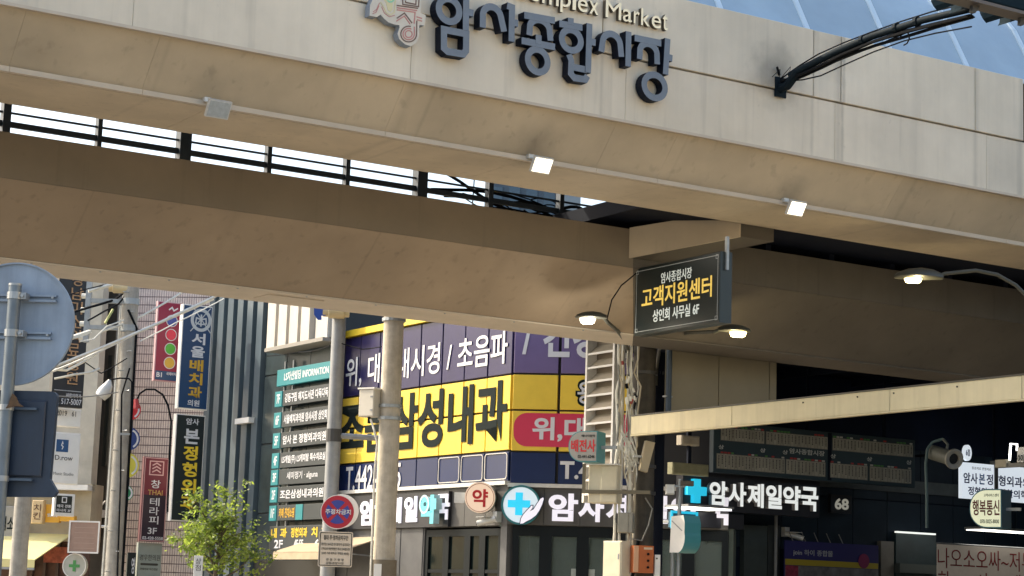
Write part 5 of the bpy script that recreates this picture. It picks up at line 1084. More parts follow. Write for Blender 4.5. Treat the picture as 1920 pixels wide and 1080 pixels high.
med.part('gutter', MB().box(-LA - .05, .02, -.10, .085, zr[4] + .005, zr[4] + .17), gutter)
NP = 8
for i in range(NP):
    a, b = -LA + LA / NP * i, -LA + LA / NP * (i + 1)
    for (z0, z1, m) in ((zr[3], zr[4], purple), (zr[2], zr[3], yellow), (zr[1], zr[2], yellow), (zr[0], zr[1], navy)):
        ln = 0.022
        o = med.part('window_panel', MB().bbox(a + ln, b - ln, random.uniform(-.012, 0), .09, z0 + ln, z1 - ln, .008), m, upper)
        if m is navy and i >= 2:
            o.rotation_euler = (0, 0, 0)
med.part('sill', MB().box(-LA, .01, -.10, .09, zr[0] - .075, zr[0] + .012), sill_white, upper)
# film lettering, face A
med.ptext('위, 대장내시경 / 초음파', 650, 951, 646, 706, -.02, white_print, .012, .006)
med.text('조은삼성내과', FA.h(640, 790)[0], FA.h(952, 770)[0], FA.h(925, 829)[1], FA.h(925, 715)[1], -.022, black_print, .03, .008)
med.text('T.442-0075', FA.h(650, 900)[0], FA.h(753, 890)[0], FA.h(690, 918)[1], FA.h(690, 872)[1], -.022, white_print, .012, .006)
# white awning sashes on the navy row
for i in range(5, NP):
    a, b = -LA + LA / NP * i, -LA + LA / NP * (i + 1)
    med.part('window_sash', MB().stroke(rrect(a + .05, b - .05, zr[0] + .06, zr[1] - .05, .08), .018, -.03, -.014, True), sill_white)
# face B, frame of its own inside the building
def partB(name, mb, mat, parent=None, **k):
    o = bpy.data.objects.new(name, mb.make(name, mat))
    link(o, parent or med.o)
    o.location = Vector((0, 0, 0))
    o.rotation_euler = (0, 0, FBc.th - FA.th if parent is None else 0.0)
    setp(o, **k)
    return o
def rB(x0, x1, yt, yb, y=0.0):
    return FBc.rect(x0, x1, yt, yb, y)
bB = partB('corner_wall', MB().box(0.0, WB, .095, .12, zr[0] - .9, zcap + .6), mullion_d)
PB = [FBc.h(955, 800)[0], FBc.h(1044, 800)[0]]
wB = PB[1] - PB[0]
zB = [FBc.h(1000, 908)[1], FBc.h(1000, 847)[1], FBc.h(1000, 769)[1], FBc.h(1000, 701)[1]]
WP = FBc.h(1204, 800)[0]
for i in range(4):
    a, b = 0.02 + wB * i, min(WP, wB * (i + 1))
    if b - a < .2: continue
    for z0, z1, m in ((zB[3], zB[3] + 1.75, purple_reflect), (zB[2], zB[3], yellow), (zB[1], zB[2], yellow), (zB[0], zB[1], navy)):
        partB('window_panel', MB().bbox(a + .022, b - .022, -.004, .09, z0 + .022, z1 - .022, .008), m, bB)
partB('sill', MB().box(0.0, WB, -.09, .09, zB[0] - .07, zB[0] + .014), sill_white, bB)
def textB(txt, x0, x1, yt, yb, mat, bold=.02, y=-.012, dep=.006, side=None):
    X0, X1, Z0, Z1_ = rB(x0, x1, yt, yb, y)
    for wd, u0, u1, v0, v1 in words(txt):
        mb = MB(); text_into(mb, wd, X0 + (X1 - X0) * u0, X0 + (X1 - X0) * u1, Z0 + (Z1_ - Z0) * v0, Z0 + (Z1_ - Z0) * v1, y, bold, dep)
        partB('lettering', mb, [mat, side] if side else mat)
textB('/ 건강검', 980, 1180, 598, 671, white_print, .03)
x0, x1, z0, z1 = rB(963, 1203, 776, 839, -.01)
partB('pink_band', MB().prism(rrect(x0, x1, z0, z1, .30, 8), -.012, -.006), pinkred)
textB('위,대장', 998, 1150, 783, 829, white_print, .03, -.013)
textB('용', 1079, 1118, 711, 762, black_print, .06, -.010)
textB('용', 1083, 1115, 716, 757, white_print, .015, -.017)
textB('T.442', 1050, 1150, 865, 899, white_print, .03)
# pharmacy fascia band
z_fa0, z_fa1 = FA.h(950, 985)[1], zr[0] - .08
fas = med.part('shop_fascia', MB().box(-LA, -.02, .02, .12, z_fa0, z_fa1), fascia_dk)
for i in range(9):
    a = -LA + LA / 9 * i
    med.part('fascia_slab', MB().bbox(a + .005, a + LA / 9 - .005, .0, .019, z_fa0 + .004, z_fa1 - .004, .004), fascia_dk, fas)
fB = partB('shop_fascia', MB().box(0.0, WB, .02, .12, z_fa0 + .02, zB[0] - .075), fascia_dk)
for i in range(6):
    a = WB / 6 * i
    partB('fascia_slab', MB().bbox(a + .005, a + WB / 6 - .005, .0, .019, z_fa0 + .03, zB[0] - .08, .004), fascia_dk, fB)
# ground floor: stone piers, door frames, glass and the lit room behind
frame_m = M('black_door_frame', (0.006, 0.009, 0.011), 0.5, spec=0.15)
wallA = med.part('ground_wall', MB().box(-LA, FA.h(793, 1040)[0], .02, .35, 0, z_fa0), stone_gr)
med.part('corner_pier', MB().box(-.28, -.02, .02, .3, 0, z_fa0), stone_gr)
for px0, px1 in ((632, 652), (706, 750), (751, 792)):
    med.part('stone_slab', MB().bbox(FA.h(px0, 1030)[0] + .006, FA.h(px1, 1030)[0] - .006, .0, .019, .02, z_fa0 - .01, .004), stone_gr, wallA)
xd = [FA.h(p, 1030)[0] for p in (794, 832, 872, 900, 936)]
zh = z_fa0 - .06
for a, b in zip(xd[:-1], xd[1:]):
    d = med.part('door_frame', MB().box(a, a + .13, .05, .16, 0, zh).box(b - .13, b, .05, .16, 0, zh).box(a + .13, b - .13, .05, .16, zh - .16, zh).box(a + .13, b - .13, .05, .16, 0, .2).box(a + .13, b - .13, .06, .15, 2.25, 2.33), frame_m)
    med.part('pane', MB().box(a + .13, b - .13, .10, .11, .2, zh - .16), glass_dk, d)
zh = z_fa0 + .0
shop_glass = M('clear_shop_glass', (0.55, 0.65, 0.62), 0.03, spec=0.6)
_g = shop_glass.node_tree.nodes['Principled BSDF']
_g.inputs['Transmission Weight'].default_value = 0.9
_g.inputs['IOR'].default_value = 1.08
pxd = [960, 1022, 1092, 1168, 1225, 1290, 1370]
xb = [FBc.h(p, 1030)[0] for p in pxd]
for a, b in zip(xb[:-1], xb[1:]):
    b = min(b, WB)
    d = partB('door_frame', MB().box(a, a + .14, .05, .16, 0, zh).box(b - .14, b, .05, .16, 0, zh).box(a + .14, b - .14, .05, .16, zh - .22, zh).box(a + .14, b - .14, .05, .16, 0, .2).box(a + .14, b - .14, .06, .15, 2.05, 2.13), frame_m)
    partB('pane', MB().box(a + .14, b - .14, .10, .11, .2, zh - .22), shop_glass, d)
room = M('pharmacy_interior', (0.16, 0.20, 0.18), 0.8, var=0.3, scale=2)
partB('interior', MB().box(-.2, WB, 5.0, 5.1, 0, 3.4).box(WB, WB + .1, .3, 5, 0, 3.4).box(-.3, -.2, 1.2, 5, 0, 3.4).box(-.2, WB, .2, 5.0, 3.3, 3.4).box(-.2, WB, .2, 5, .01, .03), room)
for i in range(5):
    partB('medicine_shelf', MB().box(.3 + i * .9, 1.1 + i * .9, 4.5, 4.95, .05, 2.3), M('shelf_%d' % i, (0.2 + .05 * i, .24, .2), .7, var=.4, scale=12))
for (x0, x1, yy) in ((.55, 1.3, 1.5), (1.55, 2.4, 1.2), (2.5, 3.0, 1.6), (3.3, 4.2, 1.4)):
    partB('ceiling_light', MB().box(x0, x1, yy, yy + .12, 3.22, 3.27), M('strip_light', (1, 1, 1), .4, emit=2.6, emit_rgb=(.95, 1, .97)))
for k, (x0, x1) in enumerate(((1.45, 2.1), (2.35, 2.9))):
    partB('notice', MB().box(x0 + .02, x1 - .1, .092, .098, 1.9, 2.4), M('window_notice', (.34, .38, .35), .7, var=.3, scale=14))
# ------------------------------------------------------------------ pharmacy signs
ph = T('pharmacy_letter_sign', 'white lit Korean pharmacy letters on the left face of the corner building', 'sign', FA, FA.h(760, 960)[0], -.02, FA.h(760, 960)[1])
ph.part('sign_box', MB().box(FA.h(660, 965)[0], FA.h(847, 950)[0], -.09, -.002, FA.h(760, 990)[1], FA.h(760, 926)[1]), M('sign_box_black', (0.015, 0.016, 0.022), .5))
wl = [(676, 703), (707, 727), (731, 753), (759, 783), None, (819, 843)]
for ch, w in zip('암사제일약국', wl):
    if w:
        xm_ = (w[0] + w[1]) / 2
        yc = 961 - (xm_ - 690) * .075
        X0, X1, Z0, Z1_ = FA.rect(w[0], w[1], yc - 24, yc + 24, -.1)
        ph.text(ch, X0, X1, Z0, Z1_, -.092, lilac_lit, .035, .03, 'letter')
tl = T('teal_pharmacy_letter', 'pale teal projecting letter sign between the white pharmacy letters', 'sign', FA, FA.h(805, 955)[0], -.1, FA.h(805, 955)[1])
X0, X1, Z0, Z1_ = FA.rect(787, 818, 928, 982, -.35)
tl.text('약', X0, X1, Z0, Z1_, -.20, teal_lit, .06, .16, 'letter', None, M('teal_side', (.35, .55, .58), .5))
tl.part('ring', MB().stroke(arc((X0 + X1) / 2 - .16, Z1_ - .22, .20, .20, 0, 345, 20), .05, -.37, -.361, True), M('pale_teal', (.45, .65, .70), .5, emit=.1))
tl.part('mount', MB().box((X0 + X1) / 2 - .04, (X0 + X1) / 2 + .04, -.2, -.092, Z0 + .2, Z1_ - .2), grey_steel)
# round sign
fr_ = FA.sub(-.75, -.75, -6)
x, z = fr_.h(900, 933)
r_ = 29 * (fr_.h(930, 933)[0] - fr_.h(900, 933)[0]) / 30
yk = T('round_pharmacy_sign', 'round lit cream sign with red Korean character beside the pharmacy letters', 'sign', fr_, x, .1, z - r_)
lit_cream = M('lit_cream', (0.7, 0.52, 0.40), .5, emit=.17, emit_rgb=(1, .74, .56))
yk.part('drum', MB().disc(x, z, r_, .0, .30, 40), M('drum_white', (.62, .58, .52), .45))
yk.part('face', MB().disc(x, z, r_ * .97, -.012, -.001, 40), lit_cream)
yk.part('rim', MB().stroke(arc(x, z, r_ * .90, r_ * .90, 0, 351, 40), .012, -.016, -.013, True), M('brown_line', (.25, .08, .05), .5))
yk.text('약', x - r_ * .50, x + r_ * .52, z - r_ * .60, z + r_ * .55, -.0125, M('red_print', (.55, .012, .02), .5), .03, .005)
yk.part('arm', MB().tube([(x, .3, z - .1), (x + .25, .75, z - .15)], .03, 6), cast_white)
yk.part('arm', MB().tube([(x, .3, z + .15), (x + .3, .75, z + .1)], .03, 6), cast_white)
yk.part('side_light', MB().box(x - .62, x - .38, .25, .45, z - .12, z + .12), cast_white)
# cross and hand logo sign on face B
XL, ZL = FBc.h(977, 947, -.1)
rL = (FBc.h(1012, 947, -.1)[0] - XL) * .97
lg = T('cross_logo_sign', 'round pale blue lit sign with a cyan cross and an open hand at the corner', 'sign', FBc, XL, -.01, ZL - rL)
pale_lit = M('lit_pale_blue', (.50, .62, .70), .4, emit=.20, emit_rgb=(.72, .86, 1))
lg.part('disc', MB().disc(XL, ZL, rL, -.14, -.002, 44, 0, 1), [pale_lit, M('teal_rim', (.01, .16, .18), .4)])
lg.part('rim', MB().stroke(arc(XL, ZL, rL * 1.03, rL * 1.03, 0, 352, 44), .045, -.15, -.1, True), M('teal_rim', (.01, .16, .18), .4))
q = rL
cx_, cz_ = XL - .10 * q, ZL + .06 * q
lg.part('cross', MB().prism([(cx_ - .20 * q, cz_ - .62 * q), (cx_ + .20 * q, cz_ - .62 * q), (cx_ + .20 * q, cz_ - .2 * q), (cx_ + .62 * q, cz_ - .2 * q), (cx_ + .62 * q, cz_ + .2 * q), (cx_ + .20 * q, cz_ + .2 * q), (cx_ + .20 * q, cz_ + .62 * q), (cx_ - .20 * q, cz_ + .62 * q), (cx_ - .20 * q, cz_ + .2 * q), (cx_ - .62 * q, cz_ + .2 * q), (cx_ - .62 * q, cz_ - .2 * q), (cx_ - .20 * q, cz_ - .2 * q)], -.150, -.141), cyan_lit)
hand = [(.0, -1.02), (.04, -.74), (.16, -.52), (.38, -.26), (.52, -.12), (.58, -.03), (.66, -.02), (.66, -.14), (.55, -.28), (.50, -.34), (.72, -.22), (.92, .12), (1.08, .36), (1.22, .44), (1.26, .36), (1.18, .06), (1.04, -.26), (.86, -.54), (.58, -.76), (.34, -.88), (.16, -1.0)]
hp = [(XL + a * q, ZL + b * q) for a, b in hand]
lg.part('hand_outline', MB().stroke(hp, .035, -.155, -.151, True), M('navy_print', (.01, .02, .07), .5))
lg.part('hand', MB().prism(hp, -.158, -.1515), lilac_lit)
pb = T('corner_letter_sign', 'large white lit Korean pharmacy letters right of the cross and hand logo', 'sign', FBc, FBc.h(1200, 950)[0], -.01, FBc.h(1200, 980)[1])
for ch, (a, b) in zip('암사제일약국', ((1028, 1083), (1084, 1132), (1136, 1192), (1198, 1252), (1258, 1312), (1320, 1372))):
    dy = (a - 1028) * .025
    X0, X1, Z0, Z1_ = FBc.rect(a, b, 925 + dy, 977 + dy, -.09)
    pb.text(ch, X0, X1, Z0, Z1_, -.002, lilac_lit, .035, .08, 'letter')
# security cameras under the fascia
def cctv(fr, px, py, label, s=1.0, flip=1):
    x, z = fr.h(px, py, -.25)
    t = T('security_camera', label, 'camera', fr, x, 0.0, z, 'security cameras')
    t.part('mount', MB().box(x + .10 * flip - .07 * s, x + .10 * flip + .07 * s, -.14, -.003, z - .02, z + .20 * s), cast_white)
    t.part('body', MB().tube([(x + .12 * flip, -.12, z + .06), (x - .02 * flip, -.27, z), (x - .16 * s * flip, -.42, z - .06)], .065 * s, 10), cast_white, smooth=True)
    t.part('lens', MB().tube([(x - .161 * s * flip, -.421, z - .0605), (x - .17 * s * flip, -.43, z - .064)], .045 * s, 10), M('lens_black', (.01, .01, .01), .1))
    t.part('hood', MB().box(x - .2 * s, x + .1 * s, -.44, -.12, z + .075 * s, z + .085 * s), cast_white)
cctv(FA, 915, 977, 'white security camera under the round red character sign', 1.1)
# beige awning over the left ground floor
fr_ = FA
x0, x1 = FA.h(600, 1020, -1.1)[0], FA.h(722, 1000)[0]
zt, zb_ = FA.h(725, 1006)[1], FA.h(560, 1040, -1.2)[1]
aw = T('shop_awning', 'beige sloping fabric awning behind the no-parking sign', 'awning', FA, (x0 + x1) / 2, -.02, zt)
xa0 = FA.h(556, 1020, -.6)[0]
cloth_b = M('beige_awning', (.46, .36, .24), .8, var=.12, scale=3)
aw.part('cover', MB().add([(xa0, -.02, zt), (x1, -.02, zt), (x1, -1.25, zb_ + .08), (xa0, -1.25, zb_ + .08), (xa0, -.02, zt - .025), (x1, -.02, zt - .025), (x1, -1.25, zb_ + .055), (xa0, -1.25, zb_ + .055)], [(0, 1, 2, 3), (7, 6, 5, 4), (0, 3, 7, 4), (1, 5, 6, 2), (3, 2, 6, 7)]), cloth_b)
aw.part('valance', MB().box(xa0, x1, -1.262, -1.252, zb_ - .12, zb_ + .05), cloth_b)
for xx in (xa0 + .2, x1 - .2):
    aw.part('arm', MB().tube([(xx, -.02, zt - .5), (xx, -1.2, zb_ + .05)], .018, 6), galv)

# ------------------------------------------------------------------ blue glass block behind the clinic and a dark block seen through the bridge gap
fr_ = depth(66, -9, 690)
bl = T('glass_block', 'blue glazed office block rising behind the yellow gutter', 'building', fr_, fr_.h(690, 620)[0], 0, 0)
x0, x1 = fr_.h(640, 600)[0], fr_.h(716, 600)[0]
zt = fr_.h(680, 545)[1]
bl.part('wall', MB().box(x0, x1, .1, 8, 0, zt), mullion_d)
gb = M('blue_curtain_glass', (.012, .07, .16), .08, spec=.7, tint=.1)
for i in range(3):
    for k in range(6):
        a = x0 + (x1 - x0) / 3 * i
        bl.part('pane', MB().box(a + .03, a + (x1 - x0) / 3 - .03, .03, .09, zt - 1.3 * (k + 1) + .05, zt - 1.3 * k - .05), gb)
fr_ = depth(95, -9, 980)
x0, x1 = fr_.h(915, 370)[0], fr_.h(1046, 370)[0]
tw = T('dark_tower', 'dark blue tower block seen through the gap between the bridge beams', 'building', fr_, (x0 + x1) / 2, 0, 0)
zt = fr_.h(980, 215)[1]
tw.part('wall', MB().box(x0, x1, .1, 9, 0, zt), M('tower_blue', (.035, .065, .10), .5, var=.15, scale=.5))
for i in range(4):
    for k in range(9):
        a = x0 + (x1 - x0) / 4 * i
        tw.part('window', MB().box(a + .15, a + (x1 - x0) / 4 - .15, .05, .095, zt - 2.9 * (k + 1) + .4, zt - 2.9 * k - .7), M('tower_glass', (.02, .05, .085), .1, spec=.7, tint=.15))
# ------------------------------------------------------------------ information-board building (next along the clinic side)
teal_sign = M('teal_sign', (.010, .18, .20), .45, emit=.04, emit_rgb=(.02, .5, .55))
board_dk = M('board_dark', (.028, .036, .040), .5, var=.1, scale=3)
white_sign = M('white_sign_face', (.72, .72, .70), .5, var=.05, scale=4)
ochre_print = M('ochre_print', (.62, .36, .03), .5)
yellow_print = M('yellow_print', (.62, .44, .03), .5, emit=.04, emit_rgb=(1, .72, .05))
FI = FA.sub(-8.75, -.3, -57.4)
xi0, xi1 = FI.h(500, 800)[0], FI.h(612, 800)[0]
inf = T('information_building', 'dark glass building with white slatted balcony left of the clinic', 'building', FI, (xi0 + xi1) / 2, 0, 0)
dk_glass = M('dark_green_cladding', (.040, .056, .060), .25, var=.25, scale=1.2, spec=.35, tint=.08)
iw = inf.part('wall', MB().box(xi0 - .3, xi1 + .3, .05, 9, 0, 11.2), M('wall_core', (.03, .034, .038), .6))
for i in range(3):
    for k in range(5):
        a = xi0 - .3 + (xi1 - xi0 + .6) / 3 * i
        inf.part('cladding_panel', MB().bbox(a + .01, a + (xi1 - xi0 + .6) / 3 - .01, .0, .049, .02 + 1.9 * k, 1.88 + 1.9 * k, .006), dk_glass, iw)
z0, z1 = FI.h(540, 645, -.5)[1], FI.h(540, 520, -.5)[1]
bx0, bx1 = FI.h(505, 610, -.5)[0], FI.h(612, 610, -.5)[0]
bal = inf.part('balcony', MB().box(bx0, bx1, -.40, -.002, z0, z1), M('balcony_shade', (.40, .37, .32), .7))
nsl = 5
slat_w = M('balcony_slat_paint', (.50, .47, .42), .6, var=.08, scale=3)
for i in range(nsl):
    a = bx0 + (bx1 - bx0) * i / nsl
    inf.part('balcony_slat', MB().box(a, a + (bx1 - bx0) / nsl * (.72 if i < 4 else .98), -.56 + (.1 if i == 4 else 0), -.401, z0 - .02, z1), slat_w, bal)
inf.part('balcony_base', MB().box(bx0 - .02, bx1 + .02, -.60, -.005, z0 - .12, z0 - .022), M('balcony_base', (.26, .24, .21), .7), bal)
cctv(FI, 567, 603, 'dark security camera casting its shadow on the white slatted balcony', .8)
# tenant directory
dr = T('tenant_directory', 'dark building directory with a teal header and stacked name plates', 'sign', FI, FI.h(555, 1030, -.2)[0], -.02, FI.h(555, 1030, -.2)[1])
YD = -.28
def rowz(py):                       # height of a row from its pixel height at the centre line
    return FI.h(556, py, YD)[1]
dx0, dx1 = FI.h(512, 850, YD)[0], FI.h(606, 850, YD)[0]
rails = [dx0 + .25, dx0 + .75]
for x in rails:
    dr.part('upright', MB().box(x - .03, x + .03, -.18, -.12, rowz(985), rowz(672)), galv)
for x in rails:
    dr.part('standoff', MB().box(x - .03, x + .03, -.12, -.002, rowz(760), rowz(752)), galv)
dr.part('header', MB().bbox(dx0 + .0, dx1 + .35, YD, -.19, rowz(719), rowz(688), .01), teal_sign)
dr.text('LS자산빌딩 INFORMATION', dx0 + .45, dx1 + .1, rowz(711), rowz(694), YD - .001, white_print, .02, .006)
rows = [(744, '7F', '강동구립 해지도서관 다독다독', .35), (787, '6F', '서울배치과의원 암사시장 상인회', .35), (826, '5F', '암사 본 정형외과의원', .1), (868, '4F', 'LS캐피탈(주) LS개발 특수치료실', .35), (906, '3F', '세차광장 · alguna', .25), (942, '2F', '조은삼성내과의원', .1), (978, '1F', '카페 진대쇼핑', .25)]
rows = [(743, '7F', '강동구립 해지도서관 다독다독'), (783, '6F', '서울배치과의원 암사시장 상인회'), (822, '5F', '암사 본 정형외과의원'), (860, '4F', 'LS개발(주) LS캐피탈 특수치료실'), (892, '3F', '세미정기 · alguna'), (925, '2F', '조은삼성내과의원'), (960, '1F', '카페 진대쇼핑')]
for i, (py, fl, nm) in enumerate(rows):
    zt, zb = rowz(py - 14), rowz(py + 15)
    p = dr.part('name_plate', MB().bbox(dx0 + .42, dx1 + .30, YD, -.19, zb, zt, .006), board_dk)
    dr.part('floor_tab', MB().bbox(dx0 - .02, dx0 + .40, YD - .02, -.19, zb, zt, .006), teal_sign)
    dr.text(fl, dx0 + .10, dx0 + .30, zb + .08, zt - .08, YD - .021, white_print, .02, .005)
    if i == 6:
        dr.part('floor_tab', MB().bbox(dx0 + 1.55, dx0 + 1.95, YD - .02, YD - .001, zb, zt, .006), teal_sign)
        dr.text(nm, dx0 + .55, dx0 + 1.45, zb + .07, zt - .07, YD - .001, ochre_print, .02, .005)
    elif i == 4:
        dr.text(nm, dx0 + .9, dx1 - .25, zb + .10, zt - .08, YD - .001, white_print, .005, .005)
    else:
        dr.text(nm, dx0 + .56, dx1 + .12, zb + .085, zt - .085, YD - .001, white_print, .018, .005)
# lower specialist board
z0, z1 = rowz(1032), rowz(985)
sb = T('clinic_floor_board', 'dark board listing clinics in yellow with floor numbers beneath the directory', 'sign', FI, (dx0 + dx1) / 2, -.02, z0)
sb.part('panel', MB().bbox(dx0 - .1, dx1 + .5, -.22, -.002, z0, z1, .01), board_dk)
wseg = (dx1 + .5 - dx0 + .1) / 3
for i, (a, b) in enumerate((('내 과', '2F'), ('정형외과', '4F·5F'), ('치 과', '6F'))):
    xs_ = dx0 - .1 + wseg * i
    sb.text(a, xs_ + .12, xs_ + wseg - .12, z0 + (z1 - z0) * .52, z0 + (z1 - z0) * .92, -.222, yellow_print, .03, .006)
    sb.text(b, xs_ + wseg * .28, xs_ + wseg * .72, z0 + (z1 - z0) * .10, z0 + (z1 - z0) * .44, -.222, white_print, .02, .006)
# dark shop front below the boards
inf.part('shop_opening', MB().box(xi0 - .3, xi1 + .3, -.03, -.004, .1, z0 - .25), M('shop_black', (.012, .014, .016), .3))

# ------------------------------------------------------------------ blue finned building
FN = FI.sub(xi0 - .35, 0, -57.4)
fx1, fx0 = 0.0, FN.h(380, 800)[0]
fin_m = M('blue_fin', (.080, .112, .135), .35, var=.2, scale=1.0, spec=.5, tint=.08)
fin = T('finned_building', 'tall blue grey building with vertical fins behind the dental sign', 'building', FN, (fx0 + fx1) / 2, 0, 0)
fc = fin.part('wall', MB().box(fx0 - .5, fx1, .30, 9, 0, 12), M('fin_recess', (.022, .042, .058), .3, var=.3, scale=1, spec=.6))
nf = 6
for i in range(nf):
    a = fx0 + (fx1 - fx0) / nf * i
    w = (fx1 - fx0) / nf
    fin.part('fin', MB().section([(0, 0), (0, 15)], 0, 0).box(a + .02, a + w * .52, -.15, .30, .02, 14.98) if False else MB().box(a + w * .42, a + w * .98, -.12, .299, .02, 11.98), fin_m, fc)
    fin.part('glazing', MB().box(a + .01, a + w * .41, .24, .298, .02, 11.98), M('fin_glass', (.03, .065, .085), .12, spec=.7, tint=.2), fc)
fin.part('wall_light', MB().box(fx1 - 1.1, fx1 - .2, -.30, -.125, FN.h(485, 790)[1] - .05, FN.h(485, 790)[1] + .1), white_paint)

# ------------------------------------------------------------------ tiled building at the end of the street
FTl = depth(58.5, -8.9, 300)
tx0, tx1 = FTl.h(60, 800)[0], FTl.h(402, 800)[0]
tl_m = M('mauve_tile', (.62, .54, .51), .45, var=.16, scale=6, spec=.4)
grout = M('dark_grout', (.12, .095, .10), .9)
til = T('tiled_building', 'building clad in narrow mauve tiles behind the street poles on the left', 'building', FTl, (tx0 + tx1) / 2, 0, 0)
gx = FTl.h(240, 800)[0]
til.part('wall', MB().box(gx, tx1, .0, 8, 0, 11.6), grout)
mb = MB()
tw_, th_ = .072, .245
nx = int((tx1 - gx) / tw_)
zz0 = FTl.h(300, 1085)[1] - .3
nz = int((FTl.h(300, 520)[1] - zz0) / th_)
for i in range(nx):
    for k in range(nz):
        x, z = gx + i * tw_, zz0 + k * th_
        mb.add([(x + .008, -.012, z + .012), (x + tw_ - .008, -.012, z + .012), (x + tw_ - .008, -.012, z + th_ - .014), (x + .008, -.012, z + th_ - .014),
                (x + .008, -.001, z + .012), (x + tw_ - .008, -.001, z + .012), (x + tw_ - .008, -.001, z + th_ - .014), (x + .008, -.001, z + th_ - .014)],
               [(0, 1, 2, 3), (0, 4, 5, 1), (2, 6, 7, 3), (1, 5, 6, 2), (3, 7, 4, 0)])
til.part('tile', mb, tl_m, kind='stuff')
# dark recess and pipes left of the tiles
ra, rb = FTl.h(166, 800, .3)[0], FTl.h(240, 800, .3)[0]
til.part('recess_wall', MB().box(ra, gx - .002, .3, 8, 0, 11.6), M('recess_dark', (.05, .045, .038), .7, var=.3, scale=2))
til.part('corner_pier', MB().box(ra, ra + .35, -.1, .299, 3.0, 11.6), M('pier_beige', (.30, .26, .20), .8, var=.15, scale=2))
til.part('corner_pier', MB().box(gx - .55, gx - .38, .0, .299, 0, 11.6), M('pier_grey', (.20, .20, .20), .8, var=.15, scale=2))
for i in range(3):
    x = ra + .5 + i * .28
    til.part('recess_window', MB().box(x, x + .22, .24, .298, 5.2 + i * .4, 8.5), M('recess_glass', (.02, .025, .025), .1))
for px in (183, 222):
    x = FTl.h(px, 800)[0]
    til.part('down_pipe', MB().tube([(x, -.2, 2.6), (x, -.2, 11.5)], .07, 8), M('pipe_cream', (.55, .51, .43), .5))
til.part('ledge', MB().box(FTl.h(155, 960)[0], FTl.h(205, 960)[0], -.6, .2, FTl.h(180, 970)[1], FTl.h(180, 957)[1]), white_paint)
for k in range(5):
    x = FTl.h(160 + k * 9, 950)[0]
    til.part('grille_bar', MB().tube([(x, -.5, FTl.h(180, 957)[1]), (x + .2, -.5, FTl.h(180, 940)[1])], .02, 5), white_paint)

# ------------------------------------------------------------------ projecting boards, parallel to the bridge
def proj_board(name, label, cat, D, px, x0, x1, yt, yb, face, th=.22, edge=None, group=None, deg=32.13):
    fr = depth(D, deg, px)
    X0, X1, Z0, Z1_ = fr.rect(x0, x1, yt, yb)
    t = T(name, label, cat, fr, (X0 + X1) / 2, th / 2, Z0, group)
    t.part('box', MB().bbox(X0, X1, 0, th, Z0, Z1_, .012), edge or white_paint)
    f = t.part('face', MB().box(X0 + .03, X1 - .03, -.008, -.001, Z0 + .03, Z1_ - .03), face)
    t.R = (X0, X1, Z0, Z1_)
    return t
navy_face = M('navy_sign_face', (.010, .050, .135), .4)
dkgreen_face = M('black_green_face', (.008, .014, .016), .4)
dn = proj_board('dental_clinic_sign', 'tall navy sign with white and ochre Korean letters and a crest', 'sign', 56, 360, 338, 394, 572, 768, navy_face, .20)
X0, X1, Z0, Z1_ = dn.R; w = X1 - X0; h = Z1_ - Z0
dn.vtext('서울', X0 + .34 * w, X0 + .80 * w, Z0 + .74 * h, Z0 + .49 * h, -.009, white_print, .03)
dn.vtext('배치과', X0 + .32 * w, X0 + .78 * w, Z0 + .485 * h, Z0 + .10 * h, -.009, ochre_print, .03)
dn.text('의원', X0 + .32 * w, X0 + .72 * w, Z0 + .03 * h, Z0 + .09 * h, -.009, white_print, .02)
cx_, cz_ = X0 + .62 * w, Z0 + .86 * h
rr = .30 * w
dn.part('crest_ring', MB().stroke(arc(cx_, cz_, rr, rr * 1.05, 0, 350, 28), .10 * w, -.014, -.009, True), M('crest_silver', (.55, .57, .58), .5))
dn.part('crest_book', MB().stroke([(cx_ - .18 * w, cz_ - .10 * w), (cx_ - .16 * w, cz_ + .06 * w), (cx_, cz_ + .02 * w), (cx_ + .16 * w, cz_ + .06 * w), (cx_ + .18 * w, cz_ - .10 * w), (cx_, cz_ - .14 * w)], .045 * w, -.016, -.010, True), M('crest_silver', (.55, .57, .58), .5))
dn.part('crest_torch', MB().stroke([(cx_, cz_ - .2 * w), (cx_, cz_ + .18 * w)], .05 * w, -.019, -.010), M('crest_silver', (.55, .57, .58), .5))
for sgn in (-1, 1):
    dn.part('crest_quill', MB().stroke([(cx_ - sgn * .34 * w, cz_ - .38 * w), (cx_ + sgn * .30 * w, cz_ + .40 * w)], .03 * w, -.013, -.0095), M('crest_silver', (.55, .57, .58), .5))
ot = proj_board('orthopaedic_sign', 'tall black sign with white and yellow Korean letters below the navy dental sign', 'sign', 56, 350, 325, 380, 777, 978, dkgreen_face, .20)
X0, X1, Z0, Z1_ = ot.R; w = X1 - X0; h = Z1_ - Z0
ot.text('암사', X0 + .34 * w, X0 + .78 * w, Z0 + .905 * h, Z0 + .965 * h, -.009, white_print, .02)
ot.vtext('본', X0 + .30 * w, X0 + .82 * w, Z0 + .875 * h, Z0 + .715 * h, -.009, white_print, .03)
ot.vtext('정형외과', X0 + .30 * w, X0 + .80 * w, Z0 + .715 * h, Z0 + .10 * h, -.009, yellow_print, .03)
red_face = M('crimson_face', (.26, .012, .045), .45)
rb_ = proj_board('ball_sign', 'crimson sign with four coloured balls in a column beside the dental sign', 'sign', 57, 315, 292, 338, 566, 716, red_face, .12, M('pale_pink_edge', (.5, .3, .32), .5))
X0, X1, Z0, Z1_ = rb_.R; w = X1 - X0; h = Z1_ - Z0
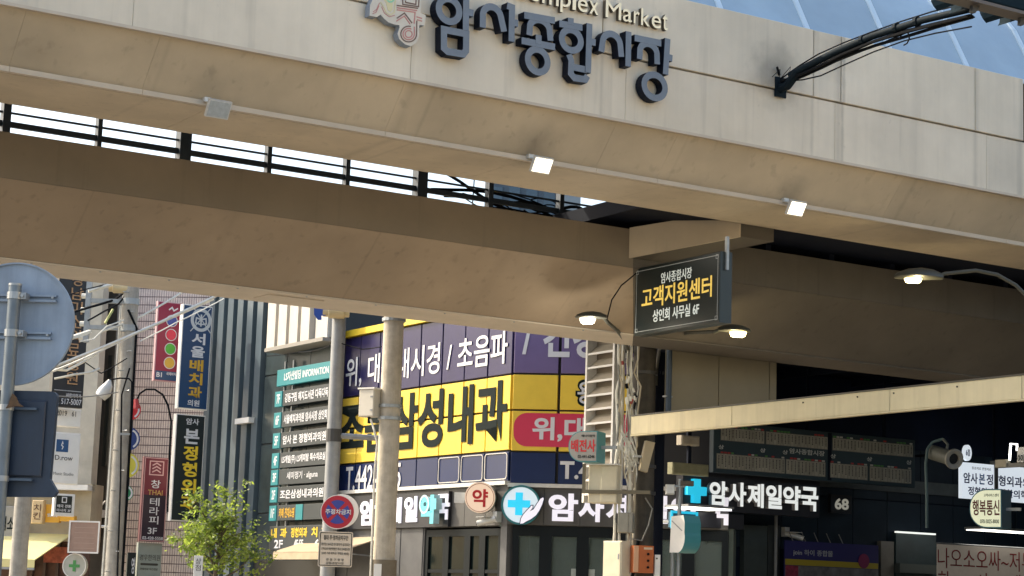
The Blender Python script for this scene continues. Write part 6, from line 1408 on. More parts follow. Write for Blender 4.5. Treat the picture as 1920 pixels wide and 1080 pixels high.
for k, (c, nm) in enumerate((((.02, .05, .28), 'blue'), ((.62, .02, .06), 'red'), ((.06, .38, .04), 'green'), ((.62, .38, .05), 'yellow'))):
    cz_ = Z0 + h * (.765 - .176 * k)
    b = rb_.part('ball', MB().disc(X0 + .60 * w, cz_, .20 * w, -.02, -.009, 24), M('ball_' + nm, c, .3))
    rb_.part('ball_ring', MB().stroke(arc(X0 + .60 * w, cz_, .22 * w, .22 * w, 0, 345, 24), .025 * w, -.022, -.009, True), white_print, b)
rb_.part('lower_panel', MB().box(X0 + .04, X1 - .04, -.012, -.009, Z0 + .04, Z0 + .13 * h), navy_face)
rb_.text('B1', X0 + .10 * w, X0 + .32 * w, Z0 + .05 * h, Z0 + .11 * h, -.0125, white_print, .02)
rb_.text('국제바둑', X0 + .5 * w, X0 + .9 * w, Z0 + .08 * h, Z0 + .12 * h, -.0125, white_print, .01)
rb_.part('swash', MB().stroke([(X0 + .46 * w, Z0 + .90 * h), (X0 + .58 * w, Z0 + .935 * h), (X0 + .66 * w, Z0 + .895 * h), (X0 + .82 * w, Z0 + .93 * h)], .05 * w, -.012, -.009), white_print)
th_face = M('therapy_face', (.15, .008, .024), .4)
tp = proj_board('therapy_sign', 'narrow dark red sign reading Thai therapy 3F low on the tiled wall', 'sign', 56.5, 289, 266, 313, 857, 1016, th_face, .14, M('wine_edge', (.12, .02, .03), .5))
X0, X1, Z0, Z1_ = tp.R; w = X1 - X0; h = Z1_ - Z0
tp.part('lower_panel', MB().box(X0 + .035, X1 - .035, -.011, -.009, Z0 + .035, Z0 + .55 * h), M('dark_plum', (.022, .010, .022), .4))
tp.part('border', MB().stroke([(X0 + .03, Z0 + .03), (X1 - .03, Z0 + .03), (X1 - .03, Z1_ - .03), (X0 + .03, Z1_ - .03)], .02, -.014, -.009, True), M('pink_line', (.6, .35, .35), .5))
tp.part('crest', MB().stroke([(X0 + .24 * w, Z0 + .79 * h), (X0 + .78 * w, Z0 + .79 * h), (X0 + .78 * w, Z0 + .95 * h), (X0 + .24 * w, Z0 + .95 * h)], .03, -.014, -.009, True), M('pink_line', (.6, .35, .35), .5))
for k in range(3):
    tp.part('crest_roof', MB().stroke([(X0 + .34 * w, Z0 + (.82 + .04 * k) * h), (X0 + .51 * w, Z0 + (.85 + .04 * k) * h), (X0 + .68 * w, Z0 + (.82 + .04 * k) * h)], .035, -.014, -.009), M('pink_line', (.6, .35, .35), .5))
tp.vtext('창', X0 + .32 * w, X0 + .70 * w, Z0 + .735 * h, Z0 + .625 * h, -.0115, white_print, .01)
tp.text('THAI', X0 + .22 * w, X0 + .80 * w, Z0 + .55 * h, Z0 + .61 * h, -.0115, M('gold_print', (.55, .36, .10), .5), .0)
tp.vtext('테라피', X0 + .32 * w, X0 + .70 * w, Z0 + .525 * h, Z0 + .20 * h, -.0115, white_print, .005)
tp.text('3F', X0 + .30 * w, X0 + .66 * w, Z0 + .09 * h, Z0 + .165 * h, -.0115, white_print, .01)
tp.text('02-428-5558', X0 + .10 * w, X0 + .92 * w, Z0 + .025 * h, Z0 + .06 * h, -.0115, white_print, .01)
sage = M('sage_face', (.30, .33, .29), .55, var=.05, scale=4)
hm = proj_board('oriental_clinic_sign', 'pale sage sign with brush Korean letters below the dark red therapy sign', 'sign', 56.6, 279, 257, 302, 1018, 1110, sage, .14, sage)
X0, X1, Z0, Z1_ = hm.R; w = X1 - X0; h = Z1_ - Z0
hm.text('경우한의원', X0 + .08 * w, X0 + .92 * w, Z0 + .64 * h, Z0 + .76 * h, -.009, M('brush_ink', (.05, .045, .035), .6), .0)
hm.part('pill', MB().prism(rrect(X0 + .12 * w, X0 + .86 * w, Z0 + .54 * h, Z0 + .585 * h, .03), -.012, -.009), M('brush_ink', (.05, .045, .035), .6))
hm.text('한방진료 야간진료', X0 + .12 * w, X0 + .86 * w, Z0 + .44 * h, Z0 + .49 * h, -.009, M('brush_ink', (.05, .045, .035), .6), .0)
yb_ = proj_board('dark_side_sign', 'narrow black sign with a single white character beside the left concrete pole', 'sign', 56.2, 246, 238, 254, 1036, 1100, dkgreen_face, .1, dkgreen_face)
X0, X1, Z0, Z1_ = yb_.R
yb_.vtext('영', X0 + .12, X1 - .04, Z1_ - .1, Z1_ - .62, -.009, white_print, .02)
# string of round signs half hidden by the pole
bs = proj_board('bubble_sign', 'column of round coloured discs peeking out behind the left concrete pole', 'sign', 55.5, 240, 226, 247, 745, 950, M('bubble_back', (.10, .09, .09), .6), .1, M('bubble_back', (.10, .09, .09), .6))
X0, X1, Z0, Z1_ = bs.R
for k, c in enumerate(((.6, .03, .04), (.02, .05, .2), (.65, .58, .08), (.02, .22, .10))):
    z = bs.fr.h(244, (768, 823, 873, 925)[k])[1]
    rr = (.29, .32, .34, .22)[k]
    d = bs.part('disc', MB().disc(X1 - .12, z, rr, -.06, -.009, 24), M('bubble_%d' % k, c, .35))
    bs.part('disc_ring', MB().stroke(arc(X1 - .12, z, rr * .78, rr * .78, -60, 70, 12), .05, -.066, -.0605), white_print, d)
# black sign, far left
bk = proj_board('black_tall_sign', 'tall black sign with rusty gold Korean letters behind the round sign back', 'sign', 52, 135, 104, 163, 505, 764, M('black_face', (.016, .015, .016), .5), .2, M('black_face', (.016, .015, .016), .5))
X0, X1, Z0, Z1_ = bk.R; w = X1 - X0; h = Z1_ - Z0
rust = M('rusty_gold', (.48, .27, .13), .5, var=.3, scale=10)
bk.vtext('강남미소의료병원내과의립'[0:8], X0 + .40 * w, X0 + .78 * w, Z0 + .98 * h, Z0 + .16 * h, -.009, rust, .0, .03)
bk.part('divider', MB().box(X0 + .06, X1 - .06, -.013, -.009, Z0 + .115 * h, Z0 + .12 * h), M('grey_line', (.4, .4, .4), .5))
bk.text('T. 517-5007', X0 + .12 * w, X0 + .95 * w, Z0 + .02 * h, Z0 + .06 * h, -.009, white_print, .0)
bk.text('재활의학과', X0 + .45 * w, X0 + .93 * w, Z0 + .07 * h, Z0 + .10 * h, -.009, white_print, .0)
ms = proj_board('music_studio_sign', 'white sign with a blue square music note reading D.row Music Studio', 'sign', 52, 122, 95, 149, 811, 908, white_sign, .16)
X0, X1, Z0, Z1_ = ms.R; w = X1 - X0; h = Z1_ - Z0
ms.part('icon', MB().box(X0 + .16 * w, X0 + .58 * w, -.013, -.009, Z0 + .62 * h, Z0 + .86 * h), M('icon_blue', (.012, .07, .19), .5))
ms.text('𝄞' if False else '&', X0 + .32 * w, X0 + .44 * w, Z0 + .66 * h, Z0 + .82 * h, -.0135, white_print, .0) if False else ms.part('note', MB().stroke([(X0 + .36 * w, Z0 + .67 * h), (X0 + .40 * w, Z0 + .72 * h), (X0 + .34 * w, Z0 + .75 * h), (X0 + .37 * w, Z0 + .82 * h), (X0 + .39 * w, Z0 + .77 * h)], .03 * w, -.017, -.0135), white_print)
ms.text('D.row', X0 + .14 * w, X0 + .76 * w, Z0 + .46 * h, Z0 + .555 * h, -.009, M('grey_print', (.05, .05, .055), .5), .005)
ms.text('Music Studio', X0 + .12 * w, X0 + .82 * w, Z0 + .17 * h, Z0 + .23 * h, -.009, M('light_grey_print', (.22, .22, .22), .5), .0)
wb = proj_board('white_upper_sign', 'white sign box jutting out under the black phone number sign', 'sign', 52.5, 125, 98, 152, 766, 800, white_sign, .3)
X0, X1, Z0, Z1_ = wb.R
wb.text('2019 | 61', X0 + .1, X1 - .15, Z0 + .28, Z1_ - .06, -.009, M('grey_print', (.05, .05, .055), .5), .0)
mg = proj_board('massage_sign', 'small black and white square sign reading Thai massage 3F', 'sign', 51, 121, 101, 140, 926, 968, white_sign, .14)
X0, X1, Z0, Z1_ = mg.R; w = X1 - X0; h = Z1_ - Z0
mg.part('black_panel', MB().box(X0 + .05, X1 - .08, -.013, -.009, Z0 + .09, Z1_ - .05), dkgreen_face)
mg.part('icon', MB().stroke([(X0 + .38 * w, Z0 + .62 * h), (X0 + .58 * w, Z0 + .62 * h), (X0 + .58 * w, Z0 + .84 * h), (X0 + .38 * w, Z0 + .84 * h)], .025, -.018, -.0135, True), white_print)
mg.text('태국 전통', X0 + .16 * w, X0 + .82 * w, Z0 + .38 * h, Z0 + .52 * h, -.0135, white_print, .02)
mg.text('마사지 3F', X0 + .14 * w, X0 + .82 * w, Z0 + .19 * h, Z0 + .33 * h, -.0135, white_print, .02)

# ------------------------------------------------------------------ shops at the far left
FL = depth(56, -8.9, 80)
lx0, lx1 = FL.h(-90, 1000)[0], FL.h(165, 1000)[0]
sh = T('left_shop_row', 'low beige shop building with an orange sign behind the yellow awning', 'building', FL, (lx0 + lx1) / 2, 0, 0)
beige_w = M('beige_render', (.42, .36, .26), .85, var=.2, scale=1.5)
sh.part('wall', MB().box(lx0, lx1, .1, 1.0, 2.9, FL.h(80, 905)[1]), beige_w)
sh.part('upper_wall', MB().box(lx0, lx1 - .2, .5, .95, FL.h(80, 905)[1] + .01, 10.6), M('pale_upper', (.50, .46, .38), .85, var=.2, scale=1.5))
sh.part('roof_edge', MB().box(lx0, lx1, -.25, .3, FL.h(80, 918)[1], FL.h(80, 908)[1]), white_paint)
sh.part('shop_window', MB().box(lx0, lx1, .2, .3, 0.1, 2.89), M('shop_warm_dark', (.10, .045, .03), .5, var=.6, scale=2))
for i in range(5):
    x = FL.h(30 + i * 24, 1060)[0]
    sh.part('shop_post', MB().box(x, x + .08, .1, .19, 0, 2.88), M('post_brown', (.08, .05, .04), .6))
sh.part('red_panel', MB().box(FL.h(80, 1040)[0], FL.h(126, 1040)[0], .08, .15, FL.h(100, 1055)[1], FL.h(100, 1025)[1]), M('red_brick_panel', (.36, .09, .05), .7, var=.5, scale=8))
gs = T('goat_shop_sign', 'grey fascia sign with dark Korean letters at the left edge', 'sign', FL, FL.h(0, 980)[0], 0, FL.h(10, 1012)[1])
X0, X1, Z0, Z1_ = FL.rect(-80, 34, 948, 1012, -.3)
gs.part('panel', MB().bbox(X0, X1, -.3, .09, Z0, Z1_, .02), M('grey_fascia_sign', (.34, .32, .29), .6, var=.1, scale=3))
gs.text('대장소외환염소', FL.h(-60, 985)[0], FL.h(34, 985)[0], Z0 + .26, Z1_ - .28, -.302, black_print, .015, .01)
og = T('orange_chicken_sign', 'orange edged sign board with brown letters between the pole and the black massage sign', 'sign', FL, FL.h(75, 980)[0], -.4, FL.h(75, 985)[1])
X0, X1, Z0, Z1_ = FL.rect(62, 83, 938, 982, -.5)
og.part('board', MB().bbox(X0, X1, -.6, -.4, Z0, Z1_, .02), M('cream_orange', (.62, .45, .25), .5))
og.vtext('치킨', X0 + .05, X1 - .06, Z1_ - .1, Z0 + .1, -.602, M('brown_print', (.12, .06, .03), .6), .01)
X2 = FL.h(112, 960, -.4)[0]
og.part('back_box', MB().box(X1 + .01, X2, -.42, -.25, Z0 + .05, Z1_ - .1), M('orange_box', (.72, .36, .03), .5))
og.part('lower_box', MB().box(X1 + .3, FL.h(140, 960, -.4)[0], -.40, -.2, FL.h(110, 978)[1], FL.h(110, 968)[1]), M('orange_box', (.72, .36, .03), .5))
og.text('옛날통닭', X1 + .06, X2 - .03, Z0 + .2, Z1_ - .35, -.423, white_print, .02)
ya = T('yellow_awning', 'pale yellow sloping fabric awning at the lower left', 'awning', FL, FL.h(60, 1010)[0], -.2, FL.h(60, 1003)[1])
xa0, xa1 = FL.h(-110, 1030, -.8)[0], FL.h(134, 1010)[0]
zt, zb_ = FL.h(100, 1001)[1], FL.h(30, 1048, -2.0)[1]
ya.part('cover', MB().add([(xa0, -.02, zt), (xa1, -.02, zt), (FL.h(66, 1040, -2)[0], -2.0, zb_), (xa0, -2.0, zb_), (xa0, -.02, zt - .03), (xa1, -.02, zt - .03), (FL.h(66, 1040, -2)[0], -2.0, zb_ - .03), (xa0, -2.0, zb_ - .03)], [(0, 1, 2, 3), (7, 6, 5, 4), (0, 3, 7, 4), (1, 5, 6, 2), (3, 2, 6, 7)]), M('yellow_awning', (.72, .64, .30), .8, var=.05, scale=2))
ya.part('valance', MB().box(xa0, FL.h(66, 1040, -2)[0], -2.01, -2.001, zb_ - .22, zb_ - .0), M('yellow_awning', (.72, .64, .30), .8, var=.05, scale=2))
ya.part('front_bar', MB().tube([(xa0, -2.0, zb_ - .26), (FL.h(66, 1040, -2)[0], -2.0, zb_ - .26)], .03, 6), galv)
# square lit board and round green cross sign
FS = depth(47, -8.9, 155)
X0, X1, Z0, Z1_ = FS.rect(130, 185, 978, 1036)
sq = T('square_menu_board', 'square board with pale trim lights hanging above the green cross disc', 'sign', FS, (X0 + X1) / 2, 0, Z0)
sq.part('board', MB().bbox(X0, X1, 0, .10, Z0, Z1_, .015), M('board_salmon', (.34, .22, .17), .6, var=.12, scale=4))
sq.part('trim', MB().stroke([(X0, Z0), (X1, Z0), (X1, Z1_), (X0, Z1_)], .035, -.02, -.002, True), white_paint)
for k in range(5):
    sq.part('row_line', MB().box(X0 + .12, X1 - .1, -.006, -.002, Z0 + .09 + k * .12, Z0 + .105 + k * .12), M('salmon_line', (.40, .28, .22), .6))
sq.part('bracket', MB().tube([(X1 + .02, .05, Z1_ - .1), (X1 + .35, .3, Z1_ - .1)], .03, 6), white_paint)
x, z = FS.h(140, 1061, .2)
gc = T('green_cross_disc', 'round pale sign with a green cross below the square board', 'sign', FS, x, .2, z - .3)
gc.part('disc', MB().disc(x, z, .29, .18, .30, 36), M('disc_grey', (.42, .42, .37), .5, var=.08, scale=6))
gc.part('rim', MB().stroke(arc(x, z, .28, .28, 0, 351, 36), .02, .165, .179, True), white_paint)
gc.part('cross', MB().prism([(x - .035, z - .13), (x + .035, z - .13), (x + .035, z - .035), (x + .13, z - .035), (x + .13, z + .035), (x + .035, z + .035), (x + .035, z + .13), (x - .035, z + .13), (x - .035, z + .035), (x - .13, z + .035), (x - .13, z - .035), (x - .035, z - .035)], .168, .179), M('cross_green', (.06, .26, .07), .5))
gc.part('hanger', MB().tube([(x, .25, z + .28), (x, .25, z + .42)], .02, 6), galv)

# ------------------------------------------------------------------ utility poles
def pole(name, label, D, axis, r0, r1, mat, ztop, cat='pole', group=None):
    """axis: pixel x at pixel y 900"""
    fr = depth(D, 0, axis)
    x = fr.h(axis, 900)[0]
    t = T(name, label, cat, fr, x, 0, 0, group)
    t.part('shaft', MB().tube([(x, 0, 0), (x, 0, ztop)], r0, 20, r1=r1), mat, smooth=True)
    t.x = x
    return t
p1 = pole('concrete_pole', 'tall concrete utility pole in front of the tiled building on the left', 45, 224, .215, .175, concrete, 9.2, group='concrete utility poles')
fr = p1.fr; x = p1.x
z1, z2, z3 = fr.h(240, 566)[1], fr.h(240, 616)[1], fr.h(235, 590)[1]
for z in (z1, z2):
    p1.part('cross_arm', MB().box(x - .95, x - .12, -.06, .04, z - .05, z + .05), galv)
p1.part('arm_post', MB().box(x - 1.02, x - .90, -.07, .05, z2 - .35, z1 + .45), galv)
for z in (z1, z2):
    p1.part('pole_band', MB().tube([(x, 0, z - .07), (x, 0, z + .07)], .205, 16), galv)
p1.part('insulator', MB().tube([(x - .50, -.05, fr.h(225, 541)[1]), (x - .42, -.05, fr.h(225, 541)[1]), (x - .40, -.05, fr.h(225, 541)[1]), (x - .05, -.05, fr.h(225, 541)[1]), (x - .03, -.05, fr.h(225, 541)[1]), (x + .04, -.05, fr.h(225, 541)[1])], [.09, .09, .12, .12, .09, .09], 12), M('porcelain_cream', (.55, .44, .25), .35), smooth=True)
for k in range(4):
    zz = z2 - .25 + k * .32
    p1.part('spool', MB().tube([(x - 1.12, -.02, zz), (x - 1.02, -.02, zz)], .06, 8), cable_white)
# riser conduits strapped to the pole
p1.part('riser', MB().tube([(x - .24, -.06, 1.0), (x - .21, -.06, 8)], .025, 6), cable_white)
p1.part('riser', MB().tube([(x + .22, -.08, 1.0), (x + .19, -.08, z2), (x + .0, -.25, z2 + .4)], .03, 6), cable_black)
for k in range(16):
    p1.part('step_bolt', MB().tube([(x, -.16, 2 + k * .45), (x + (.14 if k % 2 else -.14), -.25, 2 + k * .45)], .012, 5), galv)
p2 = pole('concrete_pole', 'short stub of concrete pole at the lower left under the dark signal box', 48, 46, .215, .19, concrete, fr.h(46, 905)[1] + .6, group='concrete utility poles')
p2.part('pole_cap', MB().tube([(p2.x, 0, fr.h(46, 905)[1] + .6), (p2.x, 0, fr.h(46, 905)[1] + .65)], .2, 16), galv)
p3 = pole('concrete_pole', 'broad concrete pole with a pale control box in front of the clinic', 37, 726, .208, .185, M('tan_concrete', (.50, .445, .36), .85, var=.22, scale=5, streak=.2, bump=.25), 8.1, group='concrete utility poles')
fr = p3.fr; x = p3.x
p3.part('lower_sleeve', MB().tube([(x, 0, .02), (x, 0, fr.h(724, 1050)[1])], .242, 20), M('sleeve_brown', (.17, .14, .10), .8, var=.2, scale=6), smooth=True)
zc = fr.h(700, 757)[1]
p3.part('bracket', MB().box(x - .30, x - .1, -.02, .02, zc - .05, zc + .05), galv)
for k in range(3):
    z = fr.h(730, (762, 785, 600)[k])[1]
    p3.part('pole_band', MB().tube([(x, 0, z - .03), (x, 0, z + .03)], .225, 16), galv)
p3.part('cable_tail', MB().tube([(x - .35, -.1, zc - .3), (x - .27, -.2, zc - .5), (x - .2, -.2, zc - .75), (x - .23, -.14, zc - 1.3), (x - .22, -.12, 1.0)], .02, 6), cable_white)
p3.part('notice', MB().box(x - .16, x - .02, -.262, -.247, fr.h(715, 1095)[1], fr.h(715, 1058)[1]), white_paint)
X0, X1, Z0, Z1_ = fr.rect(681, 716, 731, 782, -.05)
frb = p3.fr.sub(x - .38, -.05, -32)
cb = T('control_box', 'pale grey weatherproof box strapped to the broad concrete pole', 'control box', frb, 0, 0, Z0)
cb.part('case', MB().bbox(-.17, .17, -.12, .12, Z0, Z1_, .015), M('box_offwhite', (.60, .56, .48), .5, var=.08, scale=5))
cb.part('lid', MB().box(-.19, .19, -.14, .14, Z1_ + .001, Z1_ + .03), white_paint)
cb.part('gland', MB().tube([(0, 0, Z0 - .12), (0, 0, Z0 - .001)], .03, 6), cable_black)
for k in range(2):
    cb.part('latch', MB().box(.10, .15, -.13, -.1205, Z0 + .1 + k * .25, Z0 + .13 + k * .25), grey_steel)
# steel pole with the no-parking sign
p4 = pole('steel_pole', 'grey steel pole carrying the no-parking sign', 38, 622, .145, .13, grey_steel, 8.2, 'pole')
fr = p4.fr; x = p4.x
z = fr.h(640, 817)[1]
p4.part('side_arm', MB().tube([(x, 0, z), (x + .6, -.05, z - .02), (x + .95, -.05, z - .03)], .055, 8), grey_steel)
p4.part('arm_band', MB().tube([(x, 0, z - .12), (x, 0, z + .12)], .155, 14), M('band_dark', (.05, .05, .05), .6))
zt = fr.h(630, 589)[1]
p4.part('insulator', MB().tube([(x - .30, -.16, zt), (x - .20, -.16, zt), (x - .18, -.16, zt), (x + .1, -.16, zt), (x + .12, -.16, zt), (x + .2, -.16, zt)], [.08, .08, .11, .11, .08, .08], 12), M('porcelain_cream', (.55, .44, .25), .35), smooth=True)
p4.part('blue_tag', MB().prism([fr.h(*p, -.2) for p in ((589, 572), (611, 570), (611, 592), (603, 592), (603, 600), (596, 600), (589, 590))], -.22, -.2), M('tag_blue', (.03, .09, .42), .4))
# no-parking roundel
FP = depth(37.5, 4, 633)
x, z = FP.h(633, 960)
r_ = (FP.h(665, 960)[0] - x)
npk = T('no_parking_sign', 'round red and blue no-parking sign with white Korean letters on the steel pole', 'road sign', FP, x, .1, z)
sred = M('sign_red', (.42, .012, .03), .4); sblue = M('sign_blue', (.035, .05, .30), .4)
npk.part('plate', MB().disc(x, z, r_, 0, .03, 40), M('sign_plate_white', (.75, .73, .72), .45))
npk.part('red_disc', MB().disc(x, z, r_ * .955, -.006, -.001, 40), sred)
for a in (45, 135, 225, 315):
    pts = [(x + r_ * .20 * math.cos(rad(a + 0)), z + r_ * .2 * math.sin(rad(a)))]
    for k in range(9):
        b = rad(a - 36 + 72 * k / 8 )
        pts.append((x + r_ * .70 * math.cos(b + rad(45)), z + r_ * .70 * math.sin(b + rad(45))))
    pts[0] = (x + r_ * .12 * math.cos(rad(a + 45)), z + r_ * .12 * math.sin(rad(a + 45)))
    npk.part('blue_sector', MB().prism(pts, -.012, -.0065), sblue)
npk.text('주정차금지', x - r_ * .72, x + r_ * .78, z - r_ * .14, z + r_ * .16, -.0125, white_print, .02)
npk.part('clamp', MB().box(x - .1, x + .02, .03, .35, z - .04, z + .04), galv)
x2, z2 = FP.h(641, 958, .35)
bkp = T('rear_roundel', 'white edged round sign plate showing behind the no-parking sign', 'road sign', FP, x2, .4, z2)
bkp.part('plate', MB().disc(x2, z2, r_ * 1.0, .36, .39, 40, 0), M('sign_plate_white', (.75, .73, .72), .45))
bkp.part('stiffener', MB().box(x2 - r_ * .6, x2 + r_ * .6, .391, .42, z2 - .03, z2 + .03), galv)
X0, X1, Z0, Z1_ = FP.rect(597, 661, 997, 1063)
npl = T('parking_notice_plate', 'pale rectangular notice plate with black print under the no-parking sign', 'road sign', FP, (X0 + X1) / 2, .05, Z0)
npl.part('plate', MB().prism(rrect(X0, X1, Z0, Z1_, .03), 0, .025), M('notice_plate', (.62, .54, .45), .5))
npl.part('border', MB().stroke(rrect(X0 + .025, X1 - .025, Z0 + .025, Z1_ - .025, .02), .014, -.004, -.001, True), black_print)
w, h = X1 - X0, Z1_ - Z0
npl.text('절대 주·정차금지구간', X0 + .14 * w, X1 - .14 * w, Z0 + .76 * h, Z0 + .90 * h, -.001, black_print, .012)
npl.text('여기는 24시간 주·정차가 금지되는', X0 + .08 * w, X1 - .08 * w, Z0 + .60 * h, Z0 + .68 * h, -.001, black_print, .0)
npl.text('구역으로 위반차량은 즉시 단속합니다', X0 + .08 * w, X1 - .08 * w, Z0 + .47 * h, Z0 + .55 * h, -.001, black_print, .0)
npl.text('(승용 기준 범칙금: 과태료 4만원)', X0 + .10 * w, X1 - .10 * w, Z0 + .34 * h, Z0 + .42 * h, -.001, black_print, .0)
npl.text('강 동 구 청 장', X0 + .24 * w, X1 - .24 * w, Z0 + .17 * h, Z0 + .24 * h, -.001, black_print, .0)
npl.text('강동경찰서장', X0 + .24 * w, X1 - .24 * w, Z0 + .07 * h, Z0 + .14 * h, -.001, black_print, .0)
npl.part('clamp', MB().box(X0 + .1, X0 + .2, .025, .4, Z1_ - .12, Z1_ - .06), galv)
# black gooseneck lamp beside the left pole
FG = depth(44.5, 0, 205)
gl = T('gooseneck_lamp', 'white shaded lamp on a thin black hooked arm beside the left concrete pole', 'street lamp', FG, FG.h(240, 800)[0], 0, FG.h(240, 800)[1])
P = lambda a, b, y=0.0: (FG.h(a, b, y)[0], y, FG.h(a, b, y)[1])
gl.part('arm', MB().tube([P(243, 830, -.3), P(246, 760, -.3), P(247, 716, -.3), P(242, 710, -.3), P(225, 709, -.3), P(207, 712, -.3)], .018, 6), cable_black)
gl.part('shade', MB().tube([P(206, 712, -.3), P(203, 722, -.3), P(196, 735, -.3), P(188, 744, -.3)], [.03, .10, .16, .13], 12), cast_white, smooth=True)
gl.part('bracket', MB().box(FG.h(225, 812, -.3)[0], FG.h(244, 812, -.3)[0], -.32, -.28, FG.h(240, 816, -.3)[1], FG.h(240, 812, -.3)[1]), galv)
FG2 = depth(55, 0, 300)
g2 = T('hooked_conduit', 'black bent conduit arching in front of the mauve tiles', 'conduit', FG2, FG2.h(325, 800)[0], 0, FG2.h(320, 800)[1])
P = lambda a, b, y=0.0: (FG2.h(a, b, y)[0], y, FG2.h(a, b, y)[1])
g2.part('pipe', MB().tube([P(256, 752), P(262, 738), P(274, 730), P(290, 730), P(305, 740), P(315, 760), P(321, 790), P(318, 850), P(314, 960)], .028, 6), cable_black)
g2.part('fitting', MB().tube([P(256, 766), P(255, 748)], [.10, .06], 8), M('fitting_red', (.4, .03, .03), .5))
# ------------------------------------------------------------------ overhead cables
def cable(label, pts, r, mat, cat='cable', n=5, name='overhead_cable', group='overhead cables'):
    P_ = [at(*p) for p in pts]
    out = []
    for a, b in zip(P_[:-1], P_[1:]):
        out += curve3(a, b, (b - a).length * .008, 6)[:-1]
    out.append(P_[-1])
    mb = MB(); mb.tube(out, r, n)
    return solo(name, label, cat, WORLD, mb, mat, tuple(P_[0]), group)
cable('thick white cable bundle rising from the left edge to the bridge', [(24, 716, 40), (150, 668, 41), (260, 622, 42), (330, 590, 43), (408, 553, 44)], .034, cable_white)
cable('thin white cable twisted below the thick rising bundle', [(24, 722, 40), (120, 688, 41), (200, 652, 42), (270, 617, 43), (400, 561, 44)], .028, cable_white)
cable('white cable running from the cross arm up past the crimson ball sign', [(190, 622, 44.6), (250, 600, 45), (300, 573, 46), (345, 545, 47)], .024, cable_white)
cable('slack white cable hanging in a loop left of the cross arm', [(100, 692, 41), (125, 694, 41), (160, 676, 41.5), (180, 662, 42)], .03, cable_white)
cable('white cable dipping below the slack loop', [(102, 710, 41), (140, 702, 41), (170, 698, 41.3), (186, 691, 41.6)], .025, cable_white)
cable('cream cable running from the round sign to the cross arm post', [(128, 634, 43), (150, 628, 44), (168, 622, 44.5)], .055, cable_white)
cable('black cable crossing behind the cross arms', [(120, 590, 44), (165, 577, 44.5), (215, 562, 45), (250, 535, 45.5)], .03, cable_black)
cable('black cable drooping under the upper cross arm', [(165, 601, 44), (195, 584, 44.5), (222, 570, 44.8), (243, 545, 45)], .022, cable_black)
cable('short yellow green cable between the two cross arms', [(197, 606, 44.5), (205, 592, 44.6), (212, 580, 44.7)], .03, M('cable_lime', (.45, .46, .16), .6))
cable('white cable from the arm top to the cream insulator', [(166, 546, 44.5), (185, 540, 44.6), (210, 533, 44.8)], .045, cable_white)
for k, (lb, pts, r_, m_) in enumerate((
    ('thin black wire high beside the black sign', [(106, 560, 43), (150, 545, 44), (215, 528, 45)], .014, cable_black),
    ('thin white wire looping under the lower cross arm', [(150, 640, 43.5), (175, 636, 44), (200, 612, 44.4), (232, 600, 44.7)], .018, cable_white),
    ('black wire sagging in front of the dark recess', [(150, 672, 43), (190, 700, 44), (238, 672, 44.6)], .013, cable_black),
    ('black wire dropping along the left concrete pole', [(243, 690, 44.5), (228, 740, 44.6), (226, 900, 44.7), (220, 1080, 44.8)], .02, cable_black),
    ('grey wire running low from the round sign back to the pole', [(100, 742, 42), (160, 744, 43), (222, 735, 44.5)], .013, M('cable_grey', (.2, .2, .19), .6)),
    ('white wire crossing the finned building below the bridge', [(262, 640, 45), (330, 605, 46), (420, 560, 47)], .016, cable_white),
    ('thin black wire crossing above the tenant directory', [(500, 668, 44), (560, 660, 43), (618, 648, 38.3)], .010, cable_black),
    ('thin black wire between the steel pole and the concrete pole', [(628, 640, 38), (680, 655, 37.6), (716, 650, 37.2)], .010, cable_black),
)):
    cable(lb, pts, r_, m_)
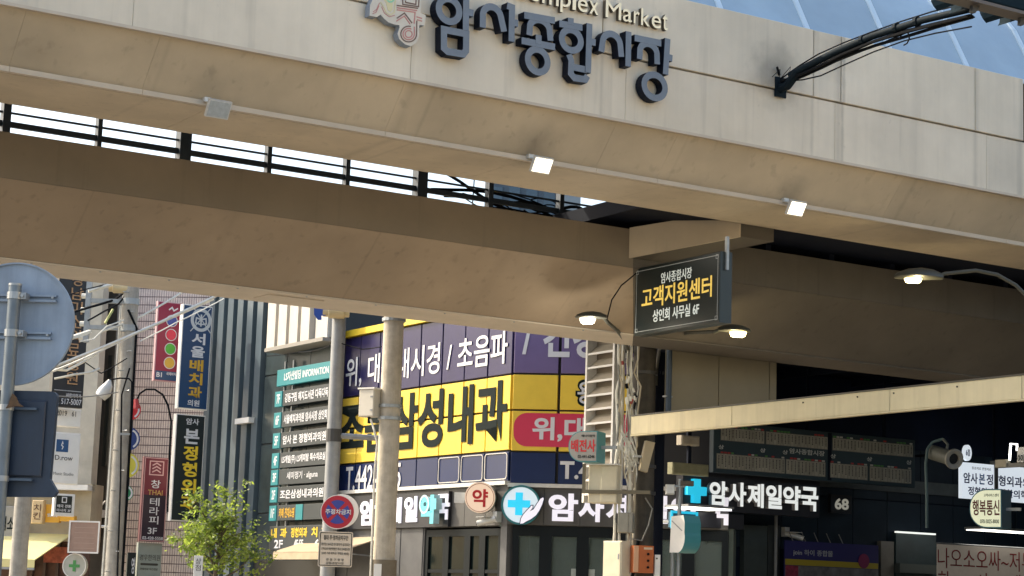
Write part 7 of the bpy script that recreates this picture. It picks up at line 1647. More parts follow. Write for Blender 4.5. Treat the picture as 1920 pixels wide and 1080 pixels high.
# ------------------------------------------------------------------ street tree
def tree(px, D, zc0, zc1, rad_, label):
    fr = depth(D, 0, px)
    x = fr.h(px, 1000)[0]
    t = T('street_tree', label, 'tree', fr, x, 0, 0)
    bark = M('tree_bark', (.11, .085, .06), .9, var=.3, scale=12, bump=.4)
    leaf = [M('leaf_light', (.17, .20, .04), .45, glow=(.40, .52, .09)), M('leaf_mid', (.11, .15, .03), .45, glow=(.26, .37, .06)), M('leaf_dark', (.06, .10, .02), .45, glow=(.12, .20, .03))]
    for m in leaf:
        b = m.node_tree.nodes['Principled BSDF']
        b.inputs['Subsurface Weight'].default_value = 0.0
    rnd = random.Random(5)
    H = zc1
    t.part('trunk', MB().tube([(x, 0, 0), (x + .03, .02, 1.2), (x - .03, 0, 2.2), (x + .05, 0, zc0 + .6), (x + .1, 0, H - .5)], [.075, .065, .055, .04, .012], 9), bark, smooth=True)
    tips = []
    for k in range(13):
        a = k * 2.4 + rnd.uniform(-.3, .3)
        z0_ = zc0 - .1 + (H - zc0) * (.02 + .62 * k / 13)
        L = rad_ * rnd.uniform(.75, 1.08) * (1.0 - .42 * k / 13)
        e = (x + L * math.cos(a), L * math.sin(a), z0_ + rnd.uniform(.25, .8))
        mid = (x + L * .5 * math.cos(a), L * .5 * math.sin(a), z0_ + .15)
        t.part('limb', MB().tube([(x, 0, z0_ - .15), mid, e], [.03, .018, .007], 6), bark, smooth=True)
        tips += [Vector(mid), Vector(e), Vector(mid).lerp(Vector(e), .5)]
    tips += [Vector((x + .1, 0, H - .3)), Vector((x + .15, .1, H - .05)), Vector((x, 0, H - .7))]
    mbs = MB()
    for tip in tips:
        for q in range(4):
            c = tip + Vector((rnd.gauss(0, .17), rnd.gauss(0, .17), rnd.gauss(0, .15)))
            for j in range(21):
                o = c + Vector((rnd.gauss(0, .10), rnd.gauss(0, .10), rnd.gauss(0, .085)))
                d = Vector((rnd.uniform(-1, 1), rnd.uniform(-1, 1), rnd.uniform(-.5, .5))).normalized()
                s_ = rnd.uniform(.035, .07)
                u = d.orthogonal().normalized()
                u = (u * rnd.uniform(.3, 1) + d.cross(u) * rnd.uniform(-1, 1)).normalized()
                mbs.add([o - d * s_, o + u * s_ * .55, o + d * s_ * 1.1, o - u * s_ * .55], [(0, 1, 2, 3)], rnd.choice((0, 0, 1, 1, 2)))
    o = t.part('crown', mbs, leaf)
    return t
fr = depth(47, 0, 410)
tree(410, 47, fr.h(410, 1075)[1], fr.h(410, 912)[1], .98, 'small leafy street tree in front of the finned building')
sg = T('tree_tag_board', 'narrow white board with grey print hanging on the street tree', 'sign', fr, fr.h(371, 1050, -1.15)[0], -1.15, fr.h(371, 1085, -1.15)[1])
X0, X1, Z0, Z1_ = fr.rect(363, 380, 1042, 1100, -1.15)
sg.part('board', MB().bbox(X0, X1, -1.2, -1.16, Z0, Z1_, .006), white_sign)
sg.vtext('상점', X0 + .04, X1 - .04, Z1_ - .05, Z0 + .35, -1.201, M('grey_print', (.05, .05, .055), .5), .0)
# ------------------------------------------------------------------ road sign seen from behind, and dark signal box, near the camera
FR = depth(10.0, -6, 30)
zinc = M('zinc_back', (.26, .325, .41), .5, .2, var=.16, scale=5, streak=.22)
xr, zr_ = FR.h(25, 607, .06)
rr = FR.h(138, 607, .06)[0] - xr
xp = FR.h(27, 560)[0]
rs = T('round_road_sign', 'large round road sign seen from behind on a grey pole at the left edge', 'road sign', FR, xp, 0, 0)
rs.part('disc', MB().disc(xr, zr_, rr, .07, .085, 64), zinc)
rs.part('disc_rim', MB().stroke(arc(xr, zr_, rr * .992, rr * .992, 0, 355, 64), .008, .058, .069, True), zinc)
pole_m = M('pole_blue_grey', (.17, .205, .235), .45, .4, var=.2, scale=9, streak=.25)
rs.part('pole', MB().tube([(xp, 0, 0), (xp, 0, FR.h(27, 536)[1])], .0325, 16), pole_m, smooth=True)
rs.part('pole_cap', MB().tube([(xp, 0, FR.h(27, 536)[1]), (xp, 0, FR.h(27, 532)[1])], .034, 16), galv, smooth=True)
for py, xe1 in ((558, 105), (628, 95)):
    z = FR.h(60, py, .05)[1]
    b = rs.part('bracket_rail', MB().box(xr - .22, FR.h(xe1, py, .05)[0], .052, .069, z + .006, z + .016).box(xr - .22, FR.h(xe1, py, .05)[0], .046, .069, z - .022, z - .010), zinc)
    rs.part('clamp', MB().tube([(xp, 0, z - .018), (xp, 0, z + .018)], .038, 16).box(xp + .03, xp + .062, -.01, .05, z - .016, z + .016), galv)
    for xb_ in (xr - .18, xr + .06, FR.h(xe1 - 6, py, .05)[0]):
        rs.part('rivet', MB().tube([(xb_, .04, z), (xb_, .052, z)], .006, 8), galv)
    rs.part('bolt', MB().tube([(xp + .045, -.02, z), (xp + .045, .0, z)], .009, 8), galv)
FS2 = FR
dk_blue = M('signal_back_blue', (.013, .028, .056), .45, var=.25, scale=5, streak=.2)
zt, zb_ = FS2.h(60, 733, .05)[1], FS2.h(60, 905, .05)[1]
x1 = FS2.h(103, 800, .05)[0]
x0 = x1 - .62
bx = T('traffic_signal', 'dark blue signal housing seen from behind below the round sign back', 'traffic signal', FR, xp, .05, zb_)
rc = .03
prof_ = [(x0, zt)] + arc(x1 - rc, zt - rc, rc, rc, 90, 0, 6) + [(x1 - .008, zb_ + .02), FS2.h(107, 922, .05), (FS2.h(100, 930, .05)[0], FS2.h(100, 932, .05)[1]), (x0, FS2.h(40, 935, .05)[1])]
bx.part('housing', MB().prism(prof_, .05, .085), dk_blue)
bx.part('back_panel', MB().bbox(x0 + .05, x1 - .05, .035, .049, zb_ + .03, zt - .05, .006), dk_blue)
for py in (766, 899):
    z = FS2.h(50, py, .03)[1]
    bx.part('strap', MB().box(x0 + .1, x1 - .09, .012, .034, z - .008, z + .004), M('strap_blue', (.05, .08, .12), .4))
    bx.part('clamp', MB().tube([(xp, 0, z - .014), (xp, 0, z + .014)], .037, 16), galv)
mb = MB()
pts = [(25, 738), (32, 745), (37, 757), (46, 763), (30, 762), (12, 766), (18, 758), (21, 748)]
mb.prism([FS2.h(*p, -.03) for p in pts], -.045, -.034)
solo('dead_leaf', 'curled brown leaf stuck on top of the dark signal housing', 'leaf', FR, mb, M('dead_leaf', (.09, .05, .022), .8, var=.3, scale=30), (xp, -.04, FS2.h(25, 760)[1]))
# ------------------------------------------------------------------ hanging customer-centre board under the cross beam
FT = FB.sub(4.74, 3.6, -57.87)
YS = .18
sx0, sx1 = FT.h(1190, 565, YS)[0], FT.h(1350, 540, YS)[0]
sz1, sz0 = FT.h(1270, 487.5, YS)[1], FT.h(1270, 617, YS)[1]
cs = T('customer_centre_board', 'dark green hanging board with yellow and white Korean letters under the cross beam', 'sign', FT, (sx0 + sx1) / 2, YS + .1, sz0)
cs_m = M('board_black_green', (.010, .020, .022), .35, var=.1, scale=4)
cs.part('box', MB().bbox(sx0, sx1, YS, YS + .24, sz0, sz1, .012), cs_m)
cs.part('border', MB().stroke([(sx0 + .05, sz0 + .06), (sx1 - .06, sz0 + .06), (sx1 - .06, sz1 - .06), (sx0 + .05, sz1 - .06)], .010, YS - .004, YS - .001, True), M('border_silver', (.42, .45, .45), .5))
for x, z in ((sx1 - .08, sz0 + .08), (sx1 - .08, sz1 - .08), (sx0 + .07, sz0 + .08), (sx0 + .07, sz1 - .08)):
    cs.part('corner_mark', MB().stroke([(x - .03, z - .03), (x + .03, z - .03), (x + .03, z + .03), (x - .03, z + .03)], .008, YS - .007, YS - .0045, True), M('border_silver', (.42, .45, .45), .5))
wlit = M('lit_white_small', (.6, .63, .62), .5, emit=.14, emit_rgb=(.9, 1, .95))
ylit = M('lit_yellow_small', (.62, .42, .08), .5, emit=.20, emit_rgb=(1, .70, .16))
bw, bh = sx1 - sx0, sz1 - sz0
cs.text('암사종합시장', sx0 + .32 * bw, sx0 + .68 * bw, sz0 + .70 * bh, sz0 + .86 * bh, YS - .001, wlit, .0)
cs.text('고객지원센터', sx0 + .09 * bw, sx0 + .91 * bw, sz0 + .38 * bh, sz0 + .68 * bh, YS - .001, ylit, .012)
cs.text('상인회 사무실 6F', sx0 + .23 * bw, sx0 + .77 * bw, sz0 + .155 * bh, sz0 + .335 * bh, YS - .001, wlit, .012)
zbm = zr_b + .24
for x in (sx0 + .06, sx1 + .02):
    cs.part('hanger', MB().box(x - .025, x + .025, YS + .09, YS + .14, sz1 - (.30 if x > sx0 + 1 else -.001), zbm + .02), galv)
# ------------------------------------------------------------------ cable-wrapped pole behind the bridge
FP5 = depth(37.4, 0, 1206)
cp_ = T('cabled_pole', 'brown utility pole bundled with cables right of the louvred screen', 'pole', FP5, FP5.h(1204, 900)[0], 0, 0)
x = FP5.h(1204, 900)[0]
cp_.part('shaft', MB().tube([(x, 0, 0), (x, 0, 6.9)], .25, 18, r1=.21), M('pole_brown', (.055, .048, .038), .85, var=.3, scale=6, streak=.3), smooth=True)
for py in (700, 800, 875, 925, 1040):
    z = FP5.h(1212, py)[1]
    cp_.part('pole_band', MB().tube([(x, 0, z - .03), (x, 0, z + .03)], .256, 16), M('band_dark', (.05, .05, .05), .6))
rnd = random.Random(11)
for k in range(15):
    a = rnd.uniform(-.52, -.14)
    pts = []
    zz = FP5.h(1180, 650)[1]
    zend = FP5.h(1180, rnd.choice((1030, 1060, 960, 900)))[1]
    drift = rnd.uniform(-.05, .08)
    m = 14
    for i in range(m + 1):
        f = i / m
        pts.append((x + a + drift * f + rnd.gauss(0, .022) * (1 if .1 < f < .7 else .3), -.26 - rnd.uniform(0, .12), zz + (zend - zz) * f + rnd.uniform(-.03, .03)))
    cp_.part('riser_cable', MB().tube(pts, rnd.choice((.012, .018, .026)), 6), rnd.choice((cable_white, cable_white, cable_white, M('cable_beige', (.42, .36, .26), .6), M('cable_grey', (.2, .2, .19), .6))))
for k in range(9):
    c = Vector((x - .30 + rnd.uniform(-.12, .1), -.34, FP5.h(1180, rnd.uniform(815, 880))[1]))
    pts = [c + Vector((.10 * math.cos(t * 1.1 + k) * rnd.uniform(.6, 1.2), -.02 * k * .3, .22 * math.sin(t * 1.0 + k * .7))) for t in range(9)]
    cp_.part('cable_coil', MB().tube(pts, .012, 5), cable_white)
for k in range(12):
    c = Vector((x - .36 + rnd.uniform(-.1, .2), -.36, FP5.h(1180, rnd.uniform(665, 790))[1]))
    cp_.part('splice', MB().tube([c, c + Vector((rnd.uniform(-.04, .04), 0, rnd.uniform(.06, .14)))], rnd.uniform(.02, .04), 6), rnd.choice((cable_white, M('splice_red', (.3, .05, .04), .6), cable_black)))
cp_.part('loop_cable', MB().tube([(x + .05, -.26, FP5.h(1212, 935)[1]), (x + .18, -.3, FP5.h(1212, 955)[1]), (x + .12, -.3, FP5.h(1212, 985)[1]), (x - .0, -.3, FP5.h(1212, 1015)[1]), (x - .2, -.3, FP5.h(1212, 1012)[1])], .014, 6), M('cable_grey', (.2, .2, .19), .6))
cp_.part('ground_rod', MB().tube([(x - .25, -.28, 1.5), (x - .07, -.28, FP5.h(1180, 1015)[1])], .035, 6), cable_black)
# boxes on the pole, each a thing
cream_box = M('cream_box', (.60, .54, .40), .55, var=.08, scale=5)
def utility_box(name, label, px0, px1, pyt, pyb, mat, deg=-28, dp=.28, D=38.1, cat='utility box', extra=None):
    fr = depth(D, deg, (px0 + px1) / 2)
    X0, X1, Z0, Z1_ = fr.rect(px0, px1, pyt, pyb)
    t = T(name, label, cat, fr, (X0 + X1) / 2, dp / 2, Z0)
    t.part('case', MB().bbox(X0, X1, 0, dp, Z0, Z1_, .012), mat)
    t.R = (X0, X1, Z0, Z1_)
    return t
t = utility_box('meter_box', 'large cream meter box on the left of the cabled pole', 1103, 1157, 872, 943, cream_box, -20, .32, 36.9)
X0, X1, Z0, Z1_ = t.R
t.part('door', MB().bbox(X0 + .45 * (X1 - X0), X1 - .01, -.012, -.001, Z0 + .02, Z1_ - .02, .006), cream_box)
t.part('rain_hood', MB().box(X0 - .02, X1 + .02, -.05, .33, Z1_ + .001, Z1_ + .025), white_paint)
t.part('support_bar', MB().box(X0 - .1, X1 + .65, -.06, -.015, Z0 + .17, Z0 + .235), M('angle_brown', (.13, .11, .07), .6))
t.part('upright', MB().box(X0 - .10, X0 - .045, -.06, -.015, Z0 + .236, Z1_ + .02), M('angle_brown', (.13, .11, .07), .6))
t = utility_box('grey_junction_box', 'small grey junction box strapped to the cable bundle', 1158, 1186, 961, 999, M('box_grey', (.26, .25, .21), .6, var=.15, scale=6), -15, .2, 36.9)
X0, X1, Z0, Z1_ = t.R
t.part('lid', MB().bbox(X0 + .01, X1 - .08, -.015, -.001, Z0 + .01, Z1_ - .01, .005), M('box_grey', (.26, .25, .21), .6))
t = utility_box('cream_cabinet', 'tall cream cabinet low on the cabled pole', 1130, 1165, 1014, 1090, cream_box, -48, .22, 36.7)
X0, X1, Z0, Z1_ = t.R
t.part('door', MB().bbox(X0 + .02, X1 - .02, -.012, -.001, Z0 + .02, Z1_ - .02, .006), cream_box)
t.part('latch', MB().box(X1 - .08, X1 - .05, -.02, -.0125, Z0 + .4, Z0 + .5), grey_steel)
orange_m = M('orange_box_paint', (.42, .10, .02), .5, var=.12, scale=6)
t = utility_box('orange_call_box', 'orange box with three black knobs right of the cabled pole', 1187, 1226, 1023, 1074, orange_m, 12, .28, 36.5)
X0, X1, Z0, Z1_ = t.R
t.part('side_plate', MB().bbox(X0 + .01, X0 + .10, -.012, -.001, Z0 + .01, Z1_ - .01, .004), M('orange_pale', (.62, .35, .2), .5))
for k in range(3):
    zk = Z0 + .1 + k * .12
    t.part('knob', MB().disc(X0 + .28, zk, .022, -.03, -.001, 12), cable_black)
t.part('name_label', MB().box(X0 + .2, X0 + .36, -.006, -.001, Z1_ - .07, Z1_ - .03), M('label_pale', (.6, .45, .3), .5))
t = utility_box('white_side_box', 'narrow white box beside the orange box', 1227, 1238, 1040, 1100, white_paint, 0, .14, 36.6)
t.part('screw', MB().disc(t.R[0] + .04, t.R[3] - .07, .015, -.012, -.001, 10), cable_black)
# tilted flat lamp on the pole
frl = depth(36.9, 15, 1214)
X0, X1, Z0, Z1_ = frl.rect(1200, 1228, 826, 886)
tlp = T('tilted_panel_lamp', 'beige slanted panel lamp case on the right of the cabled pole', 'lamp', frl, (X0 + X1) / 2, .1, Z0)
tlp.part('case', MB().add([(X0, 0, Z0 + .04), (X1 - .14, 0, Z0), (X1, 0, Z1_ - .03), (X0 + .12, 0, Z1_), (X0, .12, Z0 + .04), (X1 - .14, .12, Z0), (X1, .12, Z1_ - .03), (X0 + .12, .12, Z1_)], [(0, 1, 2, 3), (7, 6, 5, 4), (0, 4, 5, 1), (1, 5, 6, 2), (2, 6, 7, 3), (3, 7, 4, 0)]), M('lamp_beige', (.40, .33, .22), .6, var=.1, scale=5))
tlp.part('bracket', MB().box(X0 - .1, X0 + .08, .05, .1, (Z0 + Z1_) / 2 - .02, (Z0 + Z1_) / 2 + .02), galv)
# louvred screen
FV = depth(38.6, -57.9, 1140)
lx0, lx1 = FV.h(1113, 760)[0], FV.h(1164, 760)[0]
lzt, lzb = FV.h(1140, 636)[1], FV.h(1140, 942)[1]
lv = T('louvre_screen', 'white framed screen of slanted louvre slats left of the cabled pole', 'screen', FV, (lx0 + lx1) / 2, 0, lzb)
for xx in (lx0, lx1):
    lv.part('post', MB().box(xx - .03, xx + .03, -.20, .06, lzb, lzt), white_paint)
lv.part('backing', MB().box(lx0 + .031, lx1 - .031, .03, .05, lzb, lzt), M('louvre_back', (.24, .20, .15), .8))
slat_m = M('louvre_slat', (.46, .40, .31), .6, var=.12, scale=4)
dz = (FV.h(1116, 667)[1] - FV.h(1116, 823)[1]) / 6
z = FV.h(1116, 667)[1] + 2 * dz
while z > lzb + .05:
    mb = MB()
    y0_, y1_ = -.17, .028
    a, b = lx0 + .032, lx1 - .032
    mb.add([(a, y0_, z), (b, y0_, z), (b, y1_, z + .17), (a, y1_, z + .17), (a, y0_, z + .022), (b, y0_, z + .022), (b, y1_, z + .192), (a, y1_, z + .192)], [(0, 1, 2, 3), (7, 6, 5, 4), (0, 4, 5, 1), (1, 5, 6, 2), (2, 6, 7, 3), (3, 7, 4, 0)])
    if z < lzt - .2:
        sl = lv.part('slat', mb, slat_m)
        lv.part('slat_lip', MB().box(a, b, y0_ - .022, y0_ - .001, z - .015, z + .025), white_paint, sl)
    z -= dz
lv.part('wall_tie', MB().box(lx1 - .04, lx1 + .5, .05, .1, lzt - .5, lzt - .45), galv)
# hinged D-shaped signs
def d_sign(name, label, fr, px0, px1, pyt, pyb, face, side, txt, tcol, phone, dp=.28, top=None):
    X0, X1, Z0, Z1_ = fr.rect(px0, px1, pyt, pyb)
    r_ = (Z1_ - Z0) * .46
    t = T(name, label, 'sign', fr, X1, dp / 2, Z0)
    poly = [(X1, Z0), (X1, Z1_)] + arc(X0 + r_, Z1_ - r_, r_, r_, 90, 180, 8) + arc(X0 + r_, Z0 + r_, r_, r_, 180, 270, 8)
    t.part('drum', MB().prism(poly, 0, dp), side)
    ins = .02
    cxm, czm = (X0 + X1) / 2, (Z0 + Z1_) / 2
    t.part('face', MB().prism([(cxm + (a - cxm) * .94, czm + (b - czm) * .94) for a, b in poly], -.010, -.001), face)
    w, h = X1 - X0, Z1_ - Z0
    t.text(txt, X0 + .10 * w, X0 + .94 * w, Z0 + .32 * h, Z0 + .72 * h, -.011, tcol, .02)
    t.text(phone, X0 + .34 * w, X0 + .92 * w, Z0 + .12 * h, Z0 + .22 * h, -.011, black_print, .005)
    if top:
        t.text(top, X0 + .45 * w, X0 + .92 * w, Z0 + .80 * h, Z0 + .88 * h, -.011, black_print, .0)
    t.part('mount_bar', MB().box(X1 + .001, X1 + .30, dp / 2 - .03, dp / 2 + .03, czm - .03, czm + .03), galv)
    return t
redp = M('red_print', (.55, .012, .02), .5)
d_sign('rounded_electric_sign', 'grey rounded sign with red Korean letters beside the louvred screen', depth(36.4, -22, 1090), 1066, 1120, 808, 866, M('d_grey_face', (.30, .29, .27), .5), M('d_teal', (.05, .24, .27), .45), '배전사', redp, '02-441-6246', .45, '에너지절약')
# ------------------------------------------------------------------ long cream beam
_p = at(1183, 800, 36.9)
FBm = Fr(_p.x, _p.y, -58.26)
bzt, bzb = FBm.h(1500, 747.5)[1], FBm.h(1500, 786.5)[1]
bm_ = T('cream_beam', 'long cream sheet metal beam running from the cabled pole to the right edge', 'beam', FBm, 0, .05, bzb)
xs_ = [FBm.h(p, 780)[0] for p in (1183, 1372, 1668, 1916, 2120, 2300)]
cream_beam = M('cream_beam_paint', (.62, .54, .34), .5, var=.09, scale=1.5, streak=.06, tint=.02, drip=.12)
for a, b in zip(xs_[:-1], xs_[1:]):
    bm_.part('beam_panel', MB().bbox(a + .004, b - .004, 0, .07, bzb, bzt, .008), cream_beam)
bm_.part('core', MB().box(xs_[0] + .05, xs_[-1], .071, .12, bzb + .04, bzt - .04), seam)
bm_.part('top_flashing', MB().box(xs_[0], xs_[-1], -.012, .12, bzt + .002, bzt + .022), M('flashing_dark', (.06, .055, .045), .5))
bm_.part('bottom_trim', MB().box(xs_[0], xs_[-1], -.010, .10, bzb - .022, bzb - .002), cream_beam)
for p in (1506, 1608, 1795, 1676):
    xx = FBm.h(p, 760)[0]
    bm_.part('bolt', MB().disc(xx, bzt - .07, .014, -.012, -.0005, 10), seam)
bm_.part('support_post', MB().box(xs_[-1] - .15, xs_[-1], .13, .28, 0, bzt), grey_steel)
# ------------------------------------------------------------------ street lamps
def lamp(label, fr, head, arm, lens, hr, group='street lamps', lf=1.0):
    """head: pixel centre of the lens; arm: list of pixels from the head back to the mount"""
    x, z = fr.h(*head)
    t = T('street_lamp', label, 'street lamp', fr, fr.h(arm[-1][0], arm[-1][1])[0], 0, fr.h(arm[-1][0], arm[-1][1])[1], group)
    sgn = 1 if arm[0][0] > head[0] else -1
    L = hr
    m = M('lamp_head', (.075, .075, .06), .45, .2, var=.1, scale=8)
    secs = [(-1.15, .02, .02), (-1.0, .12, .06), (-.5, .20, .11), (.1, .21, .13), (.7, .15, .11), (1.15, .06, .06)]
    mb = MB(); n = 14; vs = []
    for s_, wy, hz in secs:
        for k in range(n):
            a = 2 * math.pi * k / n
            vs.append((x + sgn * s_ * L, math.cos(a) * wy * L / .28, z + .035 + (max(0, math.sin(a)) * hz + min(0, math.sin(a)) * .02) * L / .28))
    fs = [(i * n + k, i * n + (k + 1) % n, (i + 1) * n + (k + 1) % n, (i + 1) * n + k) for i in range(len(secs) - 1) for k in range(n)]
    fs += [tuple(range(n)), tuple((len(secs) - 1) * n + k for k in range(n))[::-1]]
    mb.add(vs, fs)
    t.part('head', mb, m, smooth=True)
    mb = MB(); vs = []
    for k in range(18):
        a = 2 * math.pi * k / 18
        vs.append((x + sgn * (-.25 * L) + .62 * L * lf * math.cos(a), .55 * L * lf * math.sin(a), z + .012))
    vs += [(v[0] * .82 + (x - sgn * .25 * L) * .18, v[1] * .82, z - .062 * lf ** .5) for v in vs]
    mb.add(vs, [tuple(range(18, 36))] + [(k, (k + 1) % 18, 18 + (k + 1) % 18, 18 + k) for k in range(18)])
    t.part('lens', mb, lens)
    P_ = [(fr.h(p[0], p[1], (p + (0,))[2])[0], (p + (0,))[2], fr.h(p[0], p[1], (p + (0,))[2])[1]) for p in arm]
    t.part('arm', MB().tube([(x + sgn * .9 * L, 0, z + .06)] + P_, .034, 8), m, smooth=True)
    t.part('mount', MB().tube([P_[-1], (P_[-1][0], P_[-1][1], P_[-1][2] - .35)], .05, 8), m)
    core = MB(); core.tube([(x - sgn * (.25 + .34 * lf) * L, 0, z - .064 * lf ** .5), (x - sgn * (.25 - .34 * lf) * L, 0, z - .064 * lf ** .5)], .016, 8)
    t.part('lamp_tube', core, led_core if lens is lamp_on else tube_warm)
    ld = bpy.data.lights.new('street_lamp_light', 'POINT')
    ld.energy = 9.0; ld.color = (1.0, .84, .5) if lens is lamp_warm else (1, .95, .85); ld.shadow_soft_size = .08
    lo = bpy.data.objects.new('street_lamp_light', ld); link(lo, t.o)
    lo.location = (x - t.off[0], 0, z - .22 - t.off[2])
    return t
tube_warm = M('tube_warm', (1, 1, 1), .3, emit=6.0, emit_rgb=(1, .86, .45))
lamp('street lamp with a white lens left of the hanging board', depth(33.2, 0, 1150), (1108, 599), [(1140, 605, .3), (1158, 620, 1.5), (1172, 642, 3.2), (1181, 668, 4.6), (1190, 700, 5.6)], lamp_on, .23)
lamp('glowing yellow street lamp under the right end of the hanging board', depth(34.6, 0, 1300), (1377, 624), [(1340, 622), (1290, 624, .8), (1255, 634, 2.2), (1236, 655, 3.6), (1231, 690, 4.6)], lamp_warm, .25)
lamp('street lamp with a bulky head near the right edge below the bridge', depth(33.5, 0, 1800), (1722, 524), [(1772, 513), (1830, 507), (1870, 515), (1905, 535), (1935, 565), (1948, 600)], lamp_warm, .36, lf=.7)
st = pole('lamp_column', 'navy steel column behind the hanging board carrying two street lamps', 39.3, 1231, .15, .14, black_navy, 6.6, 'pole')
for py in (640, 700, 790):
    z = st.fr.h(1222, py)[1]
    st.part('band', MB().tube([(st.x, 0, z - .03), (st.x, 0, z + .03)], .14, 14), grey_steel)
pl2 = pole('lamp_column', 'steel lamp column just beyond the right edge of the picture', 33.6, 1953, .09, .08, navy_steel, at(1953, 570, 33.6).z, 'pole')
pl2.part('base_plate', MB().box(pl2.x - .2, pl2.x + .2, -.2, .2, .01, .04), grey_steel)
# ------------------------------------------------------------------ covered market behind: dark hall
_p = at(1285, 920, 43.6)
FC = Fr(_p.x, _p.y, 32.13)
hall_m = M('hall_navy', (.006, .012, .030), .7, var=.4, scale=1.2, spec=.2)
hall_d = M('hall_slab', (.010, .020, .032), .6, var=.3, scale=1, tint=.3, spec=.25)
hall = T('market_hall', 'dark covered market frontage under the bridge at the right', 'building', FC, 8, 3, 0)
hw = hall.part('wall', MB().box(.9, 30, 1.3, 1.6, 0, 7.2), hall_m)
for i in range(16):
    for k in range(2):
        hall.part('wall_slab', MB().bbox(1.6 + i * 1.1, 2.68 + i * 1.1, 1.26, 1.298, 3.05 + k * 1.3, 4.33 + k * 1.3, .006), hall_d, hw)
hall.part('roof', MB().box(-1.2, 30, -4.6, 16, 7.25, 7.5), black_navy)
hall.part('roof_edge', MB().box(-1.2, 30, -4.75, -4.61, 7.1, 7.6), black_navy)
for k in range(8):
    hall.part('roof_beam', MB().box(1.5 + k * 2.2, 1.62 + k * 2.2, -4.6, 1.25, 7.02, 7.24), black_navy)
hall.part('far_wall', MB().box(17.5, 17.8, -9, 1.25, 0, 7.2), hall_m)
hall.part('wall_band', MB().box(1.6, 17.4, 1.16, 1.255, FC.h(1600, 915, 1.2)[1] - .02, FC.h(1600, 893, 1.2)[1]), M('hall_band', (.05, .06, .058), .6, var=.3, scale=3))
for i, (a, b, yt) in enumerate(((1395, 1438, 985), (1440, 1462, 985), (1652, 1676, 1015), (1680, 1755, 1000))):
    x0, x1 = FC.h(a, 1040, 1.1)[0], FC.h(b, 1040, 1.1)[0]
    hall.part('shop_bay', MB().box(x0, x1, 1.1, 1.25, 0.05, FC.h((a + b) / 2, yt, 1.1)[1]), M('bay_%d' % i, ((.055, .070, .072), (.035, .042, .045), (.16, .15, .13), (.026, .050, .058))[i], .35, var=.2, scale=3))
hall.part('door_frame', MB().tube([(FC.h(1455, 1000, 1)[0], 1.0, 0), (FC.h(1455, 1000, 1)[0], 1.0, FC.h(1455, 960, 1)[1])], .04, 6), grey_steel)
hall.part('bay_light', MB().box(FC.h(1680, 1000, 1)[0], FC.h(1752, 1000, 1)[0], .95, 1.05, FC.h(1716, 1001, 1)[1], FC.h(1716, 998, 1)[1]), M('dim_strip', (.7, .75, .75), .4, emit=.5))
hall.part('bay_sill', MB().box(FC.h(1682, 1065, 1)[0], FC.h(1755, 1065, 1)[0], .9, 1.09, FC.h(1716, 1075, 1)[1], FC.h(1716, 1058, 1)[1]), M('bay_sill', (.06, .075, .072), .5))
cctv(Fr(FC.w(0, 1.2, 0).x, FC.w(0, 1.2, 0).y, 32.13), 1488, 1005, 'white security camera on the dark market wall above the poster', 1.0, -1)
dc = T('dome_camera', 'small round dome camera under the lit pharmacy letters', 'camera', FC, FC.h(1440, 960)[0], 1.1, FC.h(1440, 965)[1])
xx, zz = FC.h(1440, 956, .9)
dc.part('base', MB().tube([(xx, .9, zz + .06), (xx, .9, zz + .02)], .11, 14), cast_white, smooth=True)
dc.part('dome', MB().tube([(xx, .9, zz + .02), (xx, .9, zz - .05), (xx, .9, zz - .09)], [.09, .085, .03], 14), M('dome_tan', (.3, .26, .2), .3), smooth=True)
dc.part('mount', MB().box(xx - .05, xx + .05, .9, 1.26, zz + .061, zz + .1), cast_white)
# pharmacy sign on the market side
ps = T('market_pharmacy_sign', 'lit cyan cross and white pharmacy letters on the dark market side', 'sign', FC, FC.h(1420, 960)[0], .2, FC.h(1420, 965)[1])
ps.part('sign_case', MB().box(FC.h(1283, 930)[0], FC.h(1540, 940)[0], .06, .30, FC.h(1410, 962)[1], FC.h(1410, 893)[1]), M('sign_box_black', (0.015, 0.016, 0.022), .5))
X0, X1, Z0, Z1_ = FC.rect(1288, 1326, 898, 943, -.05)
a_, b_ = (X0 + X1) / 2, (Z0 + Z1_) / 2
q = (Z1_ - Z0) / 2; t_ = q * .36
ps.part('cross', MB().prism([(a_ - t_, b_ - q), (a_ + t_, b_ - q), (a_ + t_, b_ - t_), (a_ + q, b_ - t_), (a_ + q, b_ + t_), (a_ + t_, b_ + t_), (a_ + t_, b_ + q), (a_ - t_, b_ + q), (a_ - t_, b_ + t_), (a_ - q, b_ + t_), (a_ - q, b_ - t_), (a_ - t_, b_ - t_)], -.06, .055), cyan_lit)
wht = M('lit_cool_white', (0.6, .65, .7), .4, emit=.27, emit_rgb=(.90, .96, 1))
spans = ((1330, 1364), (1365, 1399), (1401, 1432), (1436, 1466), (1468, 1501), (1502, 1534))
for i, (ch, (a, b)) in enumerate(zip('암사제일약국', spans)):
    dy = (a - 1330) * .066
    X0, X1, Z0, Z1_ = FC.rect(a, b, 902 + dy, 947 + dy, -.05)
    ps.text(ch, X0, X1, Z0, Z1_, .055, wht, .035, .11, 'letter', None, M('letter_grey', (.3, .3, .32), .5))
ps.part('hanger', MB().box(FC.h(1300, 890)[0], FC.h(1300, 890)[0] + .05, .15, .2, FC.h(1300, 893)[1], 7.24), black_navy)
ps.part('hanger', MB().box(FC.h(1520, 890)[0], FC.h(1520, 890)[0] + .05, .15, .2, FC.h(1520, 893)[1], 7.24), black_navy)
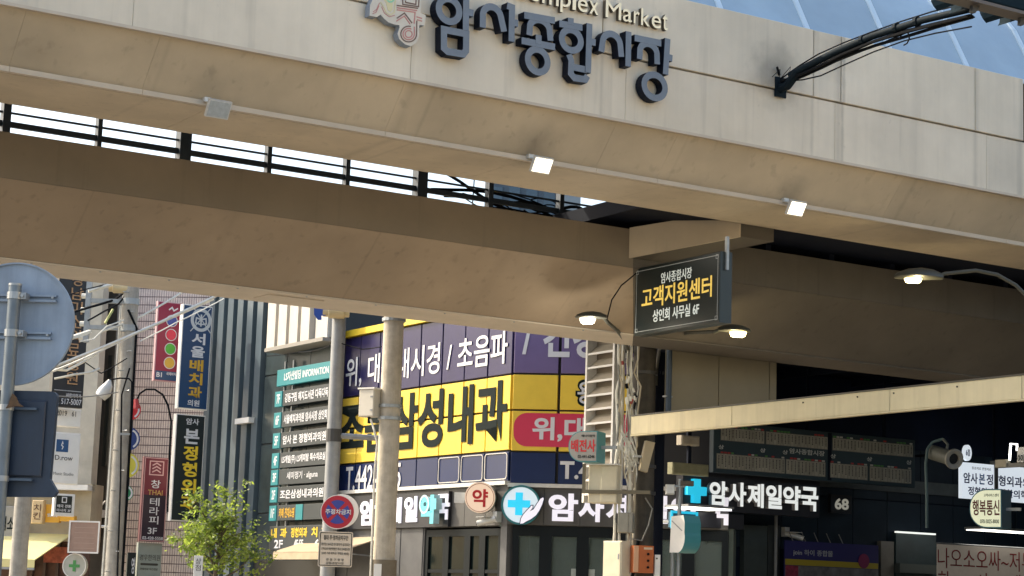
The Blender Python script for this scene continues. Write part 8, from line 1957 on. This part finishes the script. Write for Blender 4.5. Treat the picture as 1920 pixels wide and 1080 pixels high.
# light under the pharmacy sign
tp_m = M('panel_light', (1, 1, 1), .4, emit=1.6, emit_rgb=(1, .98, .95))
X0, X1 = FC.h(1262, 954, -.2)[0], FC.h(1342, 956, -.2)[0]
z = FC.h(1300, 954, -.2)[1]
pl = T('canopy_panel_light', 'flat white panel light under the market pharmacy sign', 'light', FC, (X0 + X1) / 2, -.2, z)
pl.part('panel', MB().box(X0, X1, -.75, .05, z - .01, z + .01), tp_m)
pl.part('housing', MB().box(X0 - .04, X1 + .04, -.79, .054, z + .011, z + .06), grey_steel)
# directory of shops
ps.part('soffit_box', MB().box(FC.h(1310, 970)[0], FC.h(1400, 975)[0], .10, .28, FC.h(1355, 990)[1], FC.h(1355, 963)[1]), M('sign_box_black', (0.015, 0.016, 0.022), .5))
bd = T('shop_directory', 'dark shop directory board with rows of white name cards above the pharmacy', 'sign', FC, FC.h(1525, 860, -.3)[0], -.2, FC.h(1525, 905, -.3)[1])
YB = -.30
bxa, bxb = FC.h(1338, 840, YB)[0], FC.h(1716, 860, YB)[0]
def bz(px, py):
    return FC.h(px, py, YB)[1]
bd.part('panel', MB().bbox(bxa, bxb, YB, YB + .15, bz(1400, 890), bz(1400, 795), .01), M('directory_navy', (.010, .026, .036), .5, var=.2, scale=2))
zr1t, zr1b, zr2t, zr2b = bz(1400, 806), bz(1400, 829), bz(1400, 855), bz(1400, 882)
card = M('name_card', (.30, .29, .25), .6, tint=.1, var=.1, scale=9)
ink = M('card_ink', (.03, .03, .03), .6)
hdr = [M('head_red', (.35, .03, .03), .6), M('head_green', (.06, .2, .05), .6), M('head_white', (.4, .4, .38), .6)]
rnd = random.Random(3)
for row, (zt, zb, blocks) in enumerate(((zr1t, zr1b, ((1351, 1432), (1436, 1551), (1561, 1711))), (zr2t, zr2b, ((1344, 1471), (1474, 1547), (1557, 1626), (1631, 1708))))):
    for (a, b) in blocks:
        xa_, xb_ = FC.h(a, 850, YB)[0], FC.h(b, 850, YB)[0]
        n = max(3, int((b - a) / 6.2))
        cw = (xb_ - xa_) / n
        strip = bd.part('card_strip', MB().box(xa_ - .01, xb_ + .01, YB - .006, YB - .001, zb - .01, zt + .01), M('strip_back', (.12, .12, .11), .6))
        for i in range(n):
            x0 = xa_ + cw * i
            c = bd.part('name_card', MB().box(x0 + .005, x0 + cw - .005, YB - .014, YB - .0065, zb, zt), card, strip)
            mb = MB()
            zz = zt - .03
            while zz > zb + .03 + rnd.uniform(0, .08):
                hh = rnd.uniform(.012, .026)
                mb.box(x0 + cw * .32, x0 + cw * .66, YB - .0155, YB - .0145, zz - hh, zz)
                zz -= hh + .012
            bd.part('card_print', mb, ink, strip, kind='stuff')
            if rnd.random() < .6:
                bd.part('card_head', MB().box(x0 + .01, x0 + cw - .015, YB - .012, YB - .001, zt + .015, zt + .05), rnd.choice(hdr), strip)
for (a, b) in ((1552, 1559),):
    bd.part('divider', MB().box(FC.h(a, 850, YB)[0], FC.h(b, 850, YB)[0], YB - .004, YB - .0005, bz(1400, 888), bz(1400, 797)), black_navy)
bd.ptext('암사종합시장', 1480, 1546, 843, 853, YB - .001, M('dim_white', (.4, .42, .42), .5), .02)
for px in (1352, 1430, 1472, 1562, 1630, 1704):
    x0, x1, z0, z1 = FC.rect(px - 5, px + 5, 838 + (px - 1400) * .082, 846 + (px - 1400) * .082, YB)
    bd.text('상', x0, x1, z0, z1, YB - .001, M('dim_white', (.4, .42, .42), .5), .02, name='aisle_mark')
for px in (1380, 1660):
    xx = FC.h(px, 800, YB)[0]
    bd.part('hanger', MB().box(xx, xx + .06, YB + .05, YB + .1, bz(1400, 796), 7.24), black_navy)
# house number
X0, X1, Z0, Z1_ = FC.rect(1558, 1597, 928, 962, .9)
hn = T('number_sign', 'small black sign with the white number 68 on the market wall', 'sign', FC, (X0 + X1) / 2, 1.0, Z0)
hn.part('plate', MB().box(X0, X1, .9, 1.0, Z0, Z1_), M('plate_black', (.005, .005, .006), .5))
hn.text('68', X0 + .12, X1 - .1, Z0 + .08, Z1_ - .08, .899, M('number_white', (.55, .55, .5), .5, emit=.12), .03)
hn.part('bracket', MB().box((X0 + X1) / 2 - .04, (X0 + X1) / 2 + .04, 1.001, 1.255, Z0 + .1, Z0 + .2), black_navy)
# poster frame
X0, X1, Z0, Z1_ = FC.rect(1472, 1648, 1018, 1130, .7)
po = T('poster_banner', 'dark blue poster with a yellow stripe and a purple badge below the camera', 'poster', FC, (X0 + X1) / 2, .8, Z0)
po.part('sheet', MB().box(X0, X1, .72, .75, Z0, Z1_), M('poster_blue', (.012, .012, .10), .6))
po.part('stripe', MB().box(X0 + .01, X1 - .01, .714, .719, FC.h(1560, 1063, .7)[1], FC.h(1560, 1052, .7)[1]), M('poster_yellow', (.30, .24, .02), .6))
po.part('lower_sheet', MB().box(X0 + .01, X1 - .01, .712, .719, Z0, FC.h(1560, 1064, .7)[1]), M('poster_grey', (.12, .12, .13), .6, var=.6, scale=3))
po.part('red_panel', MB().box(X0 + .02, X0 + .40, .708, .711, Z0, FC.h(1560, 1064, .7)[1]), M('poster_red', (.20, .02, .05), .6, var=.5, scale=12))
po.text('join 하이 종합몰', X0 + .25, X0 + 1.45, FC.h(1540, 1045, .7)[1], FC.h(1540, 1032, .7)[1], .719, M('poster_text', (.30, .32, .36), .6), .01)
xx, zz = FC.h(1620, 1052, .7)
po.part('badge', MB().disc(xx, zz, .17, .70, .711, 24), M('badge_purple', (.16, .01, .07), .6))
for k in range(5):
    xx = X0 + .25 + k * .38
    po.part('tie', MB().tube([(xx, .73, Z1_), (xx + .02, .9, Z1_ + .22)], .012, 5), M('rope_grey', (.2, .2, .2), .7))
# horn loudspeaker
FH = depth(41, 0, 1780)
hs = T('horn_loudspeaker', 'grey tube shaped loudspeaker on a bent pipe at the right', 'loudspeaker', FH, FH.h(1740, 900)[0], 0, FH.h(1740, 905)[1])
P = lambda a, b, y=0.0: Vector((FH.h(a, b, y)[0], y, FH.h(a, b, y)[1]))
hm_ = M('horn_grey', (.10, .105, .09), .5, var=.15, scale=6)
c0, c1 = P(1748, 848, .5), P(1790, 861, -.25)
d = (c1 - c0).normalized()
hs.part('body', MB().tube([c0, c1 - d * .06], .155, 20), hm_, smooth=True)
hs.part('rim', MB().tube([c1 - d * .06, c1 - d * .05, c1, c1 + d * .005], [.17, .21, .21, .19], 24, cap=False), M('horn_rim', (.22, .21, .18), .45), smooth=True)
hs.part('flare', MB().tube([c1 + d * .005, c1 - d * .02, c1 - d * .05], [.19, .115, .11], 24, cap=False), M('horn_rim', (.22, .21, .18), .45), smooth=True)
hs.part('throat', MB().tube([c1 - d * .055, c1 - d * .051], .118, 20), M('throat_black', (.004, .004, .004), .8))
hs.part('pipe', MB().tube([P(1738, 990, .3), P(1738, 935, .3), P(1736, 870, .3), P(1739, 842, .3), P(1748, 829, .3), P(1768, 823, .2)], .032, 8), M('pipe_teal', (.04, .075, .08), .5))
hs.part('yoke', MB().tube([P(1768, 823, .2), P(1777, 833, .1), c0.lerp(c1, .6)], .03, 6), hm_)
# round white lit sign and clinic light box
FQ = Fr(FC.w(0, -.6, 0).x, FC.w(0, -.6, 0).y, 32.13)
xx, zz = FQ.h(1815, 849)
rw = T('round_lit_sign', 'small round white lit sign beside the horn loudspeaker', 'sign', FQ, xx, .1, zz - .2)
lit_w = M('lit_sign_white', (.6, .66, .75), .4, emit=.30, emit_rgb=(.75, .85, 1))
lit_navy = M('lit_sign_navy', (.01, .02, .16), .5)
rw.part('disc', MB().disc(xx, zz, .125, 0, .08, 24, rz=.19), lit_w)
rw.text('6층', xx - .07, xx + .07, zz - .08, zz + .09, -.001, lit_navy, .02)
rw.part('mount', MB().box(xx - .03, xx + .03, .081, 1.85, zz - .03, zz + .03), black_navy)
X0, X1, Z0, Z1_ = FQ.rect(1804, 1864, 869, 936)
X2, X3 = FQ.h(1871, 912)[0], FQ.h(1990, 930)[0]
lb = T('clinic_light_box', 'large white lit clinic sign with navy Korean letters at the right edge', 'sign', FQ, (X0 + X3) / 2, .1, Z0)
lb.part('panel', MB().box(X0, X1, 0, .12, Z0, Z1_), lit_w)
lb.part('panel', MB().box(X2, X3, 0, .12, Z0, Z1_), lit_w)
lb.part('centre_post', MB().box(X1 + .005, X2 - .005, -.02, .14, Z0 - .1, Z1_ + .1), M('post_grey', (.12, .12, .11), .5))
wq, hq = X1 - X0, Z1_ - Z0
lb.text('암사', X0 + .04 * wq, X0 + .48 * wq, Z0 + .42 * hq, Z0 + .72 * hq, -.001, lit_navy, .02)
lb.text('본', X0 + .52 * wq, X0 + .71 * wq, Z0 + .42 * hq, Z0 + .72 * hq, -.001, M('lit_sign_blue', (.01, .14, .45), .5), .02)
lb.text('정', X0 + .76 * wq, X0 + .96 * wq, Z0 + .42 * hq, Z0 + .72 * hq, -.001, lit_navy, .02)
lb.text('정형외과', X0 + .18 * wq, X0 + .98 * wq, Z0 + .10 * hq, Z0 + .34 * hq, -.001, lit_navy, .02)
lb.text('형외과의원', X2 + .02, X2 + 1.35, Z0 + .42 * hq, Z0 + .72 * hq, -.001, lit_navy, .02)
lb.text('재활의학과', X2 + .02, X2 + 1.25, Z0 + .10 * hq, Z0 + .34 * hq, -.001, lit_navy, .02)
lb.text('통증치료 관절치료', X0 + .3 * wq, X0 + .9 * wq, Z0 + .82 * hq, Z0 + .90 * hq, -.001, M('light_grey_print', (.22, .22, .22), .5), .0)
lb.part('hanger', MB().box(X1 + .03, X1 + .08, .03, .08, Z1_ + .11, 7.24), black_navy)
# stray lit tube sign and bracket at the right edge
FE = depth(39.5, -57.9, 1905)
es = T('bracket_sign', 'small pale sign on a grey bracket at the right edge above the clinic light box', 'sign', FE, FE.h(1895, 880)[0], 0, FE.h(1895, 890)[1])
P = lambda a, b, y=0.0: (FE.h(a, b, y)[0], y, FE.h(a, b, y)[1])
es.part('bracket', MB().box(P(1866, 880)[0], P(2010, 880)[0], 0, .06, P(1900, 876)[2], P(1900, 868)[2]), M('post_grey', (.12, .12, .11), .5))
es.part('fitting', MB().box(P(1868, 870)[0], P(1888, 870)[0], -.03, .1, P(1878, 876)[2], P(1878, 862)[2]), M('fitting_tan', (.3, .27, .2), .6))
es.part('lit_tube', MB().tube([P(1893, 863), P(1895, 832), P(1907, 833), P(1907, 845)], .022, 6), M('tube_lit', (1, 1, 1), .4, emit=2.0))
es.part('board', MB().box(P(1910, 860)[0], P(1990, 860)[0], -.04, .02, P(1930, 866)[2], P(1930, 838)[2]), white_sign)
es.text('아이', P(1911, 860)[0], P(1922, 860)[0], P(1916, 868)[2], P(1916, 858)[2] + .06, -.041, black_print, .01)
d_sign('rounded_telecom_sign', 'pale rounded sign with dark red Korean letters and teal side at the right', depth(39.8, -34, 1850), 1818, 1878, 917, 990, M('d_pale_face', (.52, .54, .42), .5, emit=.22, emit_rgb=(.85, .9, .66)), M('d_teal_deep', (.02, .12, .17), .45), '행복통신', M('maroon_print', (.10, .006, .008), .5), '070-5025-8000', .55, '고객서비스센터')
X0, X1 = FQ.h(1826, 996)[0], FQ.h(1960, 998)[0]
z = FQ.h(1870, 996)[1]
p2_ = T('hall_panel_light', 'bright flat ceiling light below the rounded telecom sign', 'light', FQ, (X0 + X1) / 2, 0, z)
p2_.part('panel', MB().box(X0, X1, -.3, .25, z - .01, z + .01), tp_m)
p2_.part('housing', MB().box(X0 - .03, X1 + .03, -.33, .28, z + .011, z + .07), grey_steel)
# handwritten banner
X0, X1, Z0, Z1_ = FQ.rect(1757, 2000, 1027, 1120)
hb = T('handwritten_banner', 'white banner with red handwritten Korean letters at the lower right corner', 'banner', FQ, (X0 + X1) / 2, 0, Z0)
hb.part('sheet', MB().box(X0, X1, 0, .015, Z0, Z1_), M('banner_cloth', (.30, .265, .23), .8, var=.1, scale=3, emit=.03, emit_rgb=(1, .9, .8)))
hr_ = M('hand_red', (.22, .01, .015), .7)
hb.text('나오소오싸~저부바세', X0 + .02, X1 - .35, Z1_ - .55, Z1_ - .08, -.001, hr_, -.004)
hb.text('회ㄴㅜ시~ㅜ대박세일', X0 + .02, X1 - .35, Z1_ - 1.12, Z1_ - .62, -.001, hr_, -.004)
hb.part('pole', MB().tube([(X0, .03, Z1_ + .02), (X1, .03, Z1_ + .02)], .02, 6), grey_steel)
# twin pipes with camera and pale shield
FW = depth(37.0, 0, 1270)
tp2 = T('twin_pipe_post', 'pair of galvanised pipes with a boxy camera right of the orange box', 'post', FW, FW.h(1268, 1000)[0], 0, 0)
for px in (1262, 1273):
    x = FW.h(px, 1000)[0]
    tp2.part('pipe', MB().tube([(x, 0, 0), (x, 0, FW.h(px, 1020 if px < 1270 else 898)[1])], .036, 10), galv, smooth=True)
x, z = FW.h(1258, 918)
tp2.part('camera_body', MB().bbox(x - .10, x + .06, -.12, .08, z - .09, z + .09, .015), cast_white)
tp2.part('camera_hood', MB().bbox(FW.h(1276, 908)[0], FW.h(1300, 908)[0], -.12, .1, FW.h(1288, 911)[1], FW.h(1288, 902)[1], .01), M('cam_brown', (.07, .055, .04), .5))
tp2.part('cross_bracket', MB().box(x - .02, FW.h(1285, 910)[0], -.03, .03, z + .05, z + .08), galv)
FX = depth(36.6, -50, 1275)
X0, X1, Z0, Z1_ = FX.rect(1256, 1284, 966, 1036)
w, h = X1 - X0, Z1_ - Z0
sh2 = T('curved_shield', 'white curved shield with a teal side mounted on the twin pipes', 'cover', FX, (X0 + X1) / 2, .2, Z0)
poly = [(X0, Z0), (X0 + .62 * w, Z0)] + arc(X0 + .5 * w, Z0 + .40 * h, .5 * w, .40 * h, -60, 20, 6) + [(X1 - .02 * w, Z0 + .80 * h), (X1 - .12 * w, Z1_), (X0 + .08 * w, Z1_ - .02)]
sh2.part('cover', MB().prism(poly, 0, .42, 0, 1), [white_paint, M('d_teal', (.05, .24, .27), .45)])
sh2.part('groove', MB().stroke([(X0 + .12 * w, Z1_ - .10), (X0 + .82 * w, Z0 + .58 * h)], .018, -.006, -.0005), grey_steel)
FY = depth(40.5, 32, 1285)
X0, X1, Z0, Z1_ = FY.rect(1259, 1306, 961, 990)
cy = T('cyan_frame_sign', 'small cyan lit sign frame behind the curved shield', 'sign', FY, (X0 + X1) / 2, .05, Z0)
cy.part('panel', MB().box(X0, X1, 0, .1, Z0, Z1_), M('panel_blue', (.02, .12, .2), .5))
cy.part('frame', MB().stroke([(X0, Z0), (X1, Z0), (X1, Z1_), (X0, Z1_)], .05, -.02, -.001, True), cyan_lit)
cy.part('mount', MB().box(X0 + .1, X0 + .15, .101, .5, Z0 + .1, Z0 + .15), grey_steel)
# pipes on the stair wall and tangle of black cables in the bridge gap
sp_ = T('stair_wall_pipe', 'thin navy pipe standing against the beige stair wall', 'pipe', FB, FB.h(1253, 760, 6.0)[0], 6.0, FB.h(1253, 800, 6.0)[1])
x = FB.h(1254, 720, 6.0)[0]
sp_.part('pipe', MB().tube([(x, 6.0, FB.h(1253, 800, 6.0)[1]), (x, 6.0, zr_s + .1)], .055, 10), navy_steel, smooth=True)
sp_.part('clip', MB().box(x - .08, x + .08, 5.98, 6.08, FB.h(1254, 745, 6)[1], FB.h(1254, 742, 6)[1]), grey_steel)
tg = T('cable_tangle', 'tangle of black cables in the gap beside the cross beam', 'cables', FB, FB.h(1090, 400, 5.2)[0], 5.2, zr_t)
rnd = random.Random(21)
for k in range(16):
    a = (rnd.uniform(800, 1000), rnd.uniform(0, 1))
    x0 = FB.h(a[0], 360, 5.2)[0]; x1 = FB.h(rnd.uniform(1110, 1170), 390, 5.2)[0]
    z0 = zr_t + rnd.uniform(.15, .75); z1 = zr_t + rnd.uniform(.05, .5)
    pts = [Vector((x0 + (x1 - x0) * f, 5.2 + .1 * math.sin(k + f * 5), z0 + (z1 - z0) * f + .14 * math.sin(f * 6 + k * 1.7) * (1 - f * .4))) for f in [i / 12 for i in range(13)]]
    tg.part('cable', MB().tube(pts, rnd.choice((.012, .018, .03)), 5), cable_black)
tg.part('splice_case', MB().tube([(FB.h(1118, 398, 5.2)[0], 5.2, zr_t + .32), (FB.h(1165, 405, 5.2)[0], 5.2, zr_t + .26)], .17, 12), navy_steel, smooth=True)
tg.part('antenna', MB().tube([(FB.h(886, 340, 5.2)[0], 5.2, zr_t), (FB.h(890, 340, 5.2)[0], 5.2, zr_t + 1.1)], .012, 5), grey_steel)

# ------------------------------------------------------------------ unseen blocks added past the right edge to shape light on the bridge
low = T('light_blocker', 'unseen low dark block added to cut bounced light under the bridge', 'building', FB, 20, 0, 0)  # added out of view to keep ground bounce off the right girder
low.part('wall', MB().box(14.4, 33, -2.5, 1.5, 0, 5.6), hall_m)
low.part('rear_wall', MB().box(18.2, 33, 1.51, 5.9, 0, 5.6), hall_m)
low.part('front_wall', MB().box(9.6, 33, -11.5, -2.6, 0, 5.6), hall_m)
low.part('front_roof', MB().box(9.5, 33.1, -11.6, -2.72, 5.61, 5.75), M('blocker_roof', (.05, .05, .05), .8))
low.part('roof', MB().box(14.4, 33.2, -2.7, 1.6, 5.61, 5.8), M('blocker_roof', (.05, .05, .05), .8))
fr = Fr(17.5, 12.0, 90.0)
blk = T('bounce_block', 'unseen cream block added to bounce warm light onto the bridge fascia', 'building', fr, 0, 0, 0)  # added out of view to throw warm sunlight back at the fascia
bw_ = M('block_render', (.74, .62, .42), .8, var=.12, scale=1, streak=.1)
blk.part('wall', MB().box(-14, 9, -8, -.1, 0, 13), bw_)
for i in range(7):
    for k in range(4):
        blk.part('window', MB().box(-13 + i * 3.1, -11.2 + i * 3.1, -.099, -.02, 1.0 + k * 3.1, 2.6 + k * 3.1), glass_dk)

cable('thin black wire curving from the hanging board down to the street lamp', [(1193, 512, 32.8), (1165, 535, 33.0), (1147, 562, 33.1), (1138, 598, 33.2)], .012, cable_black)
for (px, py, w_, h_, lb, c_) in ((1296, 826, 17, 9, 'small pale wall fixture in the dark below the cream beam', (.34, .30, .24)), (1296, 880, 34, 11, 'olive junction strip in the dark above the cyan cross', (.22, .21, .12))):
    X0, X1, Z0, Z1_ = FC.rect(px - w_, px + w_, py - h_, py + h_, -.6)
    t = T('wall_fixture', lb, 'fixture', FC, (X0 + X1) / 2, -.5, Z0)
    t.part('case', MB().bbox(X0, X1, -.6, -.4, Z0, Z1_, .03), M('fixture_%d' % py, c_, .6, var=.2, scale=6))
    t.part('stem', MB().box((X0 + X1) / 2 - .03, (X0 + X1) / 2 + .03, -.52, -.46, Z1_ + .001, 7.24), black_navy)
for _s in list(bpy.data.scenes):
    if _s is not SC:
        bpy.data.scenes.remove(_s)
